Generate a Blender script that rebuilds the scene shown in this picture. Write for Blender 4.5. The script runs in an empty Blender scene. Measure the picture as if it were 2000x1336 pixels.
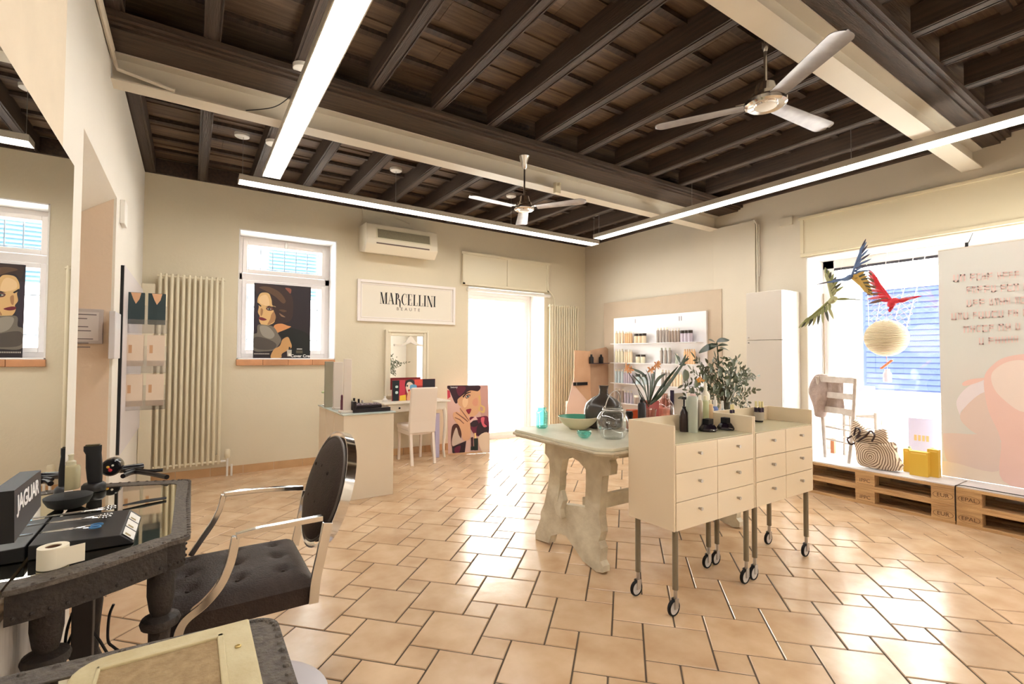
import bpy, bmesh, math, random
from mathutils import Vector, Matrix
random.seed(7)
PI = math.pi
sc = bpy.context.scene
COL = sc.collection

# ------------------------------------------------------------------ camera
F_PX = 945.68
YAW, PIT, ROLL = math.radians(33.584), math.radians(1.584), math.radians(0.322)
CH = 1.28
FW = Vector((math.sin(YAW)*math.cos(PIT), math.cos(YAW)*math.cos(PIT), math.sin(PIT)))
_r = Vector((math.cos(YAW), -math.sin(YAW), 0)); _u = _r.cross(FW)
RT = math.cos(ROLL)*_r + math.sin(ROLL)*_u
UP = -math.sin(ROLL)*_r + math.cos(ROLL)*_u
cam_d = bpy.data.cameras.new('camera'); cam = bpy.data.objects.new('camera', cam_d); COL.objects.link(cam)
cam_d.sensor_width = 36.0; cam_d.lens = 36.0*F_PX/2000.0; cam_d.clip_start = 0.02; cam_d.clip_end = 200
m = Matrix((RT, UP, -FW)).transposed().to_4x4(); m.translation = Vector((0, 0, CH)); cam.matrix_world = m
sc.camera = cam

# measuring aids: where the sight line of a picture point meets a wall, floor or shelf plane
CAMP = Vector((0, 0, CH))
def ray(px, py): return (px-1000)/F_PX*RT - (py-668)/F_PX*UP + FW
def Pz(px, py, z): d = ray(px, py); return CAMP + d*((z-CH)/d.z)
def Py(px, py, y): d = ray(px, py); return CAMP + d*(y/d.y)
def Px(px, py, x): d = ray(px, py); return CAMP + d*(x/d.x)

# ------------------------------------------------------------------ colour management
sc.view_settings.view_transform = 'Standard'; sc.view_settings.look = 'None'
sc.view_settings.gamma = 1.0; sc.view_settings.use_curve_mapping = False
sc.view_settings.exposure = 1.38

# ------------------------------------------------------------------ sky and sun
w = bpy.data.worlds.new('world'); sc.world = w; w.use_nodes = True
nt = w.node_tree; nt.nodes.clear()
bg = nt.nodes.new('ShaderNodeBackground'); out = nt.nodes.new('ShaderNodeOutputWorld')
bg.inputs[0].default_value = (0.86, 0.93, 1.0, 1); bg.inputs[1].default_value = 7.5
nt.links.new(bg.outputs[0], out.inputs[0])
LAMP = 7.6       # strength of the fluorescent diffusers
SUNE = 10.0
sd = bpy.data.lights.new('sun', 'SUN'); sd.energy = SUNE; sd.angle = math.radians(0.6); sd.color = (1, 0.96, 0.9)
so = bpy.data.objects.new('sun', sd); COL.objects.link(so)
so.rotation_euler = (math.radians(44), 0, math.radians(-42))

# ------------------------------------------------------------------ materials
def lin(c):
    c = c/255.0
    return c/12.92 if c <= 0.04045 else ((c+0.055)/1.055)**2.4
def rgb(r, g, b): return (lin(r), lin(g), lin(b), 1)
MATS = {}
def mat(name, c, rough=0.5, metal=0.0, var=0.0, scale=8.0, bump=0.0, bscale=60.0, spec=0.5, trans=0.0, ior=1.45, coat=0.0, c2=None, island=0.0, stretch=None, emis=0.0, sheen=0.0):
    if name in MATS: return MATS[name]
    m = bpy.data.materials.new(name); m.use_nodes = True; MATS[name] = m
    n = m.node_tree.nodes; l = m.node_tree.links; b = n['Principled BSDF']
    b.inputs['Base Color'].default_value = c
    b.inputs['Roughness'].default_value = rough; b.inputs['Metallic'].default_value = metal
    b.inputs['Specular IOR Level'].default_value = spec; b.inputs['IOR'].default_value = ior
    b.inputs['Transmission Weight'].default_value = trans; b.inputs['Coat Weight'].default_value = coat
    if sheen: b.inputs['Sheen Weight'].default_value = sheen
    if emis:
        b.inputs['Emission Color'].default_value = c; b.inputs['Emission Strength'].default_value = emis
    tc = n.new('ShaderNodeTexCoord'); mp = n.new('ShaderNodeMapping'); l.new(tc.outputs['Object'], mp.inputs[0])
    if stretch: mp.inputs['Scale'].default_value = stretch
    if var or c2:
        nz = n.new('ShaderNodeTexNoise'); nz.inputs['Scale'].default_value = scale; nz.inputs['Detail'].default_value = 5
        l.new(mp.outputs[0], nz.inputs['Vector'])
        mix = n.new('ShaderNodeMix'); mix.data_type = 'RGBA'
        rmp = n.new('ShaderNodeMapRange'); rmp.inputs[1].default_value = 0.3; rmp.inputs[2].default_value = 0.7
        l.new(nz.outputs['Fac'], rmp.inputs[0]); l.new(rmp.outputs[0], mix.inputs['Factor'])
        a = c if c2 is not None else tuple(x*(1-var) for x in c[:3])+(1,)
        z = c2 if c2 is not None else tuple(min(1, x*(1+var)) for x in c[:3])+(1,)
        mix.inputs['A'].default_value = a; mix.inputs['B'].default_value = z
        res = mix.outputs['Result']
        if island:
            gi = n.new('ShaderNodeNewGeometry'); hs = n.new('ShaderNodeHueSaturation')
            mr = n.new('ShaderNodeMapRange'); mr.inputs[3].default_value = 1-island; mr.inputs[4].default_value = 1+island
            l.new(gi.outputs['Random Per Island'], mr.inputs[0]); l.new(mr.outputs[0], hs.inputs['Value'])
            l.new(res, hs.inputs['Color']); res = hs.outputs[0]
        l.new(res, b.inputs['Base Color'])
    if bump:
        nb = n.new('ShaderNodeTexNoise'); nb.inputs['Scale'].default_value = bscale; nb.inputs['Detail'].default_value = 4
        bp = n.new('ShaderNodeBump'); bp.inputs['Strength'].default_value = bump; bp.inputs['Distance'].default_value = 0.01
        l.new(mp.outputs[0], nb.inputs['Vector']); l.new(nb.outputs['Fac'], bp.inputs['Height']); l.new(bp.outputs[0], b.inputs['Normal'])
    return m
def emit(name, c, s):
    if name in MATS: return MATS[name]
    m = bpy.data.materials.new(name); m.use_nodes = True; MATS[name] = m
    b = m.node_tree.nodes['Principled BSDF']; b.inputs['Base Color'].default_value = c
    b.inputs['Emission Color'].default_value = c; b.inputs['Emission Strength'].default_value = s
    return m
def glass(name, tint, refl=0.08, rough=0.02):   # thin sheet or thin walled vessel
    if name in MATS: return MATS[name]
    m = bpy.data.materials.new(name); m.use_nodes = True; MATS[name] = m
    n = m.node_tree.nodes; l = m.node_tree.links; n.clear()
    o = n.new('ShaderNodeOutputMaterial'); t = n.new('ShaderNodeBsdfTransparent'); g = n.new('ShaderNodeBsdfGlossy')
    t.inputs[0].default_value = tint; g.inputs['Roughness'].default_value = rough
    lw = n.new('ShaderNodeLayerWeight'); lw.inputs['Blend'].default_value = 0.35
    mr = n.new('ShaderNodeMapRange'); mr.inputs[3].default_value = refl; mr.inputs[4].default_value = min(1, refl+0.5)
    mx = n.new('ShaderNodeMixShader'); l.new(lw.outputs['Facing'], mr.inputs[0]); l.new(mr.outputs[0], mx.inputs[0])
    l.new(t.outputs[0], mx.inputs[1]); l.new(g.outputs[0], mx.inputs[2]); l.new(mx.outputs[0], o.inputs[0])
    return m

WALL = mat('beige_plaster', rgb(226, 215, 190), 0.75, var=0.03, scale=1.5, bump=0.10, bscale=40)
WALLR = mat('right_plaster', rgb(214, 204, 186), 0.75, var=0.03, scale=1.5, bump=0.10, bscale=40)
WALLL = mat('white_plaster', rgb(230, 224, 213), 0.75, var=0.02, scale=2, bump=0.15, bscale=30)
JAMB = mat('jamb_plaster', rgb(222, 200, 176), 0.75, var=0.03, scale=2, bump=0.15, bscale=30)
WHITE = mat('white_paint', rgb(240, 236, 228), 0.45)
REVEAL = mat('reveal_paint', rgb(243, 240, 236), 0.6)
FRAMEP = mat('frame_paint', rgb(236, 228, 224), 0.4)
CREAM = mat('cream_enamel', rgb(230, 220, 192), 0.35)
TILE = mat('terracotta_tile', rgb(200, 165, 128), 0.2, c2=rgb(222, 192, 158), scale=5.0, island=0.07, bump=0.12, bscale=14, spec=0.55)
GROUT = mat('grout', rgb(92, 78, 62), 0.9, var=0.1)
WOOD = mat('dark_timber', rgb(54, 43, 38), 0.6, c2=rgb(84, 68, 56), scale=3.0, bump=0.5, bscale=18, stretch=(14, 1.0, 14))
BOARD = mat('ceiling_board', rgb(84, 68, 56), 0.65, c2=rgb(124, 102, 82), scale=3.5, bump=0.5, bscale=14, stretch=(0.7, 12, 12), island=0.22)
STEEL = mat('painted_steel', rgb(212, 202, 184), 0.5, var=0.03, scale=3)
ALU = mat('lamp_housing', rgb(206, 198, 184), 0.35, metal=0.3)
DIFF = emit('lamp_diffuser', (1.0, 0.96, 0.91, 1), LAMP)
UPL = emit('lamp_uplight', (1.0, 0.93, 0.82, 1), 2.2)
CHROME = mat('chrome', (0.75, 0.74, 0.72, 1), 0.12, metal=1.0)
BRUSH = mat('brushed_metal', (0.50, 0.47, 0.44, 1), 0.36, metal=1.0)
BLACK = mat('black_plastic', rgb(22, 20, 22), 0.35)
BLACKM = mat('matte_black', rgb(20, 19, 20), 0.7)
LEATH = mat('charcoal_leather', rgb(54, 42, 36), 0.55, var=0.2, scale=40, bump=0.3, bscale=160, spec=0.3)
STUD = mat('aged_iron_leather', rgb(70, 62, 55), 0.55, c2=rgb(104, 94, 83), scale=60, bump=0.6, bscale=120)
STUDD = mat('aged_iron_dark', rgb(38, 31, 28), 0.6, c2=rgb(54, 45, 38), scale=30, bump=0.4, bscale=100)
TROL = mat('trolley_lacquer', rgb(230, 212, 184), 0.28)
LEGG = mat('olive_grey_metal', rgb(130, 120, 100), 0.4, metal=0.2)
PAINTW = mat('distressed_white', rgb(196, 184, 160), 0.7, c2=rgb(226, 218, 196), scale=9, bump=0.5, bscale=22)
TABTOP = mat('distressed_top', rgb(214, 208, 184), 0.45, c2=rgb(232, 228, 206), scale=6, bump=0.15, bscale=30)
PALLET = mat('pallet_wood', rgb(176, 136, 92), 0.75, c2=rgb(206, 168, 120), scale=4, bump=0.4, bscale=20, stretch=(10, 0.8, 10), island=0.1)
DECK = mat('grey_white_deck', rgb(214, 208, 208), 0.55, c2=rgb(228, 222, 220), scale=8)
GREYP = mat('taupe_panel', rgb(196, 178, 156), 0.7, var=0.02)
SHELFB = mat('shelf_board_white', rgb(244, 242, 244), 0.3)
GLASSP = glass('window_glass', (0.97, 0.98, 0.98, 1), 0.03)
GLASSC = glass('clear_glass', (0.93, 0.96, 0.96, 1), 0.10)
GLASST = glass('turquoise_glass', (0.36, 0.88, 0.84, 1), 0.14)
GLASSPK = glass('rose_glass', (0.78, 0.48, 0.42, 1), 0.16)
ACRY = glass('acrylic', (0.95, 0.95, 0.96, 1), 0.10, 0.08)
MIRR = mat('mirror_silver', (0.90, 0.91, 0.90, 1), 0.0, metal=1.0)
TXT = mat('ink_black', rgb(30, 26, 24), 0.6)

# ------------------------------------------------------------------ mesh builder
class MB:
    def __init__(s, world=True): s.bm = bmesh.new(); s.mi = 0; s.mats = []; s.world = world
    def m(s, material):
        if material not in s.mats: s.mats.append(material)
        s.mi = s.mats.index(material); return s
    def _f(s, vs):
        try:
            f = s.bm.faces.new(vs); f.material_index = s.mi; return f
        except ValueError: return None
    def box(s, x0, x1, y0, y1, z0, z1, M=None):
        P = [Vector((x, y, z)) for z in (z0, z1) for y in (y0, y1) for x in (x0, x1)]
        if M is not None: P = [M @ p for p in P]
        v = [s.bm.verts.new(p) for p in P]
        for a in ((0,2,3,1),(4,5,7,6),(0,1,5,4),(2,6,7,3),(0,4,6,2),(1,3,7,5)): s._f([v[i] for i in a])
        return s
    def prism(s, pts, axis, d0, d1, M=None):
        def mk(a, b, d):
            p = {'x': (d, a, b), 'y': (a, d, b), 'z': (a, b, d)}[axis]; p = Vector(p)
            return M @ p if M is not None else p
        A = [s.bm.verts.new(mk(a, b, d0)) for a, b in pts]; B = [s.bm.verts.new(mk(a, b, d1)) for a, b in pts]
        s._f(A); s._f(list(reversed(B))); n = len(pts)
        for i in range(n): s._f([A[i], B[i], B[(i+1) % n], A[(i+1) % n]])
        return s
    def face(s, pts):
        s._f([s.bm.verts.new(Vector(p)) for p in pts]); return s
    def grid(s, rows, closed=False, flip=False):
        V = [[s.bm.verts.new(Vector(p)) for p in r] for r in rows]; n = len(V[0])
        for i in range(len(V)-1):
            for j in range(n if closed else n-1):
                q = [V[i][j], V[i][(j+1) % n], V[i+1][(j+1) % n], V[i+1][j]]
                s._f(q[::-1] if flip else q)
        return V
    def tube(s, pts, r, seg=10, cap=True, sq=None):
        pts = [Vector(p) for p in pts]; n = len(pts)
        rs = r if isinstance(r, (list, tuple)) else [r]*n
        ref = None; rows = []
        for i, p in enumerate(pts):
            t = (pts[min(i+1, n-1)]-pts[max(i-1, 0)]).normalized()
            if ref is None:
                ref = Vector((0, 0, 1)) if abs(t.z) < 0.9 else Vector((1, 0, 0))
            a = t.cross(ref)
            if a.length < 1e-5: a = t.orthogonal()
            a.normalize(); b = a.cross(t).normalized(); ref = b
            if sq:
                rows.append([p+a*sx*sq[0]+b*sy*sq[1] for sx, sy in ((-1,-1),(1,-1),(1,1),(-1,1))])
            else:
                rows.append([p+(a*math.cos(k*2*PI/seg)+b*math.sin(k*2*PI/seg))*rs[i] for k in range(seg)])
        V = s.grid(rows, closed=True)
        if cap: s._f(V[0][::-1]); s._f(V[-1])
        return s
    def lathe(s, prof, c=(0, 0, 0), seg=24, M=None, cap=True):
        c = Vector(c); rows = []
        for r, z in prof:
            row = []
            for k in range(seg):
                p = Vector((max(r, 1e-4)*math.cos(2*PI*k/seg), max(r, 1e-4)*math.sin(2*PI*k/seg), z))
                if M is not None: p = M @ p
                row.append(p+c)
            rows.append(row)
        V = s.grid(rows, closed=True)
        if cap: s._f(V[0][::-1]); s._f(V[-1])
        return s
    def ball(s, c, r, sx=1, sy=1, sz=1, seg=12, rings=7, M=None):
        prof = [(math.sin(PI*i/rings), -math.cos(PI*i/rings)) for i in range(rings+1)]
        S = Matrix.Diagonal((r*sx, r*sy, r*sz)).to_4x4()
        if M is not None: S = M @ S
        return s.lathe(prof, c, seg, S, cap=False)
    def build(s, name, material=None, parent=None, smooth=True, bevel=0.0, sub=0, ang=40, seg=2):
        off = Vector((0, 0, 0))
        if material is not None: s.mats = [material]; [setattr(f, 'material_index', 0) for f in s.bm.faces]
        bmesh.ops.recalc_face_normals(s.bm, faces=s.bm.faces[:]) if True else None
        me = bpy.data.meshes.new(name)
        if s.world:
            if parent is not None:
                p = parent
                while p: off += p.location; p = p.parent
            else:
                vs = [v.co for v in s.bm.verts]
                if vs: off = Vector(((min(v.x for v in vs)+max(v.x for v in vs))/2, (min(v.y for v in vs)+max(v.y for v in vs))/2, min(v.z for v in vs)))
            bmesh.ops.translate(s.bm, verts=s.bm.verts[:], vec=-off)
        for f in s.bm.faces: f.smooth = smooth
        s.bm.to_mesh(me); s.bm.free()
        for mm in s.mats: me.materials.append(mm)
        o = bpy.data.objects.new(name, me); COL.objects.link(o)
        if parent is not None: o.parent = parent
        elif s.world: o.location = off
        if smooth: 
            for e in me.edges: pass
            me.set_sharp_from_angle(angle=math.radians(ang))
        if bevel:
            b = o.modifiers.new('bevel', 'BEVEL'); b.width = bevel; b.segments = seg; b.limit_method = 'ANGLE'; b.angle_limit = math.radians(40)
        if sub:
            q = o.modifiers.new('sub', 'SUBSURF'); q.levels = sub; q.render_levels = sub
        return o
def tag(o, label=None, cat=None, group=None, kind=None):
    if label: o['label'] = label
    if cat: o['category'] = cat
    if group: o['group'] = group
    if kind: o['kind'] = kind
    return o
def thing(name, loc, label, cat, rz=0.0, group=None):
    o = bpy.data.objects.new(name, None); o.empty_display_size = 0.05; COL.objects.link(o)
    o.location = loc; o.rotation_euler = (0, 0, rz); return tag(o, label, cat, group)
def dup(root, loc=None, rz=None, label=None, scale=None, group=None):
    def cp(o, par):
        c = o.copy(); COL.objects.link(c); c.parent = par
        for ch in o.children: cp(ch, c)
        return c
    r = cp(root, None)
    if loc is not None: r.location = loc
    if rz is not None: r.rotation_euler = (0, 0, rz)
    if scale is not None: r.scale = scale
    if label: r['label'] = label
    if group: r['group'] = group
    return r
def structure(o): o['kind'] = 'structure'; return o
def catmull(pts, n=6, closed=True):
    out = []; N = len(pts)
    for i in range(N if closed else N-1):
        p = [pts[(i+k-1) % N] if closed else pts[min(max(i+k-1, 0), N-1)] for k in range(4)]
        for j in range(n):
            t = j/n
            out.append(tuple(0.5*((2*p[1][d])+(-p[0][d]+p[2][d])*t+(2*p[0][d]-5*p[1][d]+4*p[2][d]-p[3][d])*t*t+(-p[0][d]+3*p[1][d]-3*p[2][d]+p[3][d])*t**3) for d in range(len(pts[0]))))
    if not closed: out.append(tuple(pts[-1]))
    return out
def text_mesh(body, size, M, material, name, parent, ext=0.0008, shear=0.0, bold=0.0, space=1.0):
    c = bpy.data.curves.new(name, 'FONT'); c.body = body; c.size = size; c.align_x = 'CENTER'; c.align_y = 'CENTER'
    c.extrude = ext; c.shear = shear; c.offset = bold; c.space_character = space
    o = bpy.data.objects.new(name, c); COL.objects.link(o)
    dg = bpy.context.evaluated_depsgraph_get(); me = bpy.data.meshes.new_from_object(o.evaluated_get(dg))
    bpy.data.objects.remove(o); me.transform(M); me.materials.clear(); me.materials.append(material)
    t = bpy.data.objects.new(name, me); COL.objects.link(t); t.parent = parent; return t
# text facing -y (reads along +x) / facing -x (reads along -y)
TY = Matrix.Rotation(PI/2, 4, 'X')
TX = Matrix.Rotation(-PI/2, 4, 'Z') @ Matrix.Rotation(PI/2, 4, 'X')

BY, RX, LX = 5.98, 5.417, -0.41        # back, right and left wall planes
CZ = 3.30                               # top of the shell
FY = -2.0

# ================================================================== SHELL
# floor: pinwheel of two tile sizes
L_, S_ = 0.290, 0.1415
e1 = Vector((0.686, -0.728, 0)).normalized(); e2 = Vector((0.728, 0.686, 0)).normalized()
A0 = Vector((1.321, 1.531, 0))
fl = MB(); fl.m(GROUT).face([(-1.3, FY-0.3, -0.004), (5.95, FY-0.3, -0.004), (5.95, BY+0.5, -0.004), (-1.3, BY+0.5, -0.004)])
fl.m(TILE)
def tile(o, sz):
    g = 0.0035
    q = [(g, g), (sz-g, g), (sz-g, sz-g), (g, sz-g)]; b = 0.003
    qi = [(g+b, g+b), (sz-g-b, g+b), (sz-g-b, sz-g-b), (g+b, sz-g-b)]
    lo = [fl.bm.verts.new(o+e1*a+e2*c+Vector((0, 0, -0.0035))) for a, c in q]
    hi = [fl.bm.verts.new(o+e1*a+e2*c) for a, c in qi]
    fl._f(hi)
    for i in range(4): fl._f([lo[i], lo[(i+1) % 4], hi[(i+1) % 4], hi[i]])
for i in range(-40, 41):
    for j in range(-40, 41):
        o = A0 + e1*(i*L_-j*S_) + e2*(i*S_+j*L_)
        if -1.25 < o.x+0.2 < 5.95 and FY-0.2 < o.y < BY+0.6:
            tile(o, L_); tile(o+e1*(L_-S_)+e2*L_, S_)
structure(fl.build('floor', smooth=False))

# back wall with window and door openings
WX0, WX1, WZ0, WZ1 = 0.415, 1.438, 1.22, 2.636
DX0, DX1, DZ1 = 3.225, 4.572, 2.25
T = 0.42
b = MB().m(WALL)
def bw(x0, x1, z0, z1): b.box(x0, x1, BY, BY+T, z0, z1)
bw(LX-0.6, WX0, 0, CZ); bw(WX0, WX1, 0, WZ0); bw(WX0, WX1, WZ1, CZ); bw(WX1, DX0, 0, CZ); bw(DX0, DX1, DZ1, CZ); bw(DX1, RX+0.4, 0, CZ)
structure(b.build('wall_back', smooth=False))
# painted reveals
b = MB().m(REVEAL)
t = 0.012
b.box(WX0, WX0+t, BY-0.004, BY+T, WZ0, WZ1).box(WX1-t, WX1, BY-0.004, BY+T, WZ0, WZ1).box(WX0, WX1, BY-0.004, BY+T, WZ1-t, WZ1).box(WX0, WX1, BY-0.004, BY+T, WZ0, WZ0+t)
structure(b.build('trim_1', smooth=False))
b = MB().m(REVEAL)
b.box(DX0, DX0+t, BY-0.004, BY+T, 0, DZ1).box(DX1-t, DX1, BY-0.004, BY+T, 0, DZ1).box(DX0, DX1, BY-0.004, BY+T, DZ1-t, DZ1)
structure(b.build('trim_2', smooth=False))
# right wall with the display window
RY0, RY1, RZ1 = -1.15, 2.53, 2.334
b = MB().m(WALLR)
b.box(RX, RX+0.40, RY1, BY+T, 0, CZ).box(RX, RX+0.40, RY0, RY1, RZ1, CZ).box(RX, RX+0.40, FY-0.2, RY0, 0, CZ)
structure(b.build('wall_right', smooth=False))
b = MB().m(REVEAL)
b.box(RX-0.002, RX+0.40, RY1-0.012, RY1, 0, RZ1).box(RX-0.002, RX+0.40, RY0, RY1, RZ1-0.012, RZ1).box(RX-0.002, RX+0.40, RY0, RY0+0.012, 0, RZ1)
structure(b.build('trim_3', smooth=False))
# chimney strip between back corner and cabinet
chy0, chy1 = Px(1475, 500, RX-0.03).y, Px(1393, 500, RX-0.03).y
b = MB().m(WALLR).box(RX-0.03, RX, chy0, chy1, 0, 2.86)
structure(b.build('trim_4', smooth=False, bevel=0.004))
# left wall with the doorway niche and the mirror pilaster
NY0, NY1, NZ = 2.80, 3.95, 2.27
b = MB().m(WALLL)
b.box(LX-0.6, LX, FY-0.2, NY0, 0, CZ).box(LX-0.6, LX, NY1, BY, 0, CZ)
b.prism([(LX, NZ), (LX, CZ), (LX-0.6, CZ), (LX-0.6, 1.85)], 'y', NY0, NY1)
structure(b.build('wall_left', smooth=False))
b = MB().m(JAMB).box(LX-0.55, LX-0.014, NY1-0.006, NY1, 0, 2.26)
b.box(LX-0.60, LX-0.55, NY0, NY1, 0, 2.0)
structure(b.build('trim_5', smooth=False))
b = MB().m(mat('pilaster_plaster', rgb(222, 206, 182), 0.8, var=0.05, scale=4, bump=0.3, bscale=25)).box(LX, -0.362, FY-0.2, 2.13, 0, CZ)
structure(b.build('trim_6', smooth=False, bevel=0.004))
b = MB().m(WALLL).box(LX-0.6, RX+0.4, FY-0.2, FY, 0, CZ)
structure(b.build('wall_front', smooth=False))
# skirting tiles on the back wall
b = MB().m(mat('skirting_tile', rgb(206, 166, 122), 0.4, var=0.08, scale=6, island=0.08))
x = -0.40
while x < DX0-0.02:
    x2 = min(x+0.30, DX0-0.01); b.box(x, x2-0.004, BY-0.010, BY, 0, 0.085); x = x2
structure(b.build('baseboard_back', smooth=False))
b = MB().m(MATS['skirting_tile'])
y = 2.99
while y < BY-0.02:
    y2 = min(y+0.30, BY-0.012); b.box(RX-0.010, RX, y, y2-0.004, 0, 0.085); y = y2
structure(b.build('baseboard_right', smooth=False))

# ceiling boards
b = MB().m(BOARD)
y = FY-0.1; k = 0
while y < BY+0.1:
    wd = random.uniform(0.16, 0.24); dz = 0.012 if k % 2 else 0.0
    x = LX-0.1+random.uniform(-0.4, 0)
    while x < RX+0.1:
        ln = random.choice((0.467*2, 0.467*3, 0.467*4))
        b.box(max(x, LX-0.1), min(x+ln-0.003, RX+0.1), y, y+wd+0.02, 3.232+dz, 3.252+dz); x += ln
    y += wd; k += 1
b.box(LX-0.1, RX+0.1, FY-0.1, BY+0.1, 3.27, 3.30)
structure(b.build('ceiling', smooth=False))
# dark cover strips under the boards
b = MB().m(WOOD)
for jx in range(-1, 12):
    y = FY+random.uniform(0, 0.3)
    while y < BY-0.2:
        xa, xb = max(LX+0.03, 0.07+0.467*jx+0.045), min(RX-0.06, 0.07+0.467*(jx+1)-0.045)
        if xb > xa: b.box(xa, xb, y, y+0.045, 3.205, 3.232)
        y += random.uniform(0.30, 0.42)
structure(b.build('trim_7', smooth=False))
# joists
BM = ((3.605, 3.23, 3.97), (1.215, 0.98, 1.44))     # beam centre line, timber from / to
JZ = 3.08
spans = ((BY, 3.97), (3.23, 1.44), (0.98, FY))
def joist(name='ceiling_joist'):
    m_ = MB(world=False); m_.m(WOOD)
    m_.prism([(-0.042, 0), (-0.042, 0.15), (0.042, 0.15), (0.042, 0), (0.034, 0), (0.034, 0.006), (0.024, 0.006), (0.024, 0), (-0.024, 0), (-0.024, 0.006), (-0.034, 0.006), (-0.034, 0)], 'y', -0.5, 0.5)
    return m_.build(name, smooth=False)
j0 = joist(); first = True
SP = ('in the bay beside the back wall', 'between the two white beams', 'on the camera side of the near beam')
ORD = ('first', 'second', 'third', 'fourth', 'fifth', 'sixth', 'seventh', 'eighth', 'ninth', 'tenth', 'eleventh', 'twelfth', 'thirteenth')
for si, (ya, yb) in enumerate(spans):
    for k in range(-1, 12):
        x = 0.07+0.467*k
        if x < LX+0.03 or x > RX-0.02: x = LX+0.045 if k < 0 else RX-0.045
        o = j0 if first else j0.copy()
        if not first: COL.objects.link(o)
        first = False
        o.location = (x, (ya+yb)/2, JZ); o.scale = (1, abs(ya-yb), 1)
        tag(o, ORD[k+1]+' dark joist from the left wall '+SP[si], 'joist', 'ceiling joists '+SP[si])
for i, (cy, ya, yb) in enumerate(BM):
    m_ = MB().m(mat('bearer_timber', rgb(54, 44, 38), 0.6, c2=rgb(86, 68, 54), scale=3, bump=0.5, bscale=18, stretch=(1, 14, 14)))
    m_.box(LX, RX, ya, yb, 3.045, JZ).box(LX, RX, ya+0.03, yb-0.03, 3.030, 3.045).box(LX, RX, ya+0.06, yb-0.06, 3.014, 3.03)
    tag(m_.build('timber_bearer', smooth=False), ('dark moulded timber bearer on top of the far white steel beam', 'dark moulded timber bearer on top of the near white steel beam')[i], 'beam')
for i, (cy, ya, yb) in enumerate(BM):
    m_ = MB().m(STEEL); h = 0.065
    m_.prism([(cy-h, 2.850), (cy+h, 2.850), (cy+h, 2.859), (cy+0.008, 2.863), (cy+0.004, 2.868), (cy+0.004, 3.0), (cy+h, 3.005), (cy+h, 3.013), (cy-h, 3.013), (cy-h, 3.005), (cy-0.004, 3.0), (cy-0.004, 2.868), (cy-0.008, 2.863), (cy-h, 2.859)], 'x', LX-0.05, RX+0.05)
    tag(m_.build('steel_beam', smooth=False), ('far white painted steel I beam across the room behind the small fan', 'near white painted steel I beam crossing above the larger fan')[i], 'beam')
# wall plate at back
m_ = MB().m(WOOD).box(LX, RX, BY-0.03, BY, JZ, 3.23)
structure(m_.build('trim_8', smooth=False))
m_ = MB().m(WOOD).box(RX-0.05, RX, FY, BY, JZ, 3.23).box(LX, LX+0.02, FY, BY, JZ, 3.23)
structure(m_.build('trim_9', smooth=False))

# ================================================================== WINDOWS AND DOOR
# window 1 (back wall)
fy = BY+0.30
wr = thing('window_1', ((WX0+WX1)/2, fy, WZ0), None, None); wr['kind'] = 'structure'
m_ = MB().m(FRAMEP)
x0, x1, z0, z1 = WX0+0.012, WX1-0.012, WZ0+0.012, WZ1-0.012
def frame(mb, x0, x1, z0, z1, w_, y0, y1):
    mb.box(x0, x0+w_, y0, y1, z0, z1).box(x1-w_, x1, y0, y1, z0, z1).box(x0+w_, x1-w_, y0, y1, z0, z0+w_).box(x0+w_, x1-w_, y0, y1, z1-w_, z1)
zt = Py(486, 541, fy).z
frame(m_, x0, x1, z0, z1, 0.05, fy, fy+0.07); m_.box(x0, x1, fy, fy+0.07, zt-0.035, zt+0.04)
m_.build('window_frame', parent=wr, smooth=False, bevel=0.004)
m_ = MB().m(FRAMEP); frame(m_, x0+0.05, x1-0.05, zt+0.045, z1-0.05, 0.045, fy-0.02, fy+0.04); m_.build('transom_sash', parent=wr, smooth=False, bevel=0.004)
m_ = MB().m(FRAMEP); frame(m_, x0+0.05, (x0+x1)/2, z0+0.05, zt-0.04, 0.045, fy-0.02, fy+0.04); frame(m_, (x0+x1)/2, x1-0.05, z0+0.05, zt-0.04, 0.045, fy-0.02, fy+0.04); m_.build('casement', parent=wr, smooth=False, bevel=0.004)
m_ = MB().m(GLASSP).box(x0+0.05, x1-0.05, fy+0.02, fy+0.024, z0+0.05, z1-0.05); m_.build('pane', parent=wr, smooth=False)
m_ = MB().m(BRUSH); m_.box((x0+x1)/2-0.015, (x0+x1)/2+0.015, fy-0.035, fy-0.02, z1-0.10, z1-0.02); m_.build('latch', parent=wr, smooth=False)
# iron grille outside
gm = mat('grille_iron', rgb(96, 104, 112), 0.6)
m_ = MB().m(gm)
for k in range(7):
    x = x0+0.05+(x1-x0-0.1)*(k+0.5)/7; m_.tube([(x, fy+0.10, WZ0+0.012), (x, fy+0.10, WZ1-0.012)], 0.006, 6)
for z in (1.45, 1.83, 2.28, 2.58): m_.tube([(WX0+0.012, fy+0.10, z), (WX1-0.012, fy+0.10, z)], 0.006, 6)
tag(m_.build('window_grille'), 'thin iron security grille outside the small back window', 'grille')
# terracotta sill
m_ = MB().m(mat('sill_tile', rgb(206, 150, 108), 0.45, var=0.1, scale=8, island=0.08))
x = WX0-0.005
for k in range(4): m_.box(x, x+0.253, BY-0.035, BY+0.02, 1.155, 1.219); x += 0.2565
tag(m_.build('window_sill', smooth=False, bevel=0.004), 'terracotta tile sill under the back window', 'sill')

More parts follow.
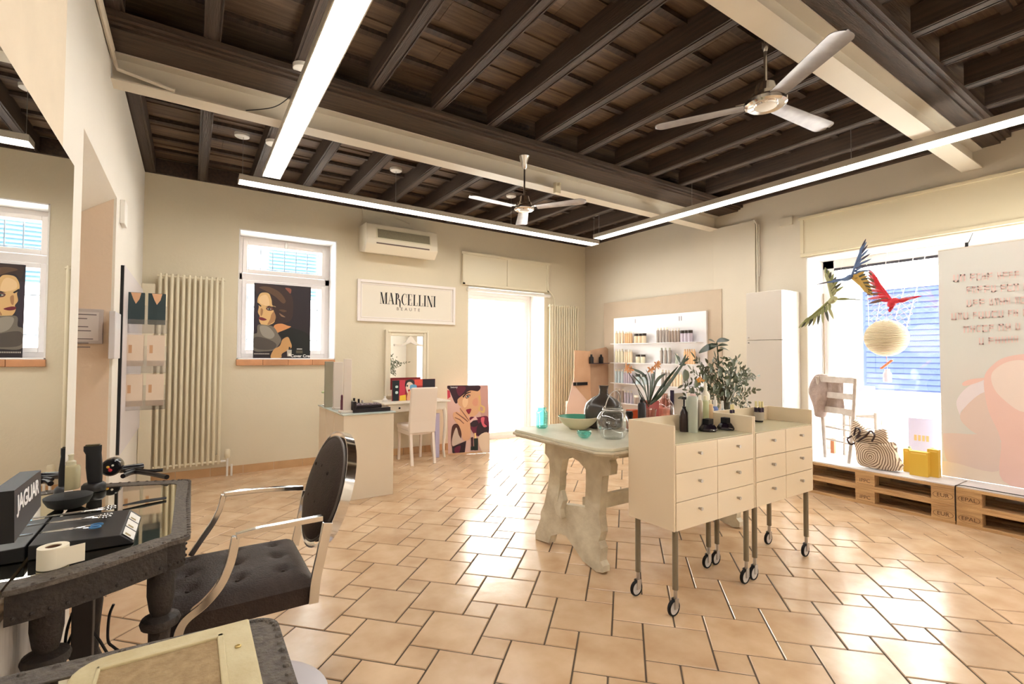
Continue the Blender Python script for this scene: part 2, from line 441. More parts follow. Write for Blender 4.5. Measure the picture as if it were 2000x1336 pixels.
# door 1 (back wall, glazed) and its surroundings
fy = BY+0.38
dr = thing('door_1', ((DX0+DX1)/2, fy, 0), None, None); dr['kind'] = 'structure'
m_ = MB().m(FRAMEP); frame(m_, DX0+0.012, DX1-0.012, -0.02, DZ1-0.012, 0.06, fy-0.03, fy+0.05); m_.build('door_frame', parent=dr, smooth=False, bevel=0.004)
m_ = MB().m(FRAMEP); frame(m_, DX0+0.072, DX1-0.072, 0.04, DZ1-0.072, 0.06, fy-0.02, fy+0.03); m_.build('door_leaf', parent=dr, smooth=False, bevel=0.004)
m_ = MB().m(GLASSP).box(DX0+0.13, DX1-0.13, fy, fy+0.005, 0.10, DZ1-0.13); m_.build('pane', parent=dr, smooth=False)
m_ = MB().m(BRUSH).tube([(DX0+0.105, fy-0.03, 1.0), (DX0+0.105, fy-0.07, 1.0), (DX0+0.20, fy-0.07, 1.0)], 0.008, 8); m_.build('door_handle', parent=dr)
# roller shutter box over the door
m_ = MB().m(CREAM)
bx0, bx1, bz0, bz1 = 3.12, 4.63, 2.26, 2.70
sb = thing('shutter_box', ((bx0+bx1)/2, BY, bz0), 'cream wooden roller shutter box above the bright glass door', 'shutter box')
m_.box(bx0, bx1, BY-0.035, BY-0.001, bz0, bz1); m_.build('panel', parent=sb, smooth=False, bevel=0.004)
m_ = MB().m(CREAM).box(bx0-0.02, bx1+0.02, BY-0.05, BY-0.035, bz1-0.015, bz1+0.02).box(bx0, bx0+0.04, BY-0.045, BY-0.034, bz0, bz1-0.015).box(bx1-0.04, bx1, BY-0.045, BY-0.034, bz0, bz1-0.015).box((bx0+bx1)/2-0.02, (bx0+bx1)/2+0.02, BY-0.045, BY-0.034, bz0+0.03, bz1-0.015).box(bx0, bx1, BY-0.045, BY-0.034, bz0, bz0+0.03)
m_.build('moulding', parent=sb, smooth=False, bevel=0.003)
# white roller tube below it
m_ = MB().m(WHITE).tube([(3.20, BY-0.02, 2.205), (4.66, BY-0.02, 2.205)], 0.025, 14)
tag(m_.build('roller_blind'), 'rolled up white blind tube at the top of the glass door', 'blind')
pts = [Py(1066, 562, BY-0.03), Py(1075, 570, BY-0.05), Py(1082, 582, BY-0.06), Py(1084, 600, BY-0.05)]
m_ = MB().m(CREAM).tube(catmull([tuple(p) for p in pts], 5, False), 0.006, 8)
tag(m_.build('heating_pipe'), 'thin curved pipe beside the top of the radiator at the glass door', 'pipe')

# window 2 (display window)
gx = RX+0.36
wr = thing('window_2', (gx, (RY0+RY1)/2, 0), None, None); wr['kind'] = 'structure'
m_ = MB().m(FRAMEP); y0_, y1_ = RY0+0.012, RY1-0.012
for a, c, e, f in ((y0_, y0_+0.11, 0, RZ1-0.012), (y1_-0.11, y1_, 0, RZ1-0.012), (y0_, y1_, RZ1-0.10, RZ1-0.012), (y0_, y1_, 0, 0.26)): m_.box(gx-0.02, gx+0.06, a, c, e, f)
m_.build('window_frame', parent=wr, smooth=False, bevel=0.004)
m_ = MB().m(mat('dark_gasket', rgb(60, 58, 66), 0.5)).box(gx-0.024, gx-0.018, y0_+0.11, y1_-0.11, RZ1-0.125, RZ1-0.10); m_.build('gasket', parent=wr, smooth=False)
m_ = MB().m(GLASSP).box(gx+0.02, gx+0.026, y0_+0.10, y1_-0.10, 0.25, RZ1-0.10); m_.build('pane', parent=wr, smooth=False)
p = Px(1596, 640, 5.5)
m_ = MB().m(mat('pull_rod', rgb(150, 132, 112), 0.5)).tube([(5.72, 2.50, Px(1596, 575, 5.72).z), (5.72, 2.50, Px(1596, 730, 5.72).z)], 0.009, 8)
m_.build('pull_rod', parent=wr)
# shutter box above the display window
sb = thing('shutter_box', (RX, 0.8, 2.34), 'long cream shutter box above the display window', 'shutter box')
m_ = MB().m(mat('cream_panel', rgb(222, 210, 180), 0.55)).box(RX-0.025, RX-0.001, -0.6, 2.576, 2.345, 2.75); m_.build('panel', parent=sb, smooth=False)
m_ = MB().m(MATS['cream_panel']).box(RX-0.04, RX-0.024, -0.6, 2.59, 2.735, 2.765).box(RX-0.034, RX-0.024, -0.6, 2.576, 2.345, 2.375).box(RX-0.034, RX-0.024, 2.54, 2.576, 2.375, 2.735)
m_.build('moulding', parent=sb, smooth=False, bevel=0.003)
# sensor box
p = Px(1536, 433, RX)
m_ = MB().m(WALLR).box(RX-0.02, RX, p.y-0.07, p.y+0.07, p.z-0.045, p.z+0.045)
tag(m_.build('junction_box', smooth=False, bevel=0.003), 'small flat plastic cover on the right wall under the long lamp', 'cover')
# pipe at the edge of the plaster strip
m_ = MB().m(STEEL).tube([(RX-0.02, chy0-0.02, Px(1478, 575, RX).z), (RX-0.02, chy0-0.02, 2.80), (RX-0.03, chy0+0.01, 2.86)], 0.010, 8).tube([(RX-0.02, chy0-0.04, 2.2), (RX-0.02, chy0-0.04, 2.80)], 0.006, 8)
tag(m_.build('wall_conduit'), 'thin vertical conduit running down to the tall white cabinet', 'pipe')

# ================================================================== OUTSIDE
FAC = mat('street_facade', rgb(240, 236, 228), 0.9)
SHUT = mat('blue_shutter', rgb(40, 52, 88), 0.8)
STREET = mat('street_paving', rgb(226, 222, 216), 0.9, var=0.05)
m_ = MB().m(STREET).box(RX+0.42, 30, -30, 40, -0.2, -0.12).box(-30, RX+0.42, BY+T+0.02, 40, -0.2, -0.12)
structure(m_.build('trim_10', smooth=False))
bl = thing('building', (9.9, 2, -0.12), 'white rendered house across the street with blue louvred shutters', 'building')
m_ = MB().m(FAC).box(9.9, 13, -10, 14, -0.12, 9); m_.build('wall', parent=bl, smooth=False)
def shutter(y0, y1, z0, z1, par=bl):
    s_ = MB().m(FAC).box(9.84, 9.9, y0-0.12, y1+0.12, z1, z1+0.10).box(9.86, 9.9, y0-0.1, y0, z0, z1).box(9.86, 9.9, y1, y1+0.1, z0, z1); fr = s_.build('window_frame', parent=par, smooth=False)
    s_ = MB().m(SHUT).box(9.86, 9.9, y0, y1, z0, z1)
    z = z0+0.03
    while z < z1-0.04:
        s_.prism([(9.862, z), (9.845, z), (9.862, z+0.085)], 'y', y0+0.05, y1-0.05); z += 0.09
    s_.build('shutter', parent=fr, smooth=False)
q0 = Px(1684, 570, 9.86); q1 = Px(1832, 690, 9.86)
shutter(q1.y-0.6, q0.y, Px(1684, 760, 9.86).z, q0.z)
shutter(q1.y+4.2, q0.y+4.2, 0.4, q0.z)
m_ = MB().m(FAC)
for z in [0.1*k for k in range(0, 9)]: m_.box(9.87, 9.9, -4, q1.y+0.2, z, z+0.09)
m_.build('cladding', parent=bl, smooth=False)
b2 = thing('building', (3, 13.5, -0.12), 'pale house front seen through the back window and glass door', 'building')
m_ = MB().m(FAC).box(-8, 9.5, 13.5, 16, -0.12, 9); m_.build('wall', parent=b2, smooth=False)
for (xa, xb, za, zb) in ((1.55, 2.75, 2.7, 4.6), (-2.4, -1.2, 2.7, 4.6), (5.6, 6.8, 2.7, 4.4)):
    s_ = MB().m(mat('teal_shutter', rgb(62, 92, 112), 0.7)).box(xa, xb, 13.44, 13.5, za, zb)
    z = za+0.04
    while z < zb-0.05: s_.box(xa+0.05, xb-0.05, 13.41, 13.44, z, z+0.05); z += 0.09
    s_.build('shutter', parent=b2, smooth=False)

# portals help the sky light find the openings
def portal(loc, rot, sx, sy):
    d = bpy.data.lights.new('window_portal', 'AREA'); d.shape = 'RECTANGLE'; d.size = sx; d.size_y = sy; d.cycles.is_portal = True
    o = bpy.data.objects.new('window_portal', d); COL.objects.link(o); o.location = loc; o.rotation_euler = rot
portal(((WX0+WX1)/2, BY+T+0.02, (WZ0+WZ1)/2), (-PI/2, 0, 0), 1.02, 1.4)
portal(((DX0+DX1)/2, BY+T+0.02, DZ1/2), (-PI/2, 0, 0), 1.34, 2.2)
portal((RX+0.44, (RY0+RY1)/2, RZ1/2), (0, PI/2, 0), RZ1, RY1-RY0)

# ================================================================== CEILING LAMPS
def lamp(name_label, p0, p1, wdt, joints, canop):
    """p0,p1 centre line ends at z bottom; wdt width"""
    p0, p1 = Vector(p0), Vector(p1); z = p0.z; along_x = abs(p1.x-p0.x) > abs(p1.y-p0.y)
    r = thing('linear_ceiling_lamp', ((p0+p1)/2), name_label, 'lamp', group='linear lamps hanging in a rectangle')
    def bx(mb, a0, a1, c0, c1, z0, z1):
        if along_x: mb.box(a0, a1, c0, c1, z0, z1)
        else: mb.box(c0, c1, a0, a1, z0, z1)
    a0, a1 = (p0.x, p1.x) if along_x else (p0.y, p1.y); c = p0.y if along_x else p0.x
    if a0 > a1: a0, a1 = a1, a0
    h = wdt/2
    mb = MB().m(ALU); bx(mb, a0, a1, c-h, c-h+0.006, z, z+0.048); bx(mb, a0, a1, c+h-0.006, c+h, z, z+0.048)
    bx(mb, a0, a0+0.006, c-h+0.006, c+h-0.006, z, z+0.048); bx(mb, a1-0.006, a1, c-h+0.006, c+h-0.006, z, z+0.048)
    bx(mb, a0+0.006, a1-0.006, c-h+0.006, c+h-0.006, z+0.020, z+0.030)
    mb.build('housing', parent=r, smooth=False)
    mb = MB().m(UPL); bx(mb, a0+0.05, a1-0.05, c-0.022, c+0.022, z+0.030, z+0.036); mb.build('upper_tube', parent=r, smooth=False)
    js = sorted([a0+0.006]+list(joints)+[a1-0.006])
    for i in range(len(js)-1):
        if i:
            mb = MB().m(ALU); bx(mb, js[i]-0.005, js[i]+0.005, c-h+0.006, c+h-0.006, z, z+0.02); mb.build('joint_strip', parent=r, smooth=False)
        mb = MB().m(DIFF); bx(mb, js[i]+(0.007 if i else 0.002), js[i+1]-(0.007 if i < len(js)-2 else 0.002), c-h+0.008, c+h-0.008, z+0.003, z+0.012); mb.build('diffuser', parent=r, smooth=False)
    for (ca, cz) in canop:
        q = Vector((ca, c, cz)) if along_x else Vector((c, ca, cz))
        mb = MB().m(WHITE).lathe([(0.055, -0.028), (0.060, -0.024), (0.062, 0)], q, 20); mb.build('canopy', parent=r)
        lo = Vector((min(max(ca, a0+0.03), a1-0.03), c, z+0.05)) if along_x else Vector((c, min(max(ca, a0+0.03), a1-0.03), z+0.05))
        mb = MB().m(BRUSH).tube([lo, Vector((lo.x, lo.y, cz-0.02))], 0.0022, 6).lathe([(0.010, 0), (0.012, 0.012), (0.006, 0.025)], lo, 10); mb.build('cable', parent=r)
    return r
lamp('long lamp along the back wall, its left end above the small window', (0.324, 4.87, 2.80), (4.60, 4.88, 2.80), 0.155, (1.71, 3.10), ((0.345, 3.232), (1.76, 3.232), (3.21, 3.232), (4.57, 3.232)))
lamp('broad bright lamp running overhead toward the small back window', (0.552, 4.60, 2.80), (0.552, -1.45, 2.80), 0.142, (3.17, 1.74, 0.31), ((4.50, 3.08), (3.21, 3.08), (1.70, 3.014), (0.31, 3.232)))
lamp('long lamp on the right running parallel to the display window wall', (4.385, 4.61, 2.80), (4.385, -1.45, 2.80), 0.150, (3.13, 1.706, 0.28), ((4.58, 3.232), (3.18, 3.232), (1.70, 3.232), (0.28, 3.232)))
lamp('added unseen fill lamp joining the two long rows behind the camera', (0.70, -1.38, 2.80), (4.24, -1.38, 2.80), 0.150, (1.9, 3.1), ((0.8, 3.232), (4.1, 3.232)))  # added out of view behind the camera to fill the room with light
# loose cable by the left lamp
pts = [Px(590, 130, 0.53), Px(575, 175, 0.53), Px(562, 195, 0.53), Px(535, 208, 0.50), Px(505, 214, 0.45)]
pts = [tuple(Py(590, 128, 3.50)), tuple(Py(570, 180, 3.50)), tuple(Py(560, 194, 3.50)), tuple(Py(532, 210, 3.50)), tuple(Py(480, 216, 3.50))]
m_ = MB().m(BLACKM).tube(catmull(pts, 6, False), 0.003, 6)
tag(m_.build('loose_cable'), 'thin loose cable hanging across the far white beam beside the left lamp', 'cable')
# conduits on the left wall
q0 = Px(205, -20, LX+0.02); q1 = Px(232, 145, LX+0.02)
m_ = MB().m(STEEL).tube([(LX+0.015, q0.y-2.0, q1.z), (LX+0.015, 3.50, q1.z), (LX+0.03, 3.53, q1.z-0.04), (LX+0.3, 3.535, 2.868)], 0.012, 8).tube([(LX+0.012, q0.y-2.0, q1.z+0.05), (LX+0.012, 3.5, q1.z+0.05)], 0.009, 8)
tag(m_.build('cable_conduit'), 'pair of white conduits along the top of the left wall to the beam', 'conduit')

# ================================================================== FANS
def blade(R, r0, wd, ang, tilt=12):
    m_ = MB(world=False).m(mat('blade_metal', (0.34, 0.32, 0.32, 1), 0.45, metal=1.0, var=0.15, scale=14))
    rows = []; N = 22
    for i in range(N+1):
        t_ = i/N if i < 12 else 1-(1-12/N)*(1-(i-12)/(N-12))**2; x = r0+(R-r0)*t_
        w_ = wd*(0.75+0.25*t_)
        if t_ > 0.9: w_ *= math.sqrt(max(0.02, 1-((t_-0.9)/0.1)**2))
        cmb = 0.008
        row = []
        for j in range(7):
            v = -1+2*j/6; row.append(Vector((x, v*w_/2, cmb*(1-v*v))))
        rows.append(row)
    M = Matrix.Rotation(ang, 4, 'Z') @ Matrix.Rotation(math.radians(tilt), 4, 'X')
    top = [[M @ (p+Vector((0, 0, 0.003))) for p in r] for r in rows]; bot = [[M @ p for p in r] for r in rows]
    ring = [t_+b_[::-1] for t_, b_ in zip(top, bot)]
    V = m_.grid(ring, closed=True); m_._f(V[0]); m_._f(V[-1][::-1])
    return m_
def fan(loc, R, angs, top, label, k=1.0):
    r = thing('ceiling_fan', loc, label, 'fan')
    m_ = MB(world=False).m(CHROME).lathe([(0.0, -0.018), (0.042*k, -0.018), (0.045*k, -0.010), (0.068*k, -0.016), (0.078*k, -0.008), (0.080*k, 0.008), (0.074*k, 0.02), (0.058*k, 0.028), (0.056*k, 0.05), (0.046*k, 0.055), (0.036*k, 0.105), (0.0, 0.105)], seg=32); m_.build('motor_hub', parent=r)
    m_ = MB(world=False).m(WHITE).lathe([(0, -0.024), (0.035*k, -0.022), (0.040*k, -0.018), (0, -0.018)], seg=24); m_.build('hub_cap', parent=r)
    H_ = top-loc[2]
    m_ = MB(world=False).m(CHROME).lathe([(0.009, 0.07), (0.009, H_-0.02)], seg=14); m_.build('rod', parent=r)
    m_ = MB(world=False).m(CHROME).lathe([(0.012, H_-0.11), (0.022, H_-0.10), (0.030, H_-0.06), (0.046, H_-0.01), (0.050, H_)], seg=20) if top < 3.02 and loc[1] > 2 else MB(world=False).m(CHROME).lathe([(0.010, H_-0.05), (0.018, H_-0.03), (0.018, H_)], seg=16)
    m_.build('ceiling_mount', parent=r)
    for a in angs:
        a = math.radians(a)
        br = MB(world=False).m(CHROME); br.box(0.06, 0.15, -0.02, 0.02, 0.012, 0.018, Matrix.Rotation(a, 4, 'Z')); bo = br.build('blade_arm', parent=r, smooth=False)
        m_ = blade(R, 0.11, 0.118, a, -6); m_.build('blade', parent=r)
    return r
fan((2.61, 1.42, 2.672), 0.60, (117, -120, -5), 3.014, 'large three blade metal ceiling fan in the upper right, under the near beam', 1.36)
fan((2.397, 3.43, 2.558), 0.55, (-178, -57, 58), 3.014, 'smaller looking three blade metal fan hanging before the far beam', 1.12)
# little bracket behind far fan
p = Pz(1083, 372, 2.84)
m_ = MB().m(CREAM).box(p.x-0.03, p.x+0.03, 3.50, 3.54, 2.80, 2.90).box(p.x-0.01, p.x+0.01, 3.47, 3.50, 2.86, 2.89)
tag(m_.build('beam_clamp', smooth=False, bevel=0.004), 'small cream clamp fixed to the far beam right of the small fan', 'bracket')

# ================================================================== LEFT WALL
m_ = MB().m(MIRR).box(-0.343, -0.337, 0.35, 2.155, 0.757, 1.908)
mo = m_.build('mirror_glass', smooth=False)
mr = thing('wall_mirror', (-0.36, 1.25, 0.757), 'large frameless mirror on the left wall above the styling tables', 'mirror')
mo.location -= mr.location; mo.parent = mr
m_ = MB().m(mat('mirror_back', rgb(200, 196, 184), 0.6)).box(-0.3615, -0.3435, 0.36, 2.145, 0.76, 1.90); m_.build('backing', parent=mr, smooth=False)
# thermostat
p = Px(236, 410, LX)
m_ = MB().m(WHITE).box(LX, LX+0.028, p.y-0.05, p.y+0.10, p.z-0.10, p.z+0.06)
tag(m_.build('wall_sensor', smooth=False, bevel=0.004), 'small white sensor box on the left wall right of the doorway', 'sensor')
# notice on jamb
c0 = Py(157, 603, NY1); c1 = Py(201, 672, NY1)
ns = thing('notice_frame', ((c0.x+c1.x)/2, NY1, c1.z), 'framed printed notice hanging on the doorway jamb', 'notice')
m_ = MB().m(mat('grey_frame', rgb(196, 186, 182), 0.5)).box(c0.x-0.03, c1.x, NY1-0.022, NY1-0.006, c1.z, c0.z); m_.build('frame', parent=ns, smooth=False, bevel=0.002)
m_ = MB().m(mat('notice_paper', rgb(218, 210, 206), 0.7)).box(c0.x-0.02, c1.x-0.02, NY1-0.024, NY1-0.022, c1.z+0.02, c0.z-0.02).m(mat('notice_print', rgb(120, 112, 112), 0.7))
for k in range(9):
    zz = c0.z-0.035-k*0.025
    if k not in (2, 5): m_.box(c0.x-0.01, c1.x-0.05+random.uniform(-0.03, 0.02), NY1-0.0245, NY1-0.024, zz-0.004, zz+0.002)
m_.build('sheet', parent=ns, smooth=False)
# display board with brochure racks
db = thing('display_board', (LX, 5.1, 0.58), 'tall pale grey display board standing on the left wall behind the brochure rack', 'board')
m_ = MB().m(mat('pale_grey_board', rgb(214, 206, 206), 0.4)).box(LX+0.002, LX+0.022, 4.26, 5.80, 0.58, 1.89); m_.build('panel', parent=db, smooth=False, bevel=0.002)
m_ = MB().m(BLACKM).box(LX, LX+0.018, 4.252, 4.26, 0.585, 1.885); m_.build('edge_strip', parent=db, smooth=False)
ry = 4.55
rk = thing('brochure_rack', (-0.25, ry, 0.70), 'clear acrylic rack of brochures projecting from the left wall', 'rack')
def rz(py): return Py(270, py, ry).z
cols = ((Py(246, 700, ry).x, Py(280, 700, ry).x), (Py(287, 700, ry).x, Py(321, 700, ry).x))
rows_ = (((632, 650), (572, 634)), ((712, 728), (654, 716)), ((790, 800), (731, 794)))
m_ = MB().m(ACRY)
for (tr, br_) in rows_:
    zt_, zb_ = rz(tr[0]), rz(tr[1])
    m_.box(LX+0.022, cols[1][1]+0.012, ry-0.035, ry-0.031, zb_, zt_+0.03).box(LX+0.022, cols[1][1]+0.012, ry+0.035, ry+0.038, zb_, zt_+0.14).box(LX+0.022, cols[1][1]+0.012, ry-0.031, ry+0.035, zb_-0.003, zb_)
    m_.box(cols[1][1]+0.009, cols[1][1]+0.012, ry-0.031, ry+0.035, zb_, zt_+0.03)
m_.build('pockets', parent=rk, smooth=False)
BRO = (mat('brochure_teal', rgb(44, 62, 66), 0.4), mat('brochure_skin', rgb(226, 176, 136), 0.5), mat('brochure_cream', rgb(228, 208, 186), 0.5), mat('brochure_gold', rgb(206, 160, 120), 0.5))
for ri, (tr, br_) in enumerate(rows_):
    for ci, (xa, xb) in enumerate(cols):
        za, zb = rz(br_[1])+0.004, rz(br_[0])
        for k in range(3):
            m_ = MB(); yy = ry-0.027+k*0.02
            if ri == 0:
                m_.m(BRO[0]).box(xa, xb, yy, yy+0.006, za, zb)
                m_.m(BRO[1]).prism([(xa+(xb-xa)*.2, zb-0.002), (xa+(xb-xa)*.8, zb-0.002), (xa+(xb-xa)*.7, zb-0.05), (xa+(xb-xa)*.5, zb-0.085), (xa+(xb-xa)*.35, zb-0.05)], 'y', yy-0.0006, yy)
            else:
                m_.m(BRO[2]).box(xa, xb, yy, yy+0.006, za, zb)
                m_.m(BRO[3]).box(xa+0.015, xa+0.035, yy-0.0006, yy, (za+zb)/2-0.02, (za+zb)/2+0.04)
            tag(m_.build('brochure', smooth=False), ('dark teal brochure in the top %s pocket of the acrylic rack' if ri == 0 else 'cream brochure in the '+('middle' if ri == 1 else 'lowest')+' %s pocket of the acrylic rack') % ('left', 'right')[ci], 'brochure', ('top ', 'middle ', 'lowest ')[ri]+('left', 'right')[ci]+' pocket brochures')
# small panel left of the rack
a = Px(226, 608, LX+0.03); c = Px(236, 700, LX+0.03)
m_ = MB().m(mat('pale_plate', rgb(206, 202, 204), 0.3)).box(LX, LX+0.03, a.y, c.y-0.05, c.z, a.z)
tag(m_.build('wall_plate', smooth=False, bevel=0.003), 'small pale grey plate on the left wall just before the display board', 'plate')

# ================================================================== RADIATORS
def radiator(x0, x1, y, z0, z1, n, label, grp):
    r = thing('column_radiator', ((x0+x1)/2, y, z0), label, 'radiator')
    pit = (x1-x0)/n
    for k in range(n):
        x = x0+pit*(k+0.5)
        m_ = MB().m(CREAM)
        m_.tube([(x, y, z0+0.010), (x, y, z0+0.030), (x, y, z1-0.030), (x, y, z1-0.010)], [pit*0.22, pit*0.31, pit*0.31, pit*0.22], 14)
        m_.build('column', parent=r)
    m_ = MB().m(CREAM).tube([(x0, y, z1-0.035), (x1, y, z1-0.035)], 0.012, 10); m_.build('header_pipe', parent=r)
    m_ = MB().m(CREAM).tube([(x0, y, z0+0.035), (x1, y, z0+0.035)], 0.012, 10); m_.build('header_pipe', parent=r)
    m_ = MB().m(CREAM).tube([(x1-0.04, y, z1-0.06), (x1-0.04, BY-0.001, z1-0.06)], 0.008, 6).tube([(x0+0.04, y, z1-0.06), (x0+0.04, BY-0.001, z1-0.06)], 0.008, 6).tube([(x1-0.04, y, z0+0.1), (x1-0.04, BY-0.001, z0+0.1)], 0.008, 6); m_.build('bracket', parent=r)
    return r
ra = radiator(-0.286, 0.290, 5.90, 0.125, 2.085, 12, 'tall cream column radiator on the back wall left of the small window', None)
m_ = MB().m(WHITE).tube([(0.285, 5.90, 0.16), (0.33, 5.90, 0.16)], 0.014, 10).tube([(0.345, 5.90, 0.0), (0.345, 5.90, 0.19)], 0.010, 8).tube([(0.385, 5.90, 0.0), (0.385, 5.90, 0.12)], 0.010, 8); m_.build('supply_pipe', parent=ra)
m_ = MB().m(CREAM).lathe([(0.022, 0.19), (0.028, 0.2), (0.028, 0.27), (0.02, 0.28)], (0.345, 5.90, 0), 16); m_.build('valve', parent=ra)
rb = radiator(4.600, 5.212, 5.90, 0.12, 2.085, 13, 'tall cream column radiator in the corner right of the glass door', None)
m_ = MB().m(WALL).box(-0.408, -0.30, 5.88, BY-0.012, 0, 1.965)
tag(m_.build('pipe_casing', smooth=False, bevel=0.01), 'boxed yellowish pipe casing in the corner left of the tall radiator', 'casing')

# ================================================================== AIR CONDITIONER
y0_ = BY-0.30
ac = thing('air_conditioner', (2.2, BY, 2.5), 'cream wall mounted air conditioner under the long back lamp', 'air conditioner')
xl, xr = 1.70, 2.62
# side profile: slanted bottom
m_ = MB().m(mat('ac_plastic', rgb(236, 226, 204), 0.45))
zt_ = 2.86
m_.prism([(BY-0.002, zt_), (BY-0.002, 2.545), (BY-0.22, 2.505), (BY-0.31, 2.60), (BY-0.31, 2.66), (BY-0.28, zt_-0.01)], 'x', xl, xr)
m_.build('casing', parent=ac, smooth=False, bevel=0.012)
def fpl(x0, x1, z0, z1, d=0.004, mt=None, nm='grille'):
    # on the slightly sloped front
    def yy(z): return BY-0.31+(z-2.66)/(zt_-0.01-2.66)*0.03 if z > 2.66 else BY-0.31
    q = MB().m(mt); A = [(x0, yy(z0)-d, z0), (x1, yy(z0)-d, z0), (x1, yy(z1)-d, z1), (x0, yy(z1)-d, z1)]
    B_ = [(p[0], p[1]+d+0.01, p[2]) for p in A]
    q.face(A); q.face(B_)
    for i in range(4): q.face([A[i], A[(i+1) % 4], B_[(i+1) % 4], B_[i]])
    return q.build(nm, parent=ac, smooth=False)
fpl(xl+0.12, xr-0.10, 2.665, 2.80, 0.006, mat('ac_rim', rgb(226, 218, 190), 0.5), 'grille_rim')
fpl(xl+0.135, xr-0.115, 2.68, 2.785, 0.008, mat('ac_intake', rgb(140, 132, 108), 0.6, var=0.1, scale=90), 'intake_grille')
m_ = MB().m(mat('ac_slot', rgb(110, 92, 82), 0.6)); m_.box(xl+0.12, xr-0.12, BY-0.314, BY-0.309, 2.605, 2.620); m_.build('outlet_slot', parent=ac, smooth=False)
for i, a in enumerate((((708, 415), (706, 434)), ((770, 425), (800, 437)))):
    q0 = Py(*a[0], BY-0.02); q1 = Py(*a[1], BY-0.02)
    m_ = MB().m(WALL).tube([q0+Vector((0, 0, 0.1)), q0, (q0+q1)/2+Vector((0.01, 0, 0)), q1], 0.006, 6); m_.build('pipe', parent=ac)

# ================================================================== SIGN
sg = thing('shop_sign', (2.353, BY, 1.69), 'white framed wall sign with black serif lettering above the dressing mirror', 'sign')
sx0, sx1, sz0, sz1 = 1.687, 3.017, 1.692, 2.208
m_ = MB().m(mat('sign_board', rgb(238, 230, 214), 0.5)).box(sx0+0.03, sx1-0.03, BY-0.012, BY-0.002, sz0+0.03, sz1-0.03); m_.build('board', parent=sg, smooth=False)
m_ = MB().m(mat('sign_frame', rgb(244, 236, 230), 0.4)); frame(m_, sx0, sx1, sz0, sz1, 0.035, BY-0.03, BY-0.002); frame(m_, sx0+0.045, sx1-0.045, sz0+0.045, sz1-0.045, 0.012, BY-0.018, BY-0.008); m_.build('frame', parent=sg, smooth=False, bevel=0.003)
# Didone capitals drawn as polygons, unit height 1
def glyph(ch):
    R_ = []; k = 0.16; h = 0.03
    def rect(a, b_, c, d): R_.append([(a, b_), (c, b_), (c, d), (a, d)])
    def bar(x0, y0, x1, y1, w0): R_.append([(x0, y0), (x0+w0, y0), (x1+w0, y1), (x1, y1)])
    if ch == 'M':
        rect(0.05, 0, 0.08, 1); bar(0.60, 0, 0.60, 1, k); bar(0.31, 0, 0.04, 1, 0.15); bar(0.36, 0, 0.60, 1, 0.035); rect(-0.03, 0, 0.16, h); rect(0.52, 0, 0.84, h); rect(-0.03, 1-h, 0.12, 1); rect(0.60, 1-h, 0.84, 1); return R_, 0.86
    if ch == 'A':
        bar(0.03, 0, 0.30, 1, 0.035); bar(0.50, 0, 0.24, 1, k); rect(0.13, 0.30, 0.50, 0.33); rect(-0.05, 0, 0.16, h); rect(0.42, 0, 0.74, h); return R_, 0.72
    if ch == 'R':
        bar(0.08, 0, 0.08, 1, k); rect(0, 0, 0.32, h); rect(0, 1-h, 0.35, 1)
        o_ = [(0.24+0.24*math.sin(a), 0.75+0.25*math.cos(a)) for a in [PI*i/10 for i in range(11)]]
        i_ = [(0.24+0.10*math.sin(a), 0.75+0.22*math.cos(a)) for a in [PI*i/10 for i in range(11)]]
        R_.append(o_+i_[::-1]); R_.append([(0.28, 0.53), (0.38, 0.50), (0.52, 0.30), (0.53, -0.10), (0.62, -0.28), (0.66, -0.26), (0.66, -0.24), (0.66, 0.30), (0.56, 0.50), (0.40, 0.53)][:6]+[(0.66, -0.10), (0.66, 0.32), (0.52, 0.52)]); return R_, 0.70
    if ch == 'C':
        o_ = [(0.40-0.40*math.sin(a), 0.5+0.52*math.cos(a)) for a in [0.0+PI*i/14 for i in range(15)]]
        i_ = [(0.40-0.24*math.sin(a), 0.5+0.49*math.cos(a)) for a in [0.0+PI*i/14 for i in range(15)]]
        R_.append(o_+i_[::-1]); R_.append([(0.40, 1.02), (0.60, 0.92), (0.58, 0.90), (0.40, 0.99)]); R_.append([(0.40, -0.02), (0.62, 0.14), (0.60, 0.16), (0.40, 0.01)]); rect(0.58, 0.68, 0.61, 1.0); return R_, 0.66
    if ch == 'E':
        bar(0.08, 0, 0.08, 1, k); rect(0, 0, 0.55, h); rect(0, 1-h, 0.55, 1); rect(0.24, 0.49, 0.42, 0.52); rect(0.52, 0, 0.56, 0.26); rect(0.52, 0.76, 0.55, 1); rect(0.39, 0.38, 0.42, 0.62); return R_, 0.62
    if ch == 'L':
        bar(0.08, 0, 0.08, 1, k); rect(0, 0, 0.55, h); rect(0, 1-h, 0.32, 1); rect(0.52, 0, 0.56, 0.28); return R_, 0.60
    if ch == 'I':
        bar(0.08, 0, 0.08, 1, k); rect(0, 0, 0.32, h); rect(0, 1-h, 0.32, 1); return R_, 0.38
    if ch == 'N':
        rect(0.06, 0, 0.09, 1); rect(0.60, -0.02, 0.63, 1); bar(0.50, -0.04, 0.02, 1, 0.17); rect(-0.03, 0, 0.18, h); rect(0.50, 1-h, 0.72, 1); return R_, 0.72
word = 'MARCELLINI'; hgt = Py(785, 575, BY).z-Py(785, 594, BY).z
x_a, x_b = Py(742, 585, BY).x, Py(852, 595, BY).x; z_b = Py(785, 594, BY).z-0.012
tw = sum(glyph(c)[1]+0.06 for c in word); sx_ = (x_b-x_a)/tw
m_ = MB().m(TXT); cx_ = x_a
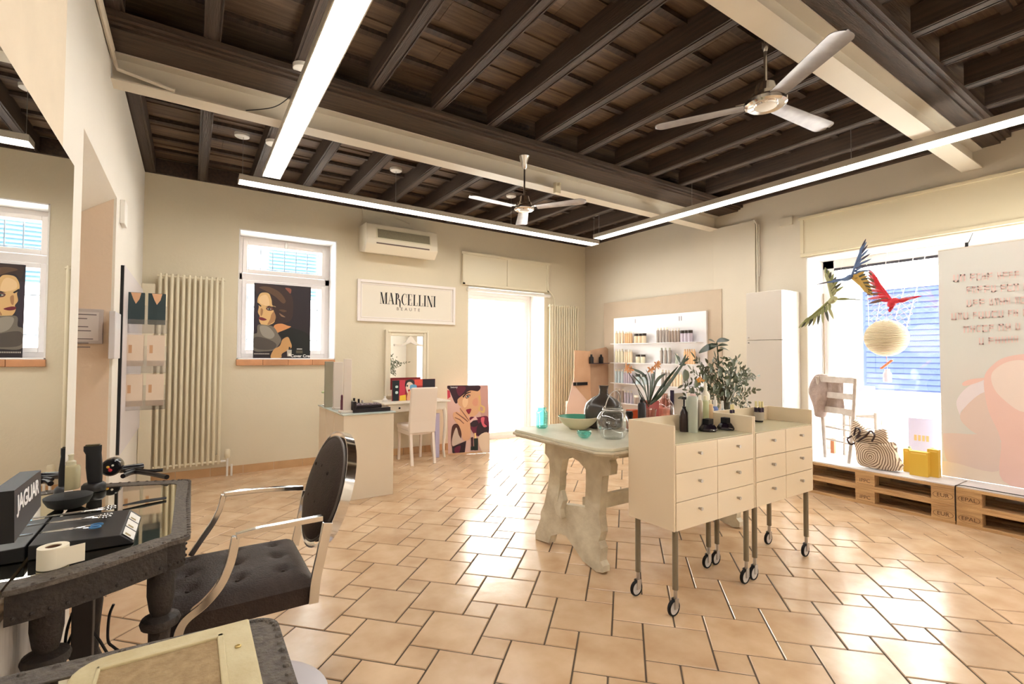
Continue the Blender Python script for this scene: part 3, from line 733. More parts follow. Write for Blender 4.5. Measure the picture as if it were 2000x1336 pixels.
for c in word:
    gl, adv = glyph(c)
    for g_ in gl: m_.prism([(cx_+u*sx_, z_b+v*hgt*1.15) for u, v in g_], 'y', BY-0.0145, BY-0.0118)
    cx_ += (adv+0.06)*sx_
m_.build('lettering', parent=sg, smooth=False)
pm = Py(797, 603, BY)
text_mesh('BEAUTE', 0.055, Matrix.Translation(Vector((pm.x, BY-0.013, pm.z-0.012))-sg.location) @ TY, mat('grey_ink', rgb(110, 98, 86), 0.6), 'small_lettering', sg, space=1.9)

# ================================================================== POSTERS
def poster(name, W_, H_, bgm, shapes, label, M, thick=0.006, cat='poster', border=None):
    """board in local xz plane facing -y, lower left corner at origin"""
    m_ = MB(world=False).m(bgm).box(0, W_, 0, thick, 0, H_); d = 0.0
    if border: m_.m(border).box(-0.004, W_+0.004, 0.001, thick+0.002, -0.004, H_+0.004)
    for i, (mt, pts, sm) in enumerate(shapes):
        d -= 0.00025
        q = catmull(pts, 5) if sm else pts
        q = [(min(max(u, 0), 1)*W_, min(max(v, 0), 1)*H_) for u, v in q]
        m_.m(mt); m_._f([m_.bm.verts.new((u, d, v)) for u, v in q])
    o = m_.build(name, smooth=False); o.matrix_world = M; return tag(o, label, cat)
def pc(n, r, g, b_): return mat('print_'+n, rgb(r, g, b_), 0.45)
SK, SKS, SKL = pc('skin', 226, 186, 128), pc('skin_shade', 176, 130, 88), pc('skin_light', 240, 206, 156)
def U(x, y, bx=(128, 85, 872, 1170)): return ((x-bx[0])/bx[2], 1-(y-bx[1])/bx[3])
def PL(l, bx=None): return [U(x, y, bx) if bx else U(x, y) for x, y in l]
hair, hair2 = pc('hair', 62, 44, 40), pc('hair_light', 100, 74, 54)
sh1 = [
 (pc('dusk', 52, 44, 56), PL([(128, 300), (200, 300), (210, 700), (128, 900)]), 0),
 (hair, PL([(150, 110), (300, 95), (560, 130), (700, 260), (720, 480), (690, 640), (560, 700), (440, 690), (400, 480), (330, 260), (230, 210), (170, 260)]), 1),
 (hair2, PL([(200, 150), (330, 130), (500, 200), (600, 330), (560, 380), (440, 280), (300, 200)]), 1),
 (SK, PL([(190, 300), (235, 235), (340, 235), (385, 330), (400, 420), (455, 450), (450, 600), (430, 690), (350, 735), (260, 740), (220, 700), (205, 640), (215, 600), (188, 540), (200, 450), (178, 380)]), 1),
 (SKL, PL([(215, 300), (300, 260), (345, 330), (350, 430), (260, 420), (205, 380)]), 1),
 (SKS, PL([(390, 560), (450, 500), (450, 640), (400, 700), (330, 730), (370, 640)]), 1),
 (pc('brow', 36, 26, 26), PL([(185, 390), (240, 440), (225, 452), (178, 415)]), 0),
 (pc('brow', 36, 26, 26), PL([(300, 448), (350, 432), (430, 450), (440, 470), (360, 455)]), 0),
 (pc('shadow_eye', 104, 62, 54), PL([(310, 462), (370, 448), (440, 465), (425, 490), (360, 510), (315, 495)]), 1),
 (pc('eye', 196, 206, 190), PL([(320, 480), (355, 466), (390, 484), (352, 497)]), 0),
 (pc('iris', 40, 60, 56), PL([(345, 470), (366, 470), (366, 495), (345, 495)]), 1),
 (SKS, PL([(230, 480), (262, 500), (252, 580), (228, 590)]), 1),
 (pc('lips', 120, 34, 48), PL([(204, 622), (250, 618), (320, 650), (270, 668), (215, 655)]), 1),
 (hair, PL([(400, 440), (500, 470), (640, 560), (680, 640), (560, 690), (470, 640), (445, 560)]), 1),
 (hair2, PL([(500, 490), (570, 520), (620, 500), (560, 480)]), 1),
 (pc('curl', 150, 118, 92), PL([(505, 540), (560, 570), (600, 600), (540, 590)]), 1),
 (pc('shoulder', 218, 150, 96), PL([(440, 730), (540, 705), (640, 735), (690, 750), (600, 800), (510, 840), (450, 870), (425, 800)]), 1),
 (pc('dress', 26, 30, 30), PL([(520, 850), (640, 790), (760, 780), (990, 900), (990, 1240), (700, 1240), (660, 940), (560, 930)]), 1),
 (pc('fur', 120, 112, 102), PL([(190, 740), (300, 735), (420, 760), (500, 880), (540, 980), (440, 1120), (300, 1150), (128, 1130), (128, 900), (180, 860)]), 1),
 (pc('fur_light', 156, 150, 138), PL([(220, 760), (340, 760), (440, 880), (380, 950), (260, 900)]), 1),
 (pc('fur_dark', 84, 78, 72), PL([(150, 930), (350, 960), (470, 1040), (400, 1120), (150, 1100)]), 1),
 (pc('arm', 208, 160, 104), PL([(560, 960), (640, 915), (680, 980), (700, 1090), (560, 1180), (540, 1250), (390, 1250), (430, 1120), (520, 1060)]), 1),
 (pc('bottle_grey', 196, 190, 178), PL([(630, 1120), (705, 1120), (705, 1225), (640, 1225)]), 0),
 (pc('white_ink', 238, 236, 232), PL([(655, 1180), (695, 1180), (690, 1222), (660, 1222)]), 0),
 (pc('dark_cap', 40, 30, 34), PL([(660, 1075), (685, 1075), (690, 1120), (655, 1120)]), 0),
 (pc('white_ink', 238, 236, 232), PL([(785, 1100), (870, 1100), (870, 1112), (785, 1112)]), 0),
 (pc('olive', 92, 86, 70), PL([(775, 1130), (878, 1130), (878, 1175), (775, 1175)]), 0),
 (pc('ember', 150, 88, 70), PL([(590, 130), (680, 140), (675, 215), (640, 190)]), 1),
]
# small faint writing strokes
def strokes(bx, x0, x1, y, h, mt, n, seed):
    r_ = random.Random(seed); x = x0; o_ = []
    for i in range(n):
        w_ = (x1-x0)/n; o_.append((mt, PL([(x, y), (x+w_*0.7, y), (x+w_*0.7, y+h), (x, y+h)], bx), 0)); x += w_
    return o_
sh1 += strokes((128, 85, 872, 1170), 140, 370, 1178, 18, pc('pale_ink', 190, 184, 176), 14, 1)
pw, ph = Py(607, 560, 6.02).x-Py(496, 552, 6.02).x, Py(496, 552, 6.02).z-1.233
p1 = poster('advertising_poster', pw, ph, pc('night', 44, 36, 42), sh1, 'dark poster of a woman in profile with grey fur, standing in the back window', Matrix.Translation((Py(496, 600, 6.02).x, 6.02, 1.2335)) @ Matrix.Rotation(math.radians(-1.0), 4, 'X'))
for (cx, ww) in ((0.885, 0.12),): pass
def ptext(body, size, u, v, W_, H_, par, mt, **k):
    t_ = text_mesh(body, size, Matrix.Translation((u*W_, -0.012, v*H_)) @ TY, mt, 'lettering', par, 0.0003, **k); return t_
ptext('Cover Cream', 0.045, 0.86, 0.03, pw, ph, p1, pc('white_ink', 238, 236, 232), bold=0.001)

# leaning poster on the floor
bx2 = (120, 120, 720, 1095)
Q = lambda l: PL(l, bx2)
sh2 = [
 (pc('mauve', 206, 158, 148), Q([(640, 120), (840, 120), (840, 640), (700, 640)]), 0),
 (pc('blush', 232, 190, 178), Q([(120, 380), (200, 200), (330, 450), (480, 660), (300, 900), (120, 1000)]), 1),
 (pc('tiara', 200, 60, 80), Q([(122, 190), (165, 200), (175, 300), (122, 335)]), 0),
 (pc('face', 228, 176, 134), Q([(290, 300), (400, 230), (560, 190), (680, 190), (700, 330), (700, 480), (640, 580), (560, 625), (500, 620), (440, 560), (380, 480), (310, 430)]), 1),
 (pc('cheek', 226, 160, 130), Q([(575, 350), (640, 330), (645, 440), (590, 460), (550, 410)]), 1),
 (pc('face_light', 244, 204, 160), Q([(390, 340), (470, 330), (470, 420), (420, 480), (380, 430)]), 1),
 (pc('fringe', 58, 28, 40), Q([(130, 120), (660, 120), (660, 215), (520, 205), (400, 270), (300, 340), (290, 400), (250, 400), (200, 300), (160, 200)]), 1),
 (pc('fringe_red', 104, 36, 56), Q([(280, 150), (430, 140), (420, 210), (320, 290)]), 1),
 (pc('brow2', 50, 26, 28), Q([(380, 300), (440, 240), (530, 222), (530, 235), (450, 262), (395, 320)]), 0),
 (pc('lid', 120, 70, 70), Q([(430, 300), (470, 270), (520, 275), (500, 310), (450, 335)]), 1),
 (pc('eye2', 210, 214, 206), Q([(440, 305), (475, 285), (505, 292), (470, 320)]), 1),
 (pc('iris', 40, 60, 56), Q([(462, 290), (486, 288), (484, 312), (464, 314)]), 1),
 (pc('lips2', 138, 26, 50), Q([(438, 520), (480, 503), (530, 505), (510, 560), (480, 585)]), 1),
 (pc('earring', 226, 190, 120), Q([(660, 300), (700, 310), (700, 430), (770, 480), (760, 570), (690, 560), (650, 500), (690, 430)]), 1),
 (pc('mauve', 206, 158, 148), Q([(690, 470), (735, 490), (730, 540), (690, 530)]), 1),
 (pc('silk', 110, 30, 60), Q([(500, 640), (640, 640), (820, 640), (830, 880), (700, 940), (600, 930), (500, 800)]), 1),
 (pc('silk_dark', 50, 28, 40), Q([(510, 720), (600, 680), (650, 740), (600, 790), (520, 780)]), 1),
 (pc('silk_dark', 50, 28, 40), Q([(640, 760), (720, 720), (825, 800), (810, 890), (660, 940), (610, 880)]), 1),
 (pc('silk_pink', 226, 104, 120), Q([(700, 650), (760, 650), (750, 740), (800, 790), (740, 800), (700, 720)]), 1),
 (pc('collar', 240, 196, 190), Q([(500, 690), (600, 620), (640, 680), (560, 690), (505, 730)]), 0),
 (pc('hand', 232, 178, 138), Q([(215, 560), (280, 540), (330, 560), (330, 480), (400, 490), (470, 600), (500, 700), (500, 960), (380, 990), (330, 800), (280, 740), (220, 640)]), 1),
 (pc('finger_line', 150, 96, 76), Q([(260, 545), (400, 640), (470, 700), (460, 712), (380, 650), (258, 560)]), 0),
 (pc('finger_line', 150, 96, 76), Q([(240, 625), (330, 660), (400, 730), (390, 738), (320, 675), (240, 638)]), 0),
 (pc('finger_line', 150, 96, 76), Q([(330, 480), (420, 590), (490, 690), (480, 695), (410, 605), (330, 495)]), 0),
 (pc('sleeve', 88, 48, 40), Q([(190, 780), (290, 740), (350, 900), (300, 1030), (180, 1080)]), 1),
 (pc('cloth', 214, 190, 172), Q([(190, 960), (260, 790), (300, 900), (340, 1010), (200, 1080)]), 1),
 (pc('silk_dark', 50, 28, 40), Q([(185, 1090), (430, 1005), (400, 1190), (240, 1215), (190, 1180)]), 0),
 (pc('silk', 110, 30, 60), Q([(230, 1110), (330, 1080), (300, 1190), (240, 1190)]), 1),
 (pc('cloth2', 232, 206, 180), Q([(640, 960), (820, 900), (815, 1210), (700, 1200)]), 1),
 (pc('lipstick_case', 28, 40, 34), Q([(560, 975), (635, 975), (630, 1165), (565, 1165)]), 0),
 (pc('lipstick_case', 28, 40, 34), Q([(505, 1100), (565, 1100), (565, 1160), (500, 1160)]), 0),
 (pc('case_dark', 70, 30, 40), Q([(510, 960), (550, 950), (550, 1100), (510, 1100)]), 0),
 (pc('bullet', 240, 200, 130), Q([(572, 890), (600, 890), (602, 975), (572, 975)]), 0),
 (pc('skirt', 214, 170, 130), Q([(120, 1190), (700, 1180), (710, 1215), (120, 1215)]), 0),
]
Pbr, Pbl = Vector((3.300, 5.48, 0.003)), Vector((2.765, 5.62, 0.003))
dx = (Pbr-Pbl); W2 = dx.length; az = math.atan2(dx.y, dx.x)
M = Matrix.Translation(Pbl) @ Matrix.Rotation(az, 4, 'Z') @ Matrix.Rotation(math.radians(-7), 4, 'X')
p2 = poster('advertising_poster', W2, 0.885, pc('rose_ground', 226, 186, 172), sh2, 'poster of a woman with dark fringe and red lips leaning by the dressing table', M, 0.008)
ptext('beauty', 0.035, 0.16, 0.975, W2, 0.885, p2, pc('white_ink', 238, 236, 232))

# ================================================================== DRESSING TABLE AREA
dt = thing('dressing_table', (2.35, 5.72, 0), 'white dressing table with small drawers and curved legs under the sign', 'table')
DW = mat('dressing_white', rgb(238, 230, 216), 0.4)
tx0, tx1, ty0, ty1 = 1.88, 2.735, 5.50, 5.955
m_ = MB().m(DW).box(tx0, tx1, ty0, ty1, 0.695, 0.715); m_.build('tabletop', parent=dt, smooth=False, bevel=0.006)
m_ = MB().m(DW).box(tx0+0.05, tx1-0.05, ty0+0.03, ty1-0.02, 0.60, 0.695); m_.build('apron', parent=dt, smooth=False, bevel=0.004)
for (xa, xb) in ((tx0+0.06, tx0+0.32), (tx1-0.34, tx1-0.08)):
    m_ = MB().m(DW).box(xa, xb, ty0+0.02, ty0+0.032, 0.61, 0.688); dd = m_.build('drawer', parent=dt, smooth=False, bevel=0.003)
    m_ = MB().m(BLACK).ball(((xa+xb)/2, ty0+0.008, 0.65), 0.012); m_.build('knob', parent=dd)
for x in (tx0+0.07, tx1-0.07):
    for y in (ty0+0.05, ty1-0.05):
        s_ = -1 if x < 2.3 else 1
        pts = [(x, y, 0.62), (x+s_*0.018, y, 0.50), (x+s_*0.012, y, 0.30), (x-s_*0.002, y, 0.14), (x+s_*0.008, y, 0.03), (x+s_*0.014, y, 0.0)]
        m_ = MB().m(DW).tube(catmull(pts, 4, False), [0.026]*5+[0.022]*5+[0.017]*11, 8); m_.build('leg', parent=dt)
# wall mirror with crest
wm = thing('dressing_mirror', (2.33, BY, 0.76), 'white framed mirror with a carved crest on the wall behind the dressing table', 'mirror')
mx0, mx1, mz0, mz1 = 2.038, 2.625, 0.76, 1.595
m_ = MB().m(mat('mirror_frame', rgb(234, 224, 200), 0.4)); frame(m_, mx0, mx1, mz0, mz1, 0.03, BY-0.05, BY-0.002); frame(m_, mx0+0.028, mx1-0.028, mz0+0.028, mz1-0.028, 0.045, BY-0.035, BY-0.002); m_.build('frame', parent=wm, smooth=False, bevel=0.006)
m_ = MB().m(MIRR).box(mx0+0.07, mx1-0.07, BY-0.016, BY-0.012, mz0+0.07, mz1-0.07); m_.build('mirror_glass', parent=wm, smooth=False)
cr = [(770, 672), (785, 673), (793, 668), (797, 660), (802, 656), (807, 660), (812, 668), (818, 672), (825, 673), (825, 677), (812, 674), (802, 669), (793, 673), (785, 677), (771, 676)]
m_ = MB().m(DW).prism([(Py(a, c, BY-0.03).x, Py(a, c, BY-0.03).z) for a, c in cr], 'y', BY-0.032, BY-0.018); m_.build('crest', parent=wm, smooth=False)
# standing card poster on the dressing table
bx3 = (250, 960, 790, 380)
R3 = lambda l: PL(l, bx3)
sh3 = [
 (pc('card_dark', 22, 36, 42), R3([(250, 975), (375, 975), (375, 1340), (262, 1340)]), 0),
 (pc('card_red', 206, 60, 80), R3([(380, 970), (480, 970), (480, 1340), (370, 1340)]), 0),
 (pc('card_red2', 222, 84, 70), R3([(650, 965), (800, 965), (800, 1080), (650, 1080)]), 0),
 (pc('card_face', 236, 214, 196), R3([(490, 1060), (520, 1010), (590, 1000), (640, 1060), (640, 1140), (600, 1200), (540, 1240), (500, 1140)]), 1),
 (pc('card_hair', 40, 32, 36), R3([(475, 1060), (500, 980), (600, 960), (650, 1010), (640, 1060), (580, 1010), (520, 1020), (490, 1100)]), 1),
 (pc('card_blue', 110, 170, 206), R3([(575, 1065), (680, 1065), (680, 1150), (580, 1150)]), 1),
 (pc('lips3', 190, 40, 60), R3([(530, 1150), (570, 1145), (560, 1180), (540, 1182)]), 1),
 (pc('iris', 40, 60, 56), R3([(505, 1065), (530, 1060), (530, 1090), (510, 1090)]), 1),
 (pc('hand', 232, 178, 138), R3([(530, 1200), (570, 1170), (590, 1220), (640, 1190), (640, 1340), (520, 1340)]), 1),
 (pc('card_yellow', 240, 200, 70), R3([(385, 1250), (495, 1235), (500, 1340), (385, 1340)]), 0),
 (pc('card_black', 26, 20, 34), R3([(800, 965), (1035, 965), (1035, 1340), (800, 1340)]), 0),
 (pc('pale_dot', 200, 220, 214), R3([(310, 1070), (350, 1070), (350, 1105), (310, 1105)]), 1),
 (pc('pale_dot', 200, 220, 214), R3([(310, 1170), (350, 1170), (350, 1210), (310, 1210)]), 1),
]
ca, cb = Py(766, 741, 5.72), Py(850, 741, 5.72)
poster('counter_card', cb.x-ca.x, Py(800, 741, 5.72).z-0.716, pc('card_ground', 150, 40, 50), sh3, 'small colourful standing card with a comic style face on the dressing table', Matrix.Translation((ca.x, 5.72, 0.716)), 0.01, 'card')
# white sheet right of the card, grey tube things
m_ = MB().m(WHITE).lathe([(0.03, 0), (0.032, 0.003), (0.03, 0.03), (0.012, 0.045), (0.010, 0.07), (0.0, 0.072)], (1.945, 5.66, 0.716), 16)
tag(m_.build('cream_jar'), 'little white jar at the left end of the dressing table', 'jar')
# lilac folding stand by the legs (rolled paper bags)
m_ = MB().m(mat('lilac_board', rgb(196, 190, 220), 0.5)).box(2.56, 2.62, 5.57, 5.60, 0.0, 0.55)
tag(m_.build('folded_easel', smooth=False, bevel=0.004), 'narrow lilac board standing between the dressing table and the leaning poster', 'board')

# white dining chair in front of the dressing table
wc = thing('dining_chair', (2.30, 5.52, 0), 'white upholstered dining chair with its back to us at the dressing table', 'chair')
CW = mat('chair_white', rgb(240, 226, 212), 0.55)
bxa, bxb = 2.125, 2.455
m_ = MB().m(CW); rows = []
for (z, yo, th) in ((0.36, 5.335, 0.05), (0.50, 5.325, 0.05), (0.70, 5.30, 0.045), (0.90, 5.275, 0.035)):
    rows.append([(bxa, yo, z), (bxb, yo, z), (bxb, yo+th, z), (bxa, yo+th, z)])
V = m_.grid(rows, closed=True); m_._f(V[0]); m_._f(V[-1]); m_.build('backrest', parent=wc, smooth=False, bevel=0.014, seg=3)
m_ = MB().m(CW).box(bxa-0.005, bxb+0.005, 5.36, 5.74, 0.385, 0.45); m_.build('seat', parent=wc, smooth=False, bevel=0.02, seg=3)
m_ = MB().m(CW).box(bxa+0.005, bxb-0.005, 5.37, 5.73, 0.34, 0.387); m_.build('seat_rail', parent=wc, smooth=False, bevel=0.004)
for x, y, yb in ((bxa+0.025, 5.36, 5.30), (bxb-0.025, 5.36, 5.30), (bxa+0.025, 5.71, 5.73), (bxb-0.025, 5.71, 5.73)):
    m_ = MB().m(CW).tube([(x, yb, 0), (x, y, 0.37)], 0.02, 4, sq=(0.014, 0.014) if yb > 5.5 else (0.016, 0.016)); m_.build('leg', parent=wc, smooth=False, bevel=0.003)

# ================================================================== MAKE-UP COUNTER
mc = thing('display_counter', (1.35, 4.80, 0), 'white display counter left of the dressing table carrying a make-up stand', 'counter')
CWH = mat('counter_white', rgb(232, 216, 192), 0.4)
kx0, kx1, ky0, ky1 = 1.125, 1.578, 4.34, 5.30
m_ = MB().m(CWH).box(kx0, kx1, ky0, ky1, 0, 0.745); m_.build('body', parent=mc, smooth=False, bevel=0.003)
m_ = MB().m(CWH).box(kx0-0.004, kx0, ky0+0.33, ky0+0.336, 0.02, 0.74).box(kx0-0.004, kx0, ky0+0.66, ky0+0.666, 0.02, 0.74); m_.build('panel_seam', parent=mc, smooth=False)
m_ = MB().m(mat('counter_glass', rgb(200, 210, 204), 0.1)).box(kx0-0.012, kx1+0.014, ky0-0.012, ky1+0.01, 0.745, 0.757); m_.build('glass_top', parent=mc, smooth=False, bevel=0.002)
KZ = 0.757
# grey mirror slab, white stand fins, black tester tray
a = Py(635, 706, 5.0); c = Py(651, 706, 5.0)
m_ = MB().m(mat('grey_slab', rgb(150, 142, 122), 0.4)).box(a.x, c.x, 4.99, 5.02, KZ, a.z)
tag(m_.build('tester_mirror', smooth=False, bevel=0.003), 'grey upright mirror slab at the back left of the white counter', 'mirror')
a = Py(652, 707, 4.78); c = Py(670, 707, 4.78)
ms = thing('makeup_stand', ((a.x+c.x)/2, 4.75, KZ), 'white two fin make-up stand with dark lipsticks on the counter', 'stand')
m_ = MB().m(mat('stand_white', rgb(226, 214, 202), 0.35)).box(a.x, c.x, 4.77, 4.80, KZ, a.z).box(a.x, c.x+0.015, 4.74, 4.83, KZ, KZ+0.02); m_.build('fin', parent=ms, smooth=False, bevel=0.003)
a2 = Py(672, 701, 4.46); c2_ = Py(687, 700, 4.46)
m_ = MB().m(MATS['stand_white']).box(a2.x, c2_.x, 4.45, 4.48, KZ, a2.z).box(a2.x-0.03, c2_.x+0.01, 4.42, 4.52, KZ, KZ+0.02); m_.build('fin', parent=ms, smooth=False, bevel=0.003)
p = Py(667, 780, 4.62)
for k in range(3):
    mm = MB().m(mat('plum', rgb(96, 42, 62), 0.3)).lathe([(0.011, 0), (0.011, 0.10), (0.009, 0.10), (0.009, 0.14), (0.0, 0.15)], (p.x+0.005*k, 4.56+0.045*k, KZ), 12)
    tag(mm.build('lipstick_tube'), 'upright plum lipstick tube between the two fins of the make-up stand', 'lipstick', 'lipsticks between the stand fins')
tr = thing('tester_tray', (1.42, 4.50, KZ), 'black stepped tester tray full of make-up on the counter', 'tray')
t0, t1 = Py(690, 800, 4.40).x, Py(763, 797, 4.40).x
m_ = MB().m(mat('tray_black', rgb(34, 28, 34), 0.3)).box(t0, t1, 4.40, 4.60, KZ, KZ+0.035).box(t0, t1-0.07, 4.44, 4.62, KZ+0.035, KZ+0.058).box(t0, t0+0.03, 4.40, 4.64, KZ+0.035, KZ+0.10); m_.build('base', parent=tr, smooth=False, bevel=0.003)
m_ = MB().m(mat('tray_grey', rgb(120, 104, 116), 0.3))
for i in range(5):
    for j in range(3): m_.box(t0+0.045+i*0.048, t0+0.045+i*0.048+0.036, 4.455+j*0.055, 4.455+j*0.055+0.036, KZ+0.058, KZ+0.066)
m_.build('tester_pans', parent=tr, smooth=False)
for i, (px_, col, h_) in enumerate(((692, 'w', 0.11), (701, 'b', 0.10), (708, 'w', 0.085), (715, 'w', 0.06))):
    q = Py(px_, 780, 4.66).x
    mm = MB().m(WHITE if col == 'w' else BLACK).lathe([(0.015, 0), (0.017, 0.003), (0.017, h_*0.6), (0.010, h_*0.66)], (q, 4.665, KZ), 14).m(BLACK if i != 2 else BRUSH).lathe([(0.010, h_*0.66), (0.010, h_), (0, h_)], (q, 4.665, KZ), 14)
    tag(mm.build('cosmetic_bottle'), ('small white bottle with black cap nearest the stand, behind the tester tray', 'small black bottle behind the tester tray', 'small white bottle with metal cap behind the tester tray', 'shortest white bottle with black cap behind the tester tray')[i], 'bottle')
q = Py(632, 780, 5.2).x
mm = MB().m(BRUSH).lathe([(0.02, 0), (0.02, 0.01), (0.004, 0.015), (0.004, 0.13)], (q, 5.16, KZ), 12).m(mat('greenish', rgb(190, 200, 150), 0.4)).ball((q-0.01, 5.16, KZ+0.14), 0.022, 1, 1, 0.6)
tag(mm.build('jewel_stand'), 'tiny metal stand at the far left end of the white counter', 'stand')

# ================================================================== RIGHT WALL: PANEL, SHELVES, CABINET
m_ = MB().m(GREYP).box(RX-0.040, RX-0.001, 3.49, 5.505, 0.09, 2.105)
tag(m_.build('wall_panel', smooth=False, bevel=0.002), 'large taupe panel on the right wall behind the lit product shelves', 'panel')
su = thing('shelf_unit', (5.36, 4.47, 0.45), 'white wall board with four thin shelves of hair products', 'shelf unit')
m_ = MB().m(SHELFB).box(5.345, 5.376, 3.68, 5.262, 0.45, 1.85); m_.build('back_board', parent=su, smooth=False, bevel=0.002)
SZ = (1.462, 1.182, 0.886, 0.60)
for z in SZ:
    m_ = MB().m(SHELFB).box(5.195, 5.345, 3.72, 5.185, z-0.008, z); m_.build('shelf', parent=su, smooth=False)
lg = mat('logo_grey', rgb(150, 142, 150), 0.5)
m_ = MB().m(lg); p = Px(1329, 622, 5.345)
for dx_ in (-0.02, 0.012): m_.box(5.343, 5.345, p.y+dx_, p.y+dx_+0.012, p.z-0.03, p.z+0.03)
p = Px(1241, 627, 5.345); m_.box(5.343, 5.345, p.y-0.006, p.y+0.006, p.z-0.03, p.z+0.03); m_.build('logo', parent=su, smooth=False)

def bottle_proto(name, mt, cap, r, h, kind):
    r_ = thing(name, (0, 0, 0), 'x', kind)
    if kind == 'jar':
        MB(world=False).m(mt).lathe([(r*0.92, 0), (r, 0.004), (r, h*0.72), (r*0.96, h*0.75)], seg=16).build('body', parent=r_)
        MB(world=False).m(cap).lathe([(r*1.02, h*0.75), (r*1.02, h), (0, h)], seg=16).build('lid', parent=r_)
    elif kind == 'pump':
        MB(world=False).m(mt).lathe([(r*0.9, 0), (r, 0.006), (r, h*0.74), (r*0.5, h*0.80), (r*0.42, h*0.82)], seg=16).build('body', parent=r_)
        MB(world=False).m(cap).lathe([(r*0.42, h*0.82), (r*0.42, h*0.88), (r*0.14, h*0.89), (r*0.14, h*0.96), (0, h*0.96)], seg=12).box(-r*0.9, r*0.2, -r*0.18, r*0.18, h*0.95, h).build('pump', parent=r_)
    else:
        MB(world=False).m(mt).lathe([(r*0.92, 0), (r, 0.005), (r, h*0.80), (r*0.55, h*0.86)], seg=16).build('body', parent=r_)
        MB(world=False).m(cap).lathe([(r*0.55, h*0.86), (r*0.52, h*0.985), (r*0.4, h), (0, h)], seg=14).build('cap', parent=r_)
    return r_
BC = dict(cream=mat('bottle_cream', rgb(240, 218, 186), 0.35), ccap=mat('cap_cream', rgb(246, 238, 220), 0.35), sil=mat('bottle_silver', rgb(176, 164, 156), 0.3, metal=0.2), ivory=mat('bottle_ivory', rgb(236, 228, 200), 0.35),
          pale=mat('bottle_pale_blue', rgb(206, 220, 224), 0.3), taupe=mat('bottle_taupe', rgb(168, 148, 134), 0.35), peach=mat('bottle_peach', rgb(232, 190, 146), 0.4), dk=mat('lid_dark', rgb(58, 48, 40), 0.4), grn=mat('bottle_sage', rgb(190, 196, 178), 0.35), lil=mat('bottle_lilac', rgb(196, 184, 196), 0.35))
SHN = ('top', 'second', 'third', 'lowest')
protos = {}
def shelf_row(si, px0, px1, n, mt, capm, r, h, kind, desc, x=5.27):
    """n equal containers spaced between two picture columns on shelf si"""
    z = SZ[si]; ya, yb = Px(px0, 700, x).y, Px(px1, 700, x).y
    key = (mt, capm, r, h, kind); nm = 'product_jar' if kind == 'jar' else ('pump_bottle' if kind == 'pump' else 'product_bottle')
    lab = desc+' on the '+SHN[si]+' shelf'
    for k in range(n):
        y = ya+(yb-ya)*(k/(n-1) if n > 1 else 0.5)
        if key not in protos:
            pr = bottle_proto(nm, BC[mt], BC[capm], r, h, kind); protos[key] = pr; o = pr
        else: o = dup(protos[key])
        o.location = (x, y, z); o['label'] = lab; o['category'] = 'jar' if kind == 'jar' else 'bottle'; o['group'] = lab
shelf_row(0, 1204, 1216, 3, 'cream', 'ccap', 0.021, 0.19, 'b', 'tall cream bottle at the left end')
shelf_row(0, 1222, 1233, 4, 'peach', 'ccap', 0.017, 0.17, 'b', 'slim peach bottle beside the dark lidded jars')
shelf_row(0, 1243, 1258, 3, 'cream', 'dk', 0.032, 0.135, 'jar', 'cream jar with dark lid in the left half')
shelf_row(0, 1285, 1303, 4, 'sil', 'ccap', 0.021, 0.20, 'b', 'tall silver bottle in the right half')
shelf_row(0, 1308, 1326, 4, 'taupe', 'ccap', 0.017, 0.18, 'b', 'slim taupe bottle in the right half')
shelf_row(0, 1334, 1348, 3, 'lil', 'dk', 0.032, 0.15, 'jar', 'pale lilac jar with dark lid')
shelf_row(1, 1204, 1215, 3, 'ivory', 'ccap', 0.022, 0.20, 'b', 'ivory bottle at the left end')
shelf_row(1, 1221, 1233, 4, 'cream', 'ccap', 0.018, 0.19, 'b', 'slim cream bottle left of the striped jars')
shelf_row(1, 1246, 1256, 2, 'ivory', 'dk', 0.032, 0.12, 'jar', 'ivory jar with dark lid')
shelf_row(1, 1292, 1308, 3, 'sil', 'grn', 0.022, 0.21, 'b', 'tall silver bottle behind the plant')
shelf_row(1, 1322, 1322, 1, 'grn', 'ccap', 0.018, 0.13, 'b', 'single short sage bottle with round cap')
shelf_row(1, 1338, 1356, 5, 'peach', 'peach', 0.017, 0.19, 'b', 'orange peach bottle at the right end')
shelf_row(2, 1203, 1215, 3, 'pale', 'ccap', 0.021, 0.20, 'b', 'pale blue bottle at the left end')
shelf_row(2, 1220, 1233, 4, 'lil', 'ccap', 0.018, 0.18, 'b', 'slim lilac bottle behind the orange flower')
shelf_row(2, 1246, 1258, 2, 'pale', 'dk', 0.032, 0.14, 'jar', 'pale blue jar with dark lid')
shelf_row(2, 1294, 1306, 3, 'sil', 'ccap', 0.021, 0.21, 'b', 'tall grey bottle')
shelf_row(2, 1312, 1330, 4, 'cream', 'ccap', 0.018, 0.19, 'b', 'slim cream bottle in the right half')
shelf_row(3, 1203, 1216, 3, 'taupe', 'ccap', 0.021, 0.20, 'b', 'taupe bottle at the left end')
shelf_row(3, 1221, 1233, 3, 'lil', 'ccap', 0.018, 0.18, 'b', 'slim lilac bottle')
shelf_row(3, 1243, 1243, 1, 'taupe', 'ccap', 0.036, 0.13, 'jar', 'single taupe jar with pale lid')
shelf_row(3, 1296, 1330, 6, 'sil', 'ccap', 0.019, 0.19, 'b', 'silver bottle behind the vases')

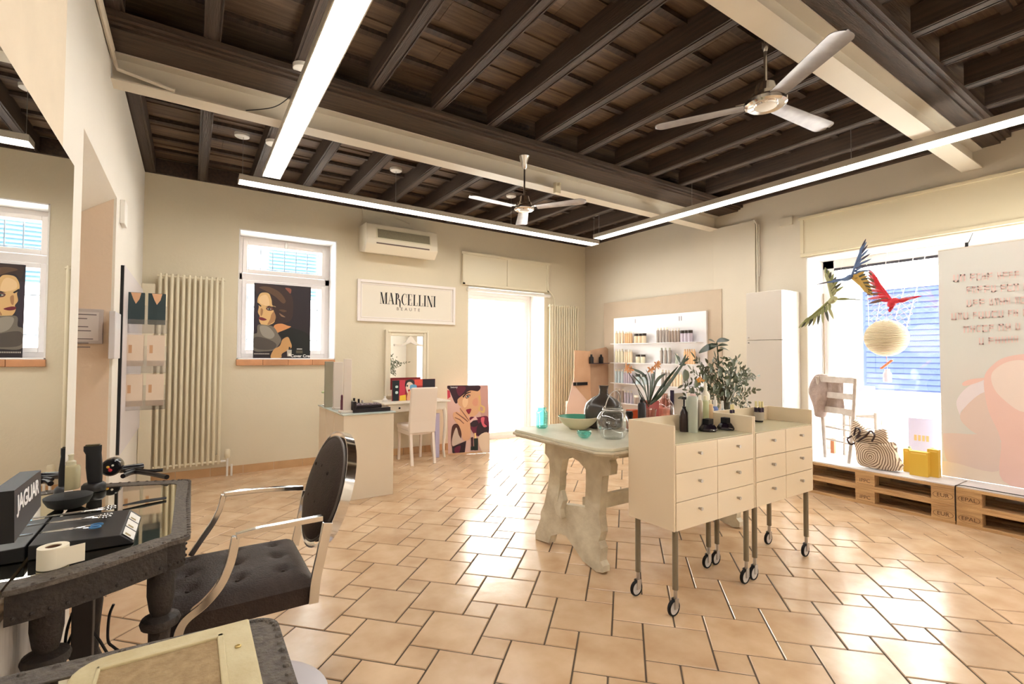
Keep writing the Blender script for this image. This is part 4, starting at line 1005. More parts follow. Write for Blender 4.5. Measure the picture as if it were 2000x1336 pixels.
cb_ = thing('tall_cabinet', (5.23, 2.79, 0), 'tall glossy white cabinet between the shelves and the display window', 'cabinet')
GL = mat('gloss_white', rgb(206, 198, 188), 0.15)
m_ = MB().m(GL).box(5.07, RX-0.002, 2.60, 2.985, 0.06, 1.975); m_.build('carcass', parent=cb_, smooth=False, bevel=0.002)
for z0_, z1_, nm in ((1.460, 1.972, 'upper'), (0.06, 1.454, 'lower')):
    m_ = MB().m(GL).box(5.05, 5.069, 2.602, 2.983, z0_, z1_); dd = m_.build('door', parent=cb_, smooth=False, bevel=0.003)
    zz = 1.485 if nm == 'upper' else 1.43
    m_ = MB().m(BRUSH).tube([(5.05, 2.955, zz), (5.030, 2.955, zz)], 0.006, 8); m_.build('knob', parent=dd)
m_ = MB().m(BRUSH).box(5.08, RX-0.02, 2.62, 2.97, 0.0, 0.06); m_.build('plinth', parent=cb_, smooth=False)

# ================================================================== CARDBOARD TORSO STAND
ty_ = 5.42
ts = thing('torso_display', (4.95, ty_, 0), 'orange toned cut-out display of a torso with a white wrap and small bottle ledge', 'display')
def P2(l, y=ty_): return [(Py(a, c, y).x, Py(a, c, y).z) for a, c in l]
Tsk, Tpk, Tsh = mat('torso_orange', rgb(224, 184, 150), 0.5, c2=rgb(214, 168, 132), scale=4), mat('torso_wrap', rgb(246, 214, 196), 0.5), mat('torso_brown', rgb(198, 164, 136), 0.5, c2=rgb(186, 150, 122), scale=5)
m_ = MB().m(Tsh).prism(P2([(1148, 688), (1153, 684), (1183, 678), (1189, 684), (1190, 760), (1190, 860), (1120, 860), (1135, 700)]), 'y', ty_-0.008, ty_)
m_.m(Tsk).prism(P2([(1121, 684), (1152, 686), (1152, 760), (1160, 830), (1104, 830), (1116, 765), (1120, 740)]), 'y', ty_-0.014, ty_-0.008)
m_.m(Tpk).prism(P2([(1119, 738), (1122, 755), (1146, 783), (1150, 860), (1099, 860), (1106, 790), (1113, 765)]), 'y', ty_-0.018, ty_-0.014)
m_.build('printed_board', parent=ts, smooth=False)
m_ = MB().m(Tsh).box(4.70, 5.30, ty_, ty_+0.20, 0, 0.6); m_.build('base_box', parent=ts, smooth=False)
p = P2([(1118, 747), (1145, 752)])
m_ = MB().m(BLACK).box(p[0][0], p[1][0], ty_-0.03, ty_-0.018, p[1][1], p[0][1]).m(BRUSH).box(p[0][0]+0.05, p[0][0]+0.058, ty_-0.032, ty_-0.03, p[1][1], p[0][1]); m_.build('belt', parent=ts, smooth=False)
p = P2([(1149, 706), (1182, 709)])
m_ = MB().m(mat('ledge_grey', rgb(70, 52, 60), 0.5)).box(p[0][0], p[1][0], ty_-0.09, ty_-0.008, p[1][1]-0.01, p[1][1]); m_.build('ledge', parent=ts, smooth=False)
for i, px_ in enumerate((1155, 1174)):
    q = Py(px_, 700, ty_-0.05)
    mm = MB().m(mat('dark_green_glass', rgb(34, 36, 40), 0.2)).lathe([(0.032, 0), (0.035, 0.004), (0.035, 0.085), (0.016, 0.105), (0.016, 0.13), (0, 0.13)], (q.x, ty_-0.05, p[1][1]), 16)
    tag(mm.build('serum_bottle'), ('left dark bottle on the ledge of the torso display', 'right dark bottle on the ledge of the torso display')[i], 'bottle')

# ================================================================== RUSTIC TABLE
rt_ = thing('trestle_table', (2.65, 2.24, 0), 'distressed white trestle table with carved ends behind the drawer trolleys', 'table')
TZ = 0.783
X0, X1, Y0, Y1 = Pz(999, 838, TZ).x, 3.60, 1.93, Pz(999, 838, TZ).y+0.06
def chamf(x0, x1, y0, y1, c): return [(x0+c, y0), (x1-c, y0), (x1, y0+c), (x1, y1-c), (x1-c, y1), (x0+c, y1), (x0, y1-c), (x0, y0+c)]
YN = Pz(1183, 880, TZ).y 
m_ = MB().m(TABTOP).prism(chamf(X0+0.012, X1-0.012, YN+0.012, Y1-0.012, 0.07), 'z', TZ-0.018, TZ); m_.build('tabletop', parent=rt_, smooth=False, bevel=0.004)
m_ = MB().m(PAINTW).prism(chamf(X0, X1, YN, Y1, 0.075), 'z', TZ-0.034, TZ-0.018).prism(chamf(X0+0.015, X1-0.015, YN+0.015, Y1-0.015, 0.07), 'z', TZ-0.046, TZ-0.034); m_.build('edge_moulding', parent=rt_, smooth=False, bevel=0.004)
xt = 2.03
outer = [(1065,862),(1064.4,885.5),(1072,896),(1074,921),(1070,949),(1063,984),(1056,1000),(1056,1012),(1045.7,1040),(1045.7,1051),(1072,1061),(1075.6,1047),(1093,1042)]
brk = [(1105.5,1047),(1119.6,987.5)]
hole = [(1088,984),(1093,949),(1094,921),(1098.5,898),(1116,892.6),(1130,901),(1144,917),(1144,938),(1142.5,991)]
rest = [(1119.6,987.5),(1105.5,1047),(1119.6,1068),(1139,1096.6),(1165,1119),(1177.6,1119),(1177.6,1107),(1172,1096.6),(1174,1072),(1169,1058),(1174,1040),(1170.6,1008.6),(1172,977),(1176,931),(1191.7,928),(1193.5,910),(1190,899.6),(1211,889),(1214,872)]
YZ = [(Px(a, c, xt).y, Px(a, c, xt).z) for a, c in outer+brk+hole+rest]
zmin = min(z for _, z in YZ); ymin = min(y for y, _ in YZ)
zt_ = TZ-0.046
def adj(y, z): return (y, 0.0 if z < 0.012 else (zt_ if z > zt_-0.03 else z))
YZ = [adj(y, z) for y, z in YZ]
for xx in (xt, 3.42):
    m_ = MB().m(PAINTW).prism(YZ, 'x', xx, xx+0.055)
    m_.box(xx-0.02, xx+0.075, min(y for y, _ in YZ), max(y for y, _ in YZ)-0.02, zt_-0.03, zt_)
    m_.build('trestle', parent=rt_, smooth=False, bevel=0.006)
ym = (Px(1119, 987, xt).y)
m_ = MB().m(PAINTW).box(xt+0.05, 3.42, ym-0.07, ym-0.03, 0.30, 0.39); m_.build('stretcher', parent=rt_, smooth=False, bevel=0.006)
pw_ = Px(1100, 1015, xt)
m_ = MB().m(PAINTW).prism([(pw_.y-0.03, 0.24), (pw_.y+0.02, 0.25), (pw_.y+0.05, 0.31), (pw_.y+0.01, 0.34), (pw_.y-0.02, 0.42), (pw_.y-0.05, 0.36), (pw_.y-0.02, 0.30)], 'x', xt-0.04, xt); m_.build('carved_wedge', parent=rt_, smooth=False, bevel=0.005)

# --- things on the rustic table
q = Pz(1058, 836, TZ)
prof = [(0.001, 0.004), (0.03, 0.0), (0.037, 0.008)]
for k in range(9):
    z = 0.012+k*0.0115; prof += [(0.043, z), (0.039, z+0.006)]
prof += [(0.030, 0.122), (0.028, 0.130), (0.034, 0.134), (0.034, 0.14)]
ln = thing('glass_lantern', (q.x, q.y, TZ), 'small ribbed turquoise glass lantern near the left corner of the trestle table', 'lantern')
MB(world=False).m(GLASST).lathe(prof, seg=28, cap=False).build('glass_jar', parent=ln)
MB(world=False).m(BRUSH).tube([(0.033*math.cos(a), 0.03*0, 0.135+0.0) if False else (0.034*math.cos(a), 0, 0.132+0.028*math.sin(a)) for a in [PI*k/12 for k in range(13)]], 0.0016, 6).build('handle', parent=ln)
# bowl
qa, qb = Pz(1087, 815, TZ+0.085), Pz(1170, 815, TZ+0.085); cbx = (qa+qb)/2; rb_ = (qb-qa).length/2*0.98
cbx = Pz(1129, 823, TZ+0.05)
bw_ = thing('ceramic_bowl', (cbx.x, cbx.y, TZ), 'wide cream bowl with green inside on the trestle table', 'bowl')
R_b = 0.135
MB(world=False).m(mat('bowl_cream', rgb(224, 216, 184), 0.35)).lathe([(0.0, 0.0), (0.055, 0.0), (0.062, 0.006), (0.095, 0.028), (0.122, 0.056), (R_b, 0.082), (R_b-0.002, 0.085)], seg=36, cap=False).build('body', parent=bw_)
MB(world=False).m(mat('bowl_green', rgb(96, 176, 148), 0.25)).lathe([(R_b-0.002, 0.085), (R_b-0.006, 0.083), (0.116, 0.058), (0.088, 0.032), (0.05, 0.012), (0.0, 0.008)], seg=36, cap=False).build('glaze', parent=bw_)
# small turquoise bowl
q = Pz(1141, 855, TZ)
MB_ = MB(world=False).m(GLASST).lathe([(0.0, 0.004), (0.02, 0.002), (0.034, 0.010), (0.044, 0.026), (0.042, 0.036), (0.046, 0.040), (0.040, 0.036), (0.038, 0.026), (0.028, 0.012), (0.0, 0.009)], seg=26, cap=False)
o = MB_.build('glass_bowl'); o.location = (q.x, q.y, TZ); tag(o, 'little turquoise glass bowl in front of the wide bowl', 'bowl')
# clear lantern with bail handle
q = Pz(1197, 856, TZ)
gl_ = thing('glass_vessel', (q.x, q.y, TZ), 'round clear glass lantern with arched handle on the trestle table', 'lantern')
RR = 0.098
MB(world=False).m(GLASSC).lathe([(0.0, 0.006), (0.055, 0.0), (0.068, 0.006), (0.088, 0.04), (RR, 0.085), (0.094, 0.125), (0.076, 0.155), (0.060, 0.165), (0.060, 0.185), (0.064, 0.188)], seg=40, cap=False).build('glass_globe', parent=gl_)
MB(world=False).m(BRUSH).lathe([(0.0625, 0.168), (0.0645, 0.172), (0.0625, 0.176)], seg=30, cap=False).build('rim_wire', parent=gl_)
MB(world=False).m(BRUSH).tube([(0.064*math.cos(a), -0.02*math.sin(a), 0.182+0.105*math.sin(a)) for a in [PI*k/18 for k in range(19)]], 0.003, 8).build('handle', parent=gl_)
# dark demijohn
q = Py(1179, 800, 2.47)
dj = MB(world=False).m(mat('smoky_glass', rgb(72, 64, 58), 0.25, var=0.15, scale=12)).lathe([(0.0, 0.0), (0.11, 0.0), (0.128, 0.012), (0.134, 0.06), (0.134, 0.12), (0.122, 0.165), (0.085, 0.20), (0.045, 0.222), (0.031, 0.235), (0.028, 0.262), (0.034, 0.286), (0.037, 0.290), (0.030, 0.290)], seg=36)
o = dj.build('demijohn'); o.location = (q.x, q.y, TZ); tag(o, 'large dark smoky demijohn with narrow neck behind the wide bowl', 'bottle')
# black glossy small goblet behind the lantern
q = Py(1229, 805, 2.25)
m_ = MB(world=False).m(BLACK).lathe([(0.022, 0), (0.020, 0.004), (0.005, 0.01), (0.005, 0.05), (0.022, 0.07), (0.026, 0.10), (0.020, 0.115)], seg=18); o = m_.build('black_goblet'); o.location = (q.x, q.y, TZ+0.0); o.scale = (1, 1, 1.15)
tag(o, 'small glossy black goblet partly hidden behind the clear lantern', 'goblet')

# ---------- plants
LEAF = mat('leaf_green', rgb(74, 84, 58), 0.45, c2=rgb(92, 100, 72), scale=10)
LEAFD = mat('leaf_dark', rgb(44, 62, 44), 0.35, c2=rgb(60, 74, 52), scale=10)
LEAFO = mat('leaf_olive', rgb(96, 98, 70), 0.5, c2=rgb(74, 76, 56), scale=14)
STEM = mat('stem_brown', rgb(76, 64, 46), 0.7)
def leaf(mb, base, tip, wd, droop=0.0, shape='lance', n=6, nrm=None):
    base, tip = Vector(base), Vector(tip); d = tip-base; L = d.length
    if L < 1e-5: return
    t_ = d.normalized(); up = Vector((0, 0, 1)) if nrm is None else Vector(nrm)
    s_ = t_.cross(up)
    if s_.length < 1e-3: s_ = Vector((1, 0, 0))
    s_.normalize(); nn = s_.cross(t_).normalized(); rows = []
    for i in range(n+1):
        u = i/n
        w_ = (math.sin(PI*min(1, u*0.95+0.03))**0.8 if shape == 'lance' else math.sqrt(max(0, 1-(2*u-1)**2)))*wd/2+0.0006
        c = base+d*u+nn*(droop*L*(u-u*u)*-1*-1)
        rows.append([c-s_*w_+nn*w_*0.25, c, c+s_*w_+nn*w_*0.25])
    mb.grid(rows)
def frond(mb, pts, n, ll, wd, rnd):
    c = catmull([tuple(p) for p in pts], 8, False); c = [Vector(p) for p in c]
    for k in range(n):
        u = 0.25+0.75*k/n; i = min(int(u*(len(c)-1)), len(c)-2); p = c[i]; t_ = (c[i+1]-c[i]).normalized()
        s_ = t_.cross(Vector((rnd.uniform(-0.4, 0.4), -1, rnd.uniform(-0.3, 0.3)))).normalized()
        for sg_ in (-1, 1):
            q = p+(s_*sg_*0.8+t_*0.7+Vector((0, rnd.uniform(-0.3, 0.3), 0))).normalized()*ll*rnd.uniform(0.7, 1.1)*(1-0.4*u)
            leaf(mb, p, q, wd, 0.1, nrm=(rnd.uniform(-.3, .3), -1, rnd.uniform(-.3, .6)))
    leaf(mb, c[-1], c[-1]+(c[-1]-c[-3]).normalized()*ll, wd, nrm=(0, -1, .2))
    mb.tube([c[0], c[len(c)//2], c[-1]], [0.003, 0.0025, 0.0015], 5)
rnd = random.Random(3)
yb_ = 2.12   # bouquet depth
vb = Py(1418, 800, yb_)
bq = thing('foliage_bouquet', (vb.x, yb_, TZ), 'tall bouquet of mixed dark green foliage behind the near trolley', 'plant')
ves = MB().m(mat('bouquet_vase', rgb(90, 88, 74), 0.2)).lathe([(0.05, 0), (0.055, 0.01), (0.045, 0.09), (0.028, 0.13), (0.034, 0.16)], (vb.x, yb_, TZ), 22)
tag(ves.build('glass_vase'), 'dark vase holding the tall foliage bouquet', 'vase')
bq.location.z = TZ+0.12
base = Vector((vb.x, yb_, TZ+0.14))
def W(px, py, dy=0.0): return Py(px, py, yb_+dy)
# broad rubber plant leaves
m_ = MB().m(LEAFD)
br1 = [base, W(1415, 760), W(1405, 720), W(1402, 690), W(1400, 668)]
m_.tube(catmull([tuple(p) for p in br1], 5, False), 0.005, 6)
for (bp, tp, wd) in (((1402, 672), (1365, 690), 0.052), ((1400, 672), (1384, 664), 0.04), ((1400, 668), (1424, 664), 0.05), ((1402, 676), (1422, 674), 0.03), ((1405, 680), (1425, 686), 0.03), ((1396, 672), (1388, 678), 0.035), ((1402, 688), (1412, 682), 0.03)):
    leaf(m_, W(*bp), W(tp[0], tp[1], rnd.uniform(-0.05, 0.05)), wd, 0.15, nrm=(0, -0.6, 0.8))
m_.build('rubber_leaves', parent=bq)
# fern-like fronds
m_ = MB().m(LEAFO)
fr = [((1410, 770), (1392, 735), (1370, 715), (1358, 700)), ((1410, 770), (1385, 750), (1362, 735), (1350, 722)), ((1415, 770), (1440, 745), (1455, 735), (1468, 738)), ((1415, 765), (1438, 735), (1452, 720), (1466, 728)), ((1418, 775), (1440, 752), (1460, 742), (1478, 735)), ((1418, 785), (1445, 768), (1462, 764), (1476, 762)), ((1415, 790), (1440, 775), (1455, 775), (1462, 790)), ((1405, 790), (1385, 775), (1362, 765), (1342, 762)), ((1405, 790), (1380, 780), (1352, 772), (1335, 775)), ((1412, 760), (1408, 735), (1402, 715), (1398, 700)), ((1414, 760), (1425, 730), (1432, 712), (1440, 700)), ((1405, 780), (1380, 760), (1352, 745), (1334, 752)), ((1418, 795), (1435, 785), (1448, 790), (1455, 800)), ((1408, 765), (1390, 742), (1375, 728), (1368, 712)), ((1412, 765), (1420, 745), (1424, 728), (1428, 722))]
for f_ in fr:
    dy = rnd.uniform(-0.08, 0.08)
    frond(m_, [base]+[W(a, c, dy*(i+1)/4) for i, (a, c) in enumerate(f_)], 10, 0.062, 0.016, rnd)
m_.build('fern_fronds', parent=bq)
m_ = MB().m(LEAF)
for k in range(230):
    a = rnd.uniform(0, 2*PI); rr = math.sqrt(rnd.random())
    cx, cy = 1412+46*rr*math.cos(a), 742+42*rr*math.sin(a)
    dy = rnd.uniform(-0.08, 0.08); p = W(cx, cy, dy); q = p+Vector((rnd.uniform(-1, 1), rnd.uniform(-0.6, 0.6), rnd.uniform(-0.6, 1))).normalized()*rnd.uniform(0.03, 0.055)
    leaf(m_, p, q, rnd.uniform(0.014, 0.026), 0.1, 'lance', nrm=(rnd.uniform(-.5, .5), -1, rnd.uniform(-.5, .8)))
for (cx, cy, r_) in ((1337, 733, 0.042), (1358, 750, 0.03), (1376, 738, 0.032), (1388, 722, 0.028), (1404, 728, 0.034), (1442, 735, 0.030), (1436, 758, 0.032), (1418, 768, 0.030), (1376, 762, 0.026), (1430, 710, 0.032), (1350, 765, 0.03), (1420, 745, 0.034), (1395, 760, 0.034)):
    p = W(cx, cy, -0.03); leaf(m_, p-Vector((0, 0, r_)), p+Vector((0.004, 0, r_)), r_*1.9, 0, 'oval', nrm=(0.1, -1, 0.2))
m_.build('small_leaves', parent=bq)
m_ = MB().m(STEM)
for k in range(9):
    q = W(1400+rnd.uniform(-35, 35), 740+rnd.uniform(-20, 30), rnd.uniform(-0.05, 0.05)); m_.tube([base+Vector((rnd.uniform(-.01, .01), rnd.uniform(-.01, .01), -0.08)), base.lerp(q, 0.45)+Vector((0, 0, 0.03)), q], [0.005, 0.004, 0.002], 6)
m_.tube([base+Vector((0, 0, -0.1)), base+Vector((0, 0, 0.05)), W(1415, 755)], [0.012, 0.011, 0.006], 8)
m_.build('stems', parent=bq)
m_ = MB().m(mat('blossom_amber', rgb(214, 150, 60), 0.5))
for k in range(14):
    p = W(1366+rnd.uniform(-7, 7), 743+rnd.uniform(-4, 4), -0.05); leaf(m_, p, p+Vector((rnd.uniform(-1, 1), rnd.uniform(-1, 0), rnd.uniform(-.6, 1))).normalized()*0.022, 0.014, nrm=(0, -1, 0.3))
m_.build('blossom', parent=bq)
# left lily arrangement
yl = 2.10; vl = Py(1267, 800, yl)
lp = thing('lily_plant', (vl.x, yl, TZ+0.1), 'plant with long strap leaves and orange lilies left of the foliage bouquet', 'plant')
vs_ = MB().m(GLASSPK).lathe([(0.035, 0), (0.042, 0.006), (0.046, 0.05), (0.042, 0.10), (0.05, 0.16)], (vl.x, yl, TZ), 24, cap=False)
tag(vs_.build('glass_vase'), 'rose tinted glass vase holding the orange lilies', 'vase')
def WL(px, py, dy=0.0): return Py(px, py, yl+dy)
m_ = MB().m(LEAFD)
for (pts, wd) in ((((1266, 790), (1256, 745), (1240, 728)), 0.022), (((1266, 790), (1262, 738), (1232, 719)), 0.026), (((1268, 790), (1282, 745), (1300, 730)), 0.024), (((1268, 790), (1275, 740), (1278, 726)), 0.03), (((1266, 790), (1258, 760), (1235, 732)), 0.018), (((1268, 790), (1270, 745), (1262, 722)), 0.02), (((1270, 788), (1300, 745), (1325, 715)), 0.022), (((1270, 790), (1295, 765), (1345, 695)), 0.03), (((1266, 792), (1252, 775), (1246, 760)), 0.014), (((1268, 790), (1290, 770), (1302, 742)), 0.016)):
    c = [WL(a, b_, rnd.uniform(-0.03, 0.03)) for a, b_ in pts]; cc = [Vector(p) for p in catmull([tuple(p) for p in c], 6, False)]; rows = []
    for i, p in enumerate(cc):
        u = i/(len(cc)-1); t_ = (cc[min(i+1, len(cc)-1)]-cc[max(i-1, 0)]).normalized(); s_ = t_.cross(Vector((0.2, -1, 0.3))).normalized(); w_ = wd/2*(math.sin(PI*(0.12+0.86*u))**0.7)
        rows.append([p-s_*w_, p+Vector((0, 0.003, 0)), p+s_*w_])
    m_.grid(rows)
for (pts) in (((1330, 712), (1318, 690)), ((1330, 712), (1340, 692)), ((1330, 708), (1346, 700)), ((1326, 712), (1340, 712)), ((1328, 705), (1324, 695))):
    leaf(m_, WL(*pts[0]), WL(*pts[1]), 0.018, nrm=(0, -1, .2))
m_.build('strap_leaves', parent=lp)
m_ = MB().m(mat('lily_orange', rgb(214, 142, 88), 0.5, c2=rgb(236, 180, 130), scale=30))
for (cx, cy, n_, r_) in ((1222, 719, 8, 0.036), (1270, 722, 7, 0.032), (1281, 712, 9, 0.036), (1230, 722, 5, 0.028)):
    for k in range(n_):
        a = 2*PI*k/n_+rnd.uniform(-.2, .2); p = WL(cx, cy); leaf(m_, p, p+Vector((math.cos(a), rnd.uniform(-0.9, 0.1), math.sin(a))).normalized()*r_, 0.014, 0.2, nrm=(0.1, -1, 0.1))
m_.build('lily_flowers', parent=lp)
m_ = MB().m(STEM)
for (a, b_) in ((1224, 722), (1272, 724), (1280, 716)): m_.tube([WL(1267, 795), WL((1267+a)/2+4, (795+b_)/2+6), WL(a, b_)], 0.0025, 6)
m_.build('stems', parent=lp)
# red box, orange box, pink bottle, black bottle
q0, q1 = Py(1263, 800, 2.20), Py(1283, 800, 2.20)
m_ = MB().m(mat('brick_red', rgb(176, 74, 70), 0.45)).box(q0.x, q1.x, 2.18, 2.26, TZ, Py(1270, 783, 2.20).z)
tag(m_.build('red_box', smooth=False, bevel=0.003), 'brick red box behind the near trolley beside the black bottle', 'box')
q0, q1 = Py(1231, 800, 2.30), Py(1247, 800, 2.30)
m_ = MB().m(mat('vermilion', rgb(230, 110, 66), 0.45)).box(q0.x, q1.x, 2.28, 2.34, TZ, Py(1240, 800, 2.30).z)
tag(m_.build('orange_box', smooth=False, bevel=0.003), 'small vermilion box left of the black bottle', 'box')
q = Py(1298, 800, 2.24)
m_ = MB(world=False).m(GLASSPK).lathe([(0.0, 0.004), (0.056, 0.0), (0.064, 0.01), (0.066, 0.06), (0.066, 0.13), (0.058, 0.165), (0.04, 0.19), (0.022, 0.205), (0.020, 0.23), (0.026, 0.236)], seg=34, cap=False); o = m_.build('pink_bottle'); o.location = (q.x, q.y, TZ)
tag(o, 'big rose pink glass bottle behind the near trolley', 'bottle')
q = Py(1255, 815, 1.90)
bb = thing('black_bottle', (q.x, 1.905, TZ), 'tall matte black bottle with a pump neck behind the trolley left side', 'bottle')
hB = Py(1255, 776, 1.905).z-TZ
MB(world=False).m(mat('soft_black', rgb(34, 30, 34), 0.4)).lathe([(0.021, 0), (0.023, 0.004), (0.023, hB-0.045), (0.019, hB-0.032), (0.010, hB-0.028)], seg=20).build('body', parent=bb)
MB(world=False).m(BLACK).lathe([(0.010, hB-0.028), (0.010, hB-0.012), (0.005, hB-0.012), (0.005, hB), (0, hB)], seg=12).build('pump', parent=bb)
# pale folder and peach pads behind
q0, q1 = Py(1310, 800, 2.28), Py(1333, 800, 2.28)
m_ = MB().m(mat('beige_card', rgb(214, 200, 184), 0.6)).box(q0.x, q1.x, 2.27, 2.275, TZ, Py(1320, 768, 2.28).z)
tag(m_.build('beige_card', smooth=False), 'plain beige card standing right of the pink bottle', 'card')
m_ = MB().m(mat('navy_strip', rgb(44, 36, 66), 0.4)).box(q0.x-0.012, q0.x, 2.25, 2.275, TZ, Py(1310, 762, 2.28).z)
tag(m_.build('navy_case', smooth=False), 'narrow navy case between the pink bottle and the beige card', 'case')
q = Py(1322, 806, 2.05)
for i, dx_ in enumerate((-0.03, 0.02)):
    m_ = MB().m(mat('peach_sponge', rgb(232, 184, 150), 0.7)).ball((q.x+dx_, 2.05, TZ+0.02), 0.02, 1.1, 1, 0.9)
    tag(m_.build('makeup_sponge'), ('left peach sponge on the table behind the trolley rim', 'right peach sponge on the table behind the trolley rim')[i], 'sponge')

# ================================================================== TROLLEYS
def trolley(x0, x1, label, left_rim=True):
    yF, yB_, z0, z1, zr = 1.545, 1.845, 0.42, 0.842, 0.938
    r = thing('drawer_trolley', ((x0+x1)/2, (yF+yB_)/2, 0), label, 'trolley')
    m_ = MB().m(TROL).box(x0+0.012, x1-0.012, yF+0.018, yB_, z0, z1); m_.build('carcass', parent=r, smooth=False, bevel=0.002)
    m_ = MB().m(TROL)
    m_.box(x0, x0+0.012, yF+0.004, yB_, z0, zr); m_.build('side_panel', parent=r, smooth=False, bevel=0.002)
    m_ = MB().m(TROL).box(x1-0.012, x1, yF+0.004, yB_, z0, zr); m_.build('side_panel', parent=r, smooth=False, bevel=0.002)
    m_ = MB().m(TROL).box(x0+0.012, x1-0.012, yB_-0.012, yB_, z1, zr); m_.build('back_rim', parent=r, smooth=False, bevel=0.002)
    m_ = MB().m(mat('trolley_top', rgb(226, 218, 184), 0.12)).box(x0+0.012, x1-0.012, yF+0.006, yB_-0.012, z1, z1+0.004); m_.build('glass_top', parent=r, smooth=False)
    xm = (x0+x1)/2+0.02*0; hz = (z1-z0)/3
    for ci, (xa, xb) in enumerate(((x0+0.013, xm-0.0015), (xm+0.0015, x1-0.013))):
        for k in range(3):
            m_ = MB().m(TROL).box(xa, xb, yF, yF+0.017, z0+k*hz+0.0015, z0+(k+1)*hz-0.0015); d_ = m_.build('drawer', parent=r, smooth=False, bevel=0.0015)
            zc = z0+(k+0.62)*hz; xc = (xa+xb)/2+0.01
            m_ = MB().m(BRUSH).tube([(xc, yF, zc), (xc, yF-0.018, zc)], [0.006, 0.008], 12).tube([(xc, yF-0.016, zc), (xc, yF-0.020, zc)], 0.009, 12); m_.build('knob', parent=d_)
    for (lx, ly) in ((x0+0.041, yF+0.03), (x1-0.041, yF+0.03), (x0+0.041, yB_-0.03), (x1-0.041, yB_-0.03)):
        m_ = MB().m(LEGG).tube([(lx, ly, 0.125), (lx, ly, z0)], 0.0145, 14); lg_ = m_.build('leg', parent=r)
        m_ = MB().m(BRUSH).tube([(lx, ly, 0.075), (lx, ly, 0.126)], 0.009, 10).box(lx-0.018, lx+0.010, ly-0.013, ly-0.010, 0.035, 0.085).box(lx-0.018, lx+0.010, ly+0.010, ly+0.013, 0.035, 0.085); m_.build('caster_fork', parent=lg_, smooth=False)
        Mx = Matrix.Rotation(PI/2, 4, 'X')
        c_ = (lx-0.014, ly, 0.040)
        m_ = MB().m(BLACKM).lathe([(0.032, -0.009), (0.037, -0.009), (0.040, -0.005), (0.040, 0.005), (0.037, 0.009), (0.032, 0.009)], c_, 24, Mx, cap=False).m(mat('wheel_grey', rgb(206, 200, 196), 0.4)).lathe([(0.0, -0.007), (0.032, -0.006), (0.032, 0.006), (0.0, 0.007)], c_, 24, Mx, cap=False); m_.build('wheel', parent=lg_)
    return r
trolley(1.985, 2.688, 'near cream drawer trolley with six drawers, crowded with black bottles and tubes')
trolley(2.692, 3.372, 'right hand cream drawer trolley with six drawers and a mostly empty top')
ZT = 0.846
# black tint dishes
def dish(px, py, label):
    q = Pz(px, py, ZT)
    r = thing('perfume_flacon', (q.x, q.y, ZT), label, 'bottle')
    m_ = MB(world=False).m(mat('flacon_black', rgb(26, 18, 30), 0.12)).lathe([(0.0, 0), (0.046, 0.0), (0.054, 0.006), (0.050, 0.018), (0.034, 0.038), (0.020, 0.046)], seg=8); m_.build('body', parent=r, smooth=False, bevel=0.003)
    m_ = MB(world=False).m(BLACKM).box(-0.024, 0.024, -0.020, 0.020, 0.040, 0.072); m_.build('cap', parent=r, smooth=False, bevel=0.002)
    m_ = MB(world=False).m(CHROME).tube([(-0.034, -0.035, 0.017), (-0.012, -0.048, 0.011), (0.0, -0.050, 0.008), (0.012, -0.048, 0.013), (0.034, -0.035, 0.020)], 0.0012, 5); m_.build('trim_line', parent=r)
    return r
dish(1383, 842, 'left black angular flacon with square cap on the near trolley')
dish(1418, 839, 'right black angular flacon with square cap on the near trolley')
# dark amber spray bottle
def lathe_obj(name, prof, px, py, z, mt, label, cat, seg=20, y=None):
    q = Pz(px, py, z) if y is None else Vector((Py(px, py, y).x, y, z))
    m_ = MB(world=False)
    for mt_, pr in prof: m_.m(mt_).lathe(pr, seg=seg)
    o = m_.build(name); o.location = (q.x, q.y, z); return tag(o, label, cat)
DKB = mat('dark_brown_glass', rgb(50, 36, 34), 0.2)
def item(name, px, top, y, z, r, segs, label, cat):
    h = Py(px, top, y).z-z; q = Py(px, 800, y); mb = MB(world=False)
    for mt_, pr in segs: mb.m(mt_).lathe([(a_*r, b_*h) for a_, b_ in pr], seg=22)
    o = mb.build(name); o.location = (q.x, y, z); return tag(o, label, cat)
BODY = [(0.92, 0), (1, 0.02), (1, 0.78), (0.9, 0.84), (0.5, 0.87)]; CAPP = [(0.55, 0.87), (0.5, 0.97), (0.4, 1.0), (0, 1.0)]
item('spray_bottle', 1336, 775, 1.79, ZT, 0.026, [(DKB, [(0.92, 0), (1, 0.03), (1, 0.42), (0.75, 0.56), (0.4, 0.66)]), (BLACK, [(0.4, 0.66), (0.4, 0.72), (0.18, 0.72), (0.18, 0.92), (0.55, 0.93), (0.5, 1.0), (0, 1.0)])], 'dark brown pump bottle with black neck, leftmost on the near trolley', 'bottle')
item('hair_colour_bottle', 1353, 769, 1.745, ZT, 0.027, [(mat('tube_grey', rgb(176, 182, 170), 0.3), [(0.92, 0), (1, 0.02), (1.02, 0.86), (0.9, 0.93), (0.5, 0.96)]), (mat('pink_cap', rgb(226, 196, 190), 0.4), [(0.7, 0.93), (0.6, 1.0), (0, 1.0)])], 'wide grey green bottle with pinkish top beside the dark brown pump bottle', 'bottle')
item('silver_can', 1367, 772, 1.77, ZT, 0.016, [(mat('can_silver', rgb(176, 166, 152), 0.3, metal=0.4), BODY), (BC['ccap'], CAPP)], 'slender silver spray can right of the grey green bottle', 'can')
item('shampoo_bottle', 1377, 773, 1.80, ZT, 0.022, [(mat('shampoo_0', rgb(190, 194, 150), 0.35), BODY), (mat('cap_straw', rgb(226, 216, 180), 0.4), CAPP)], 'yellow green bottle just behind the left flacon', 'bottle')
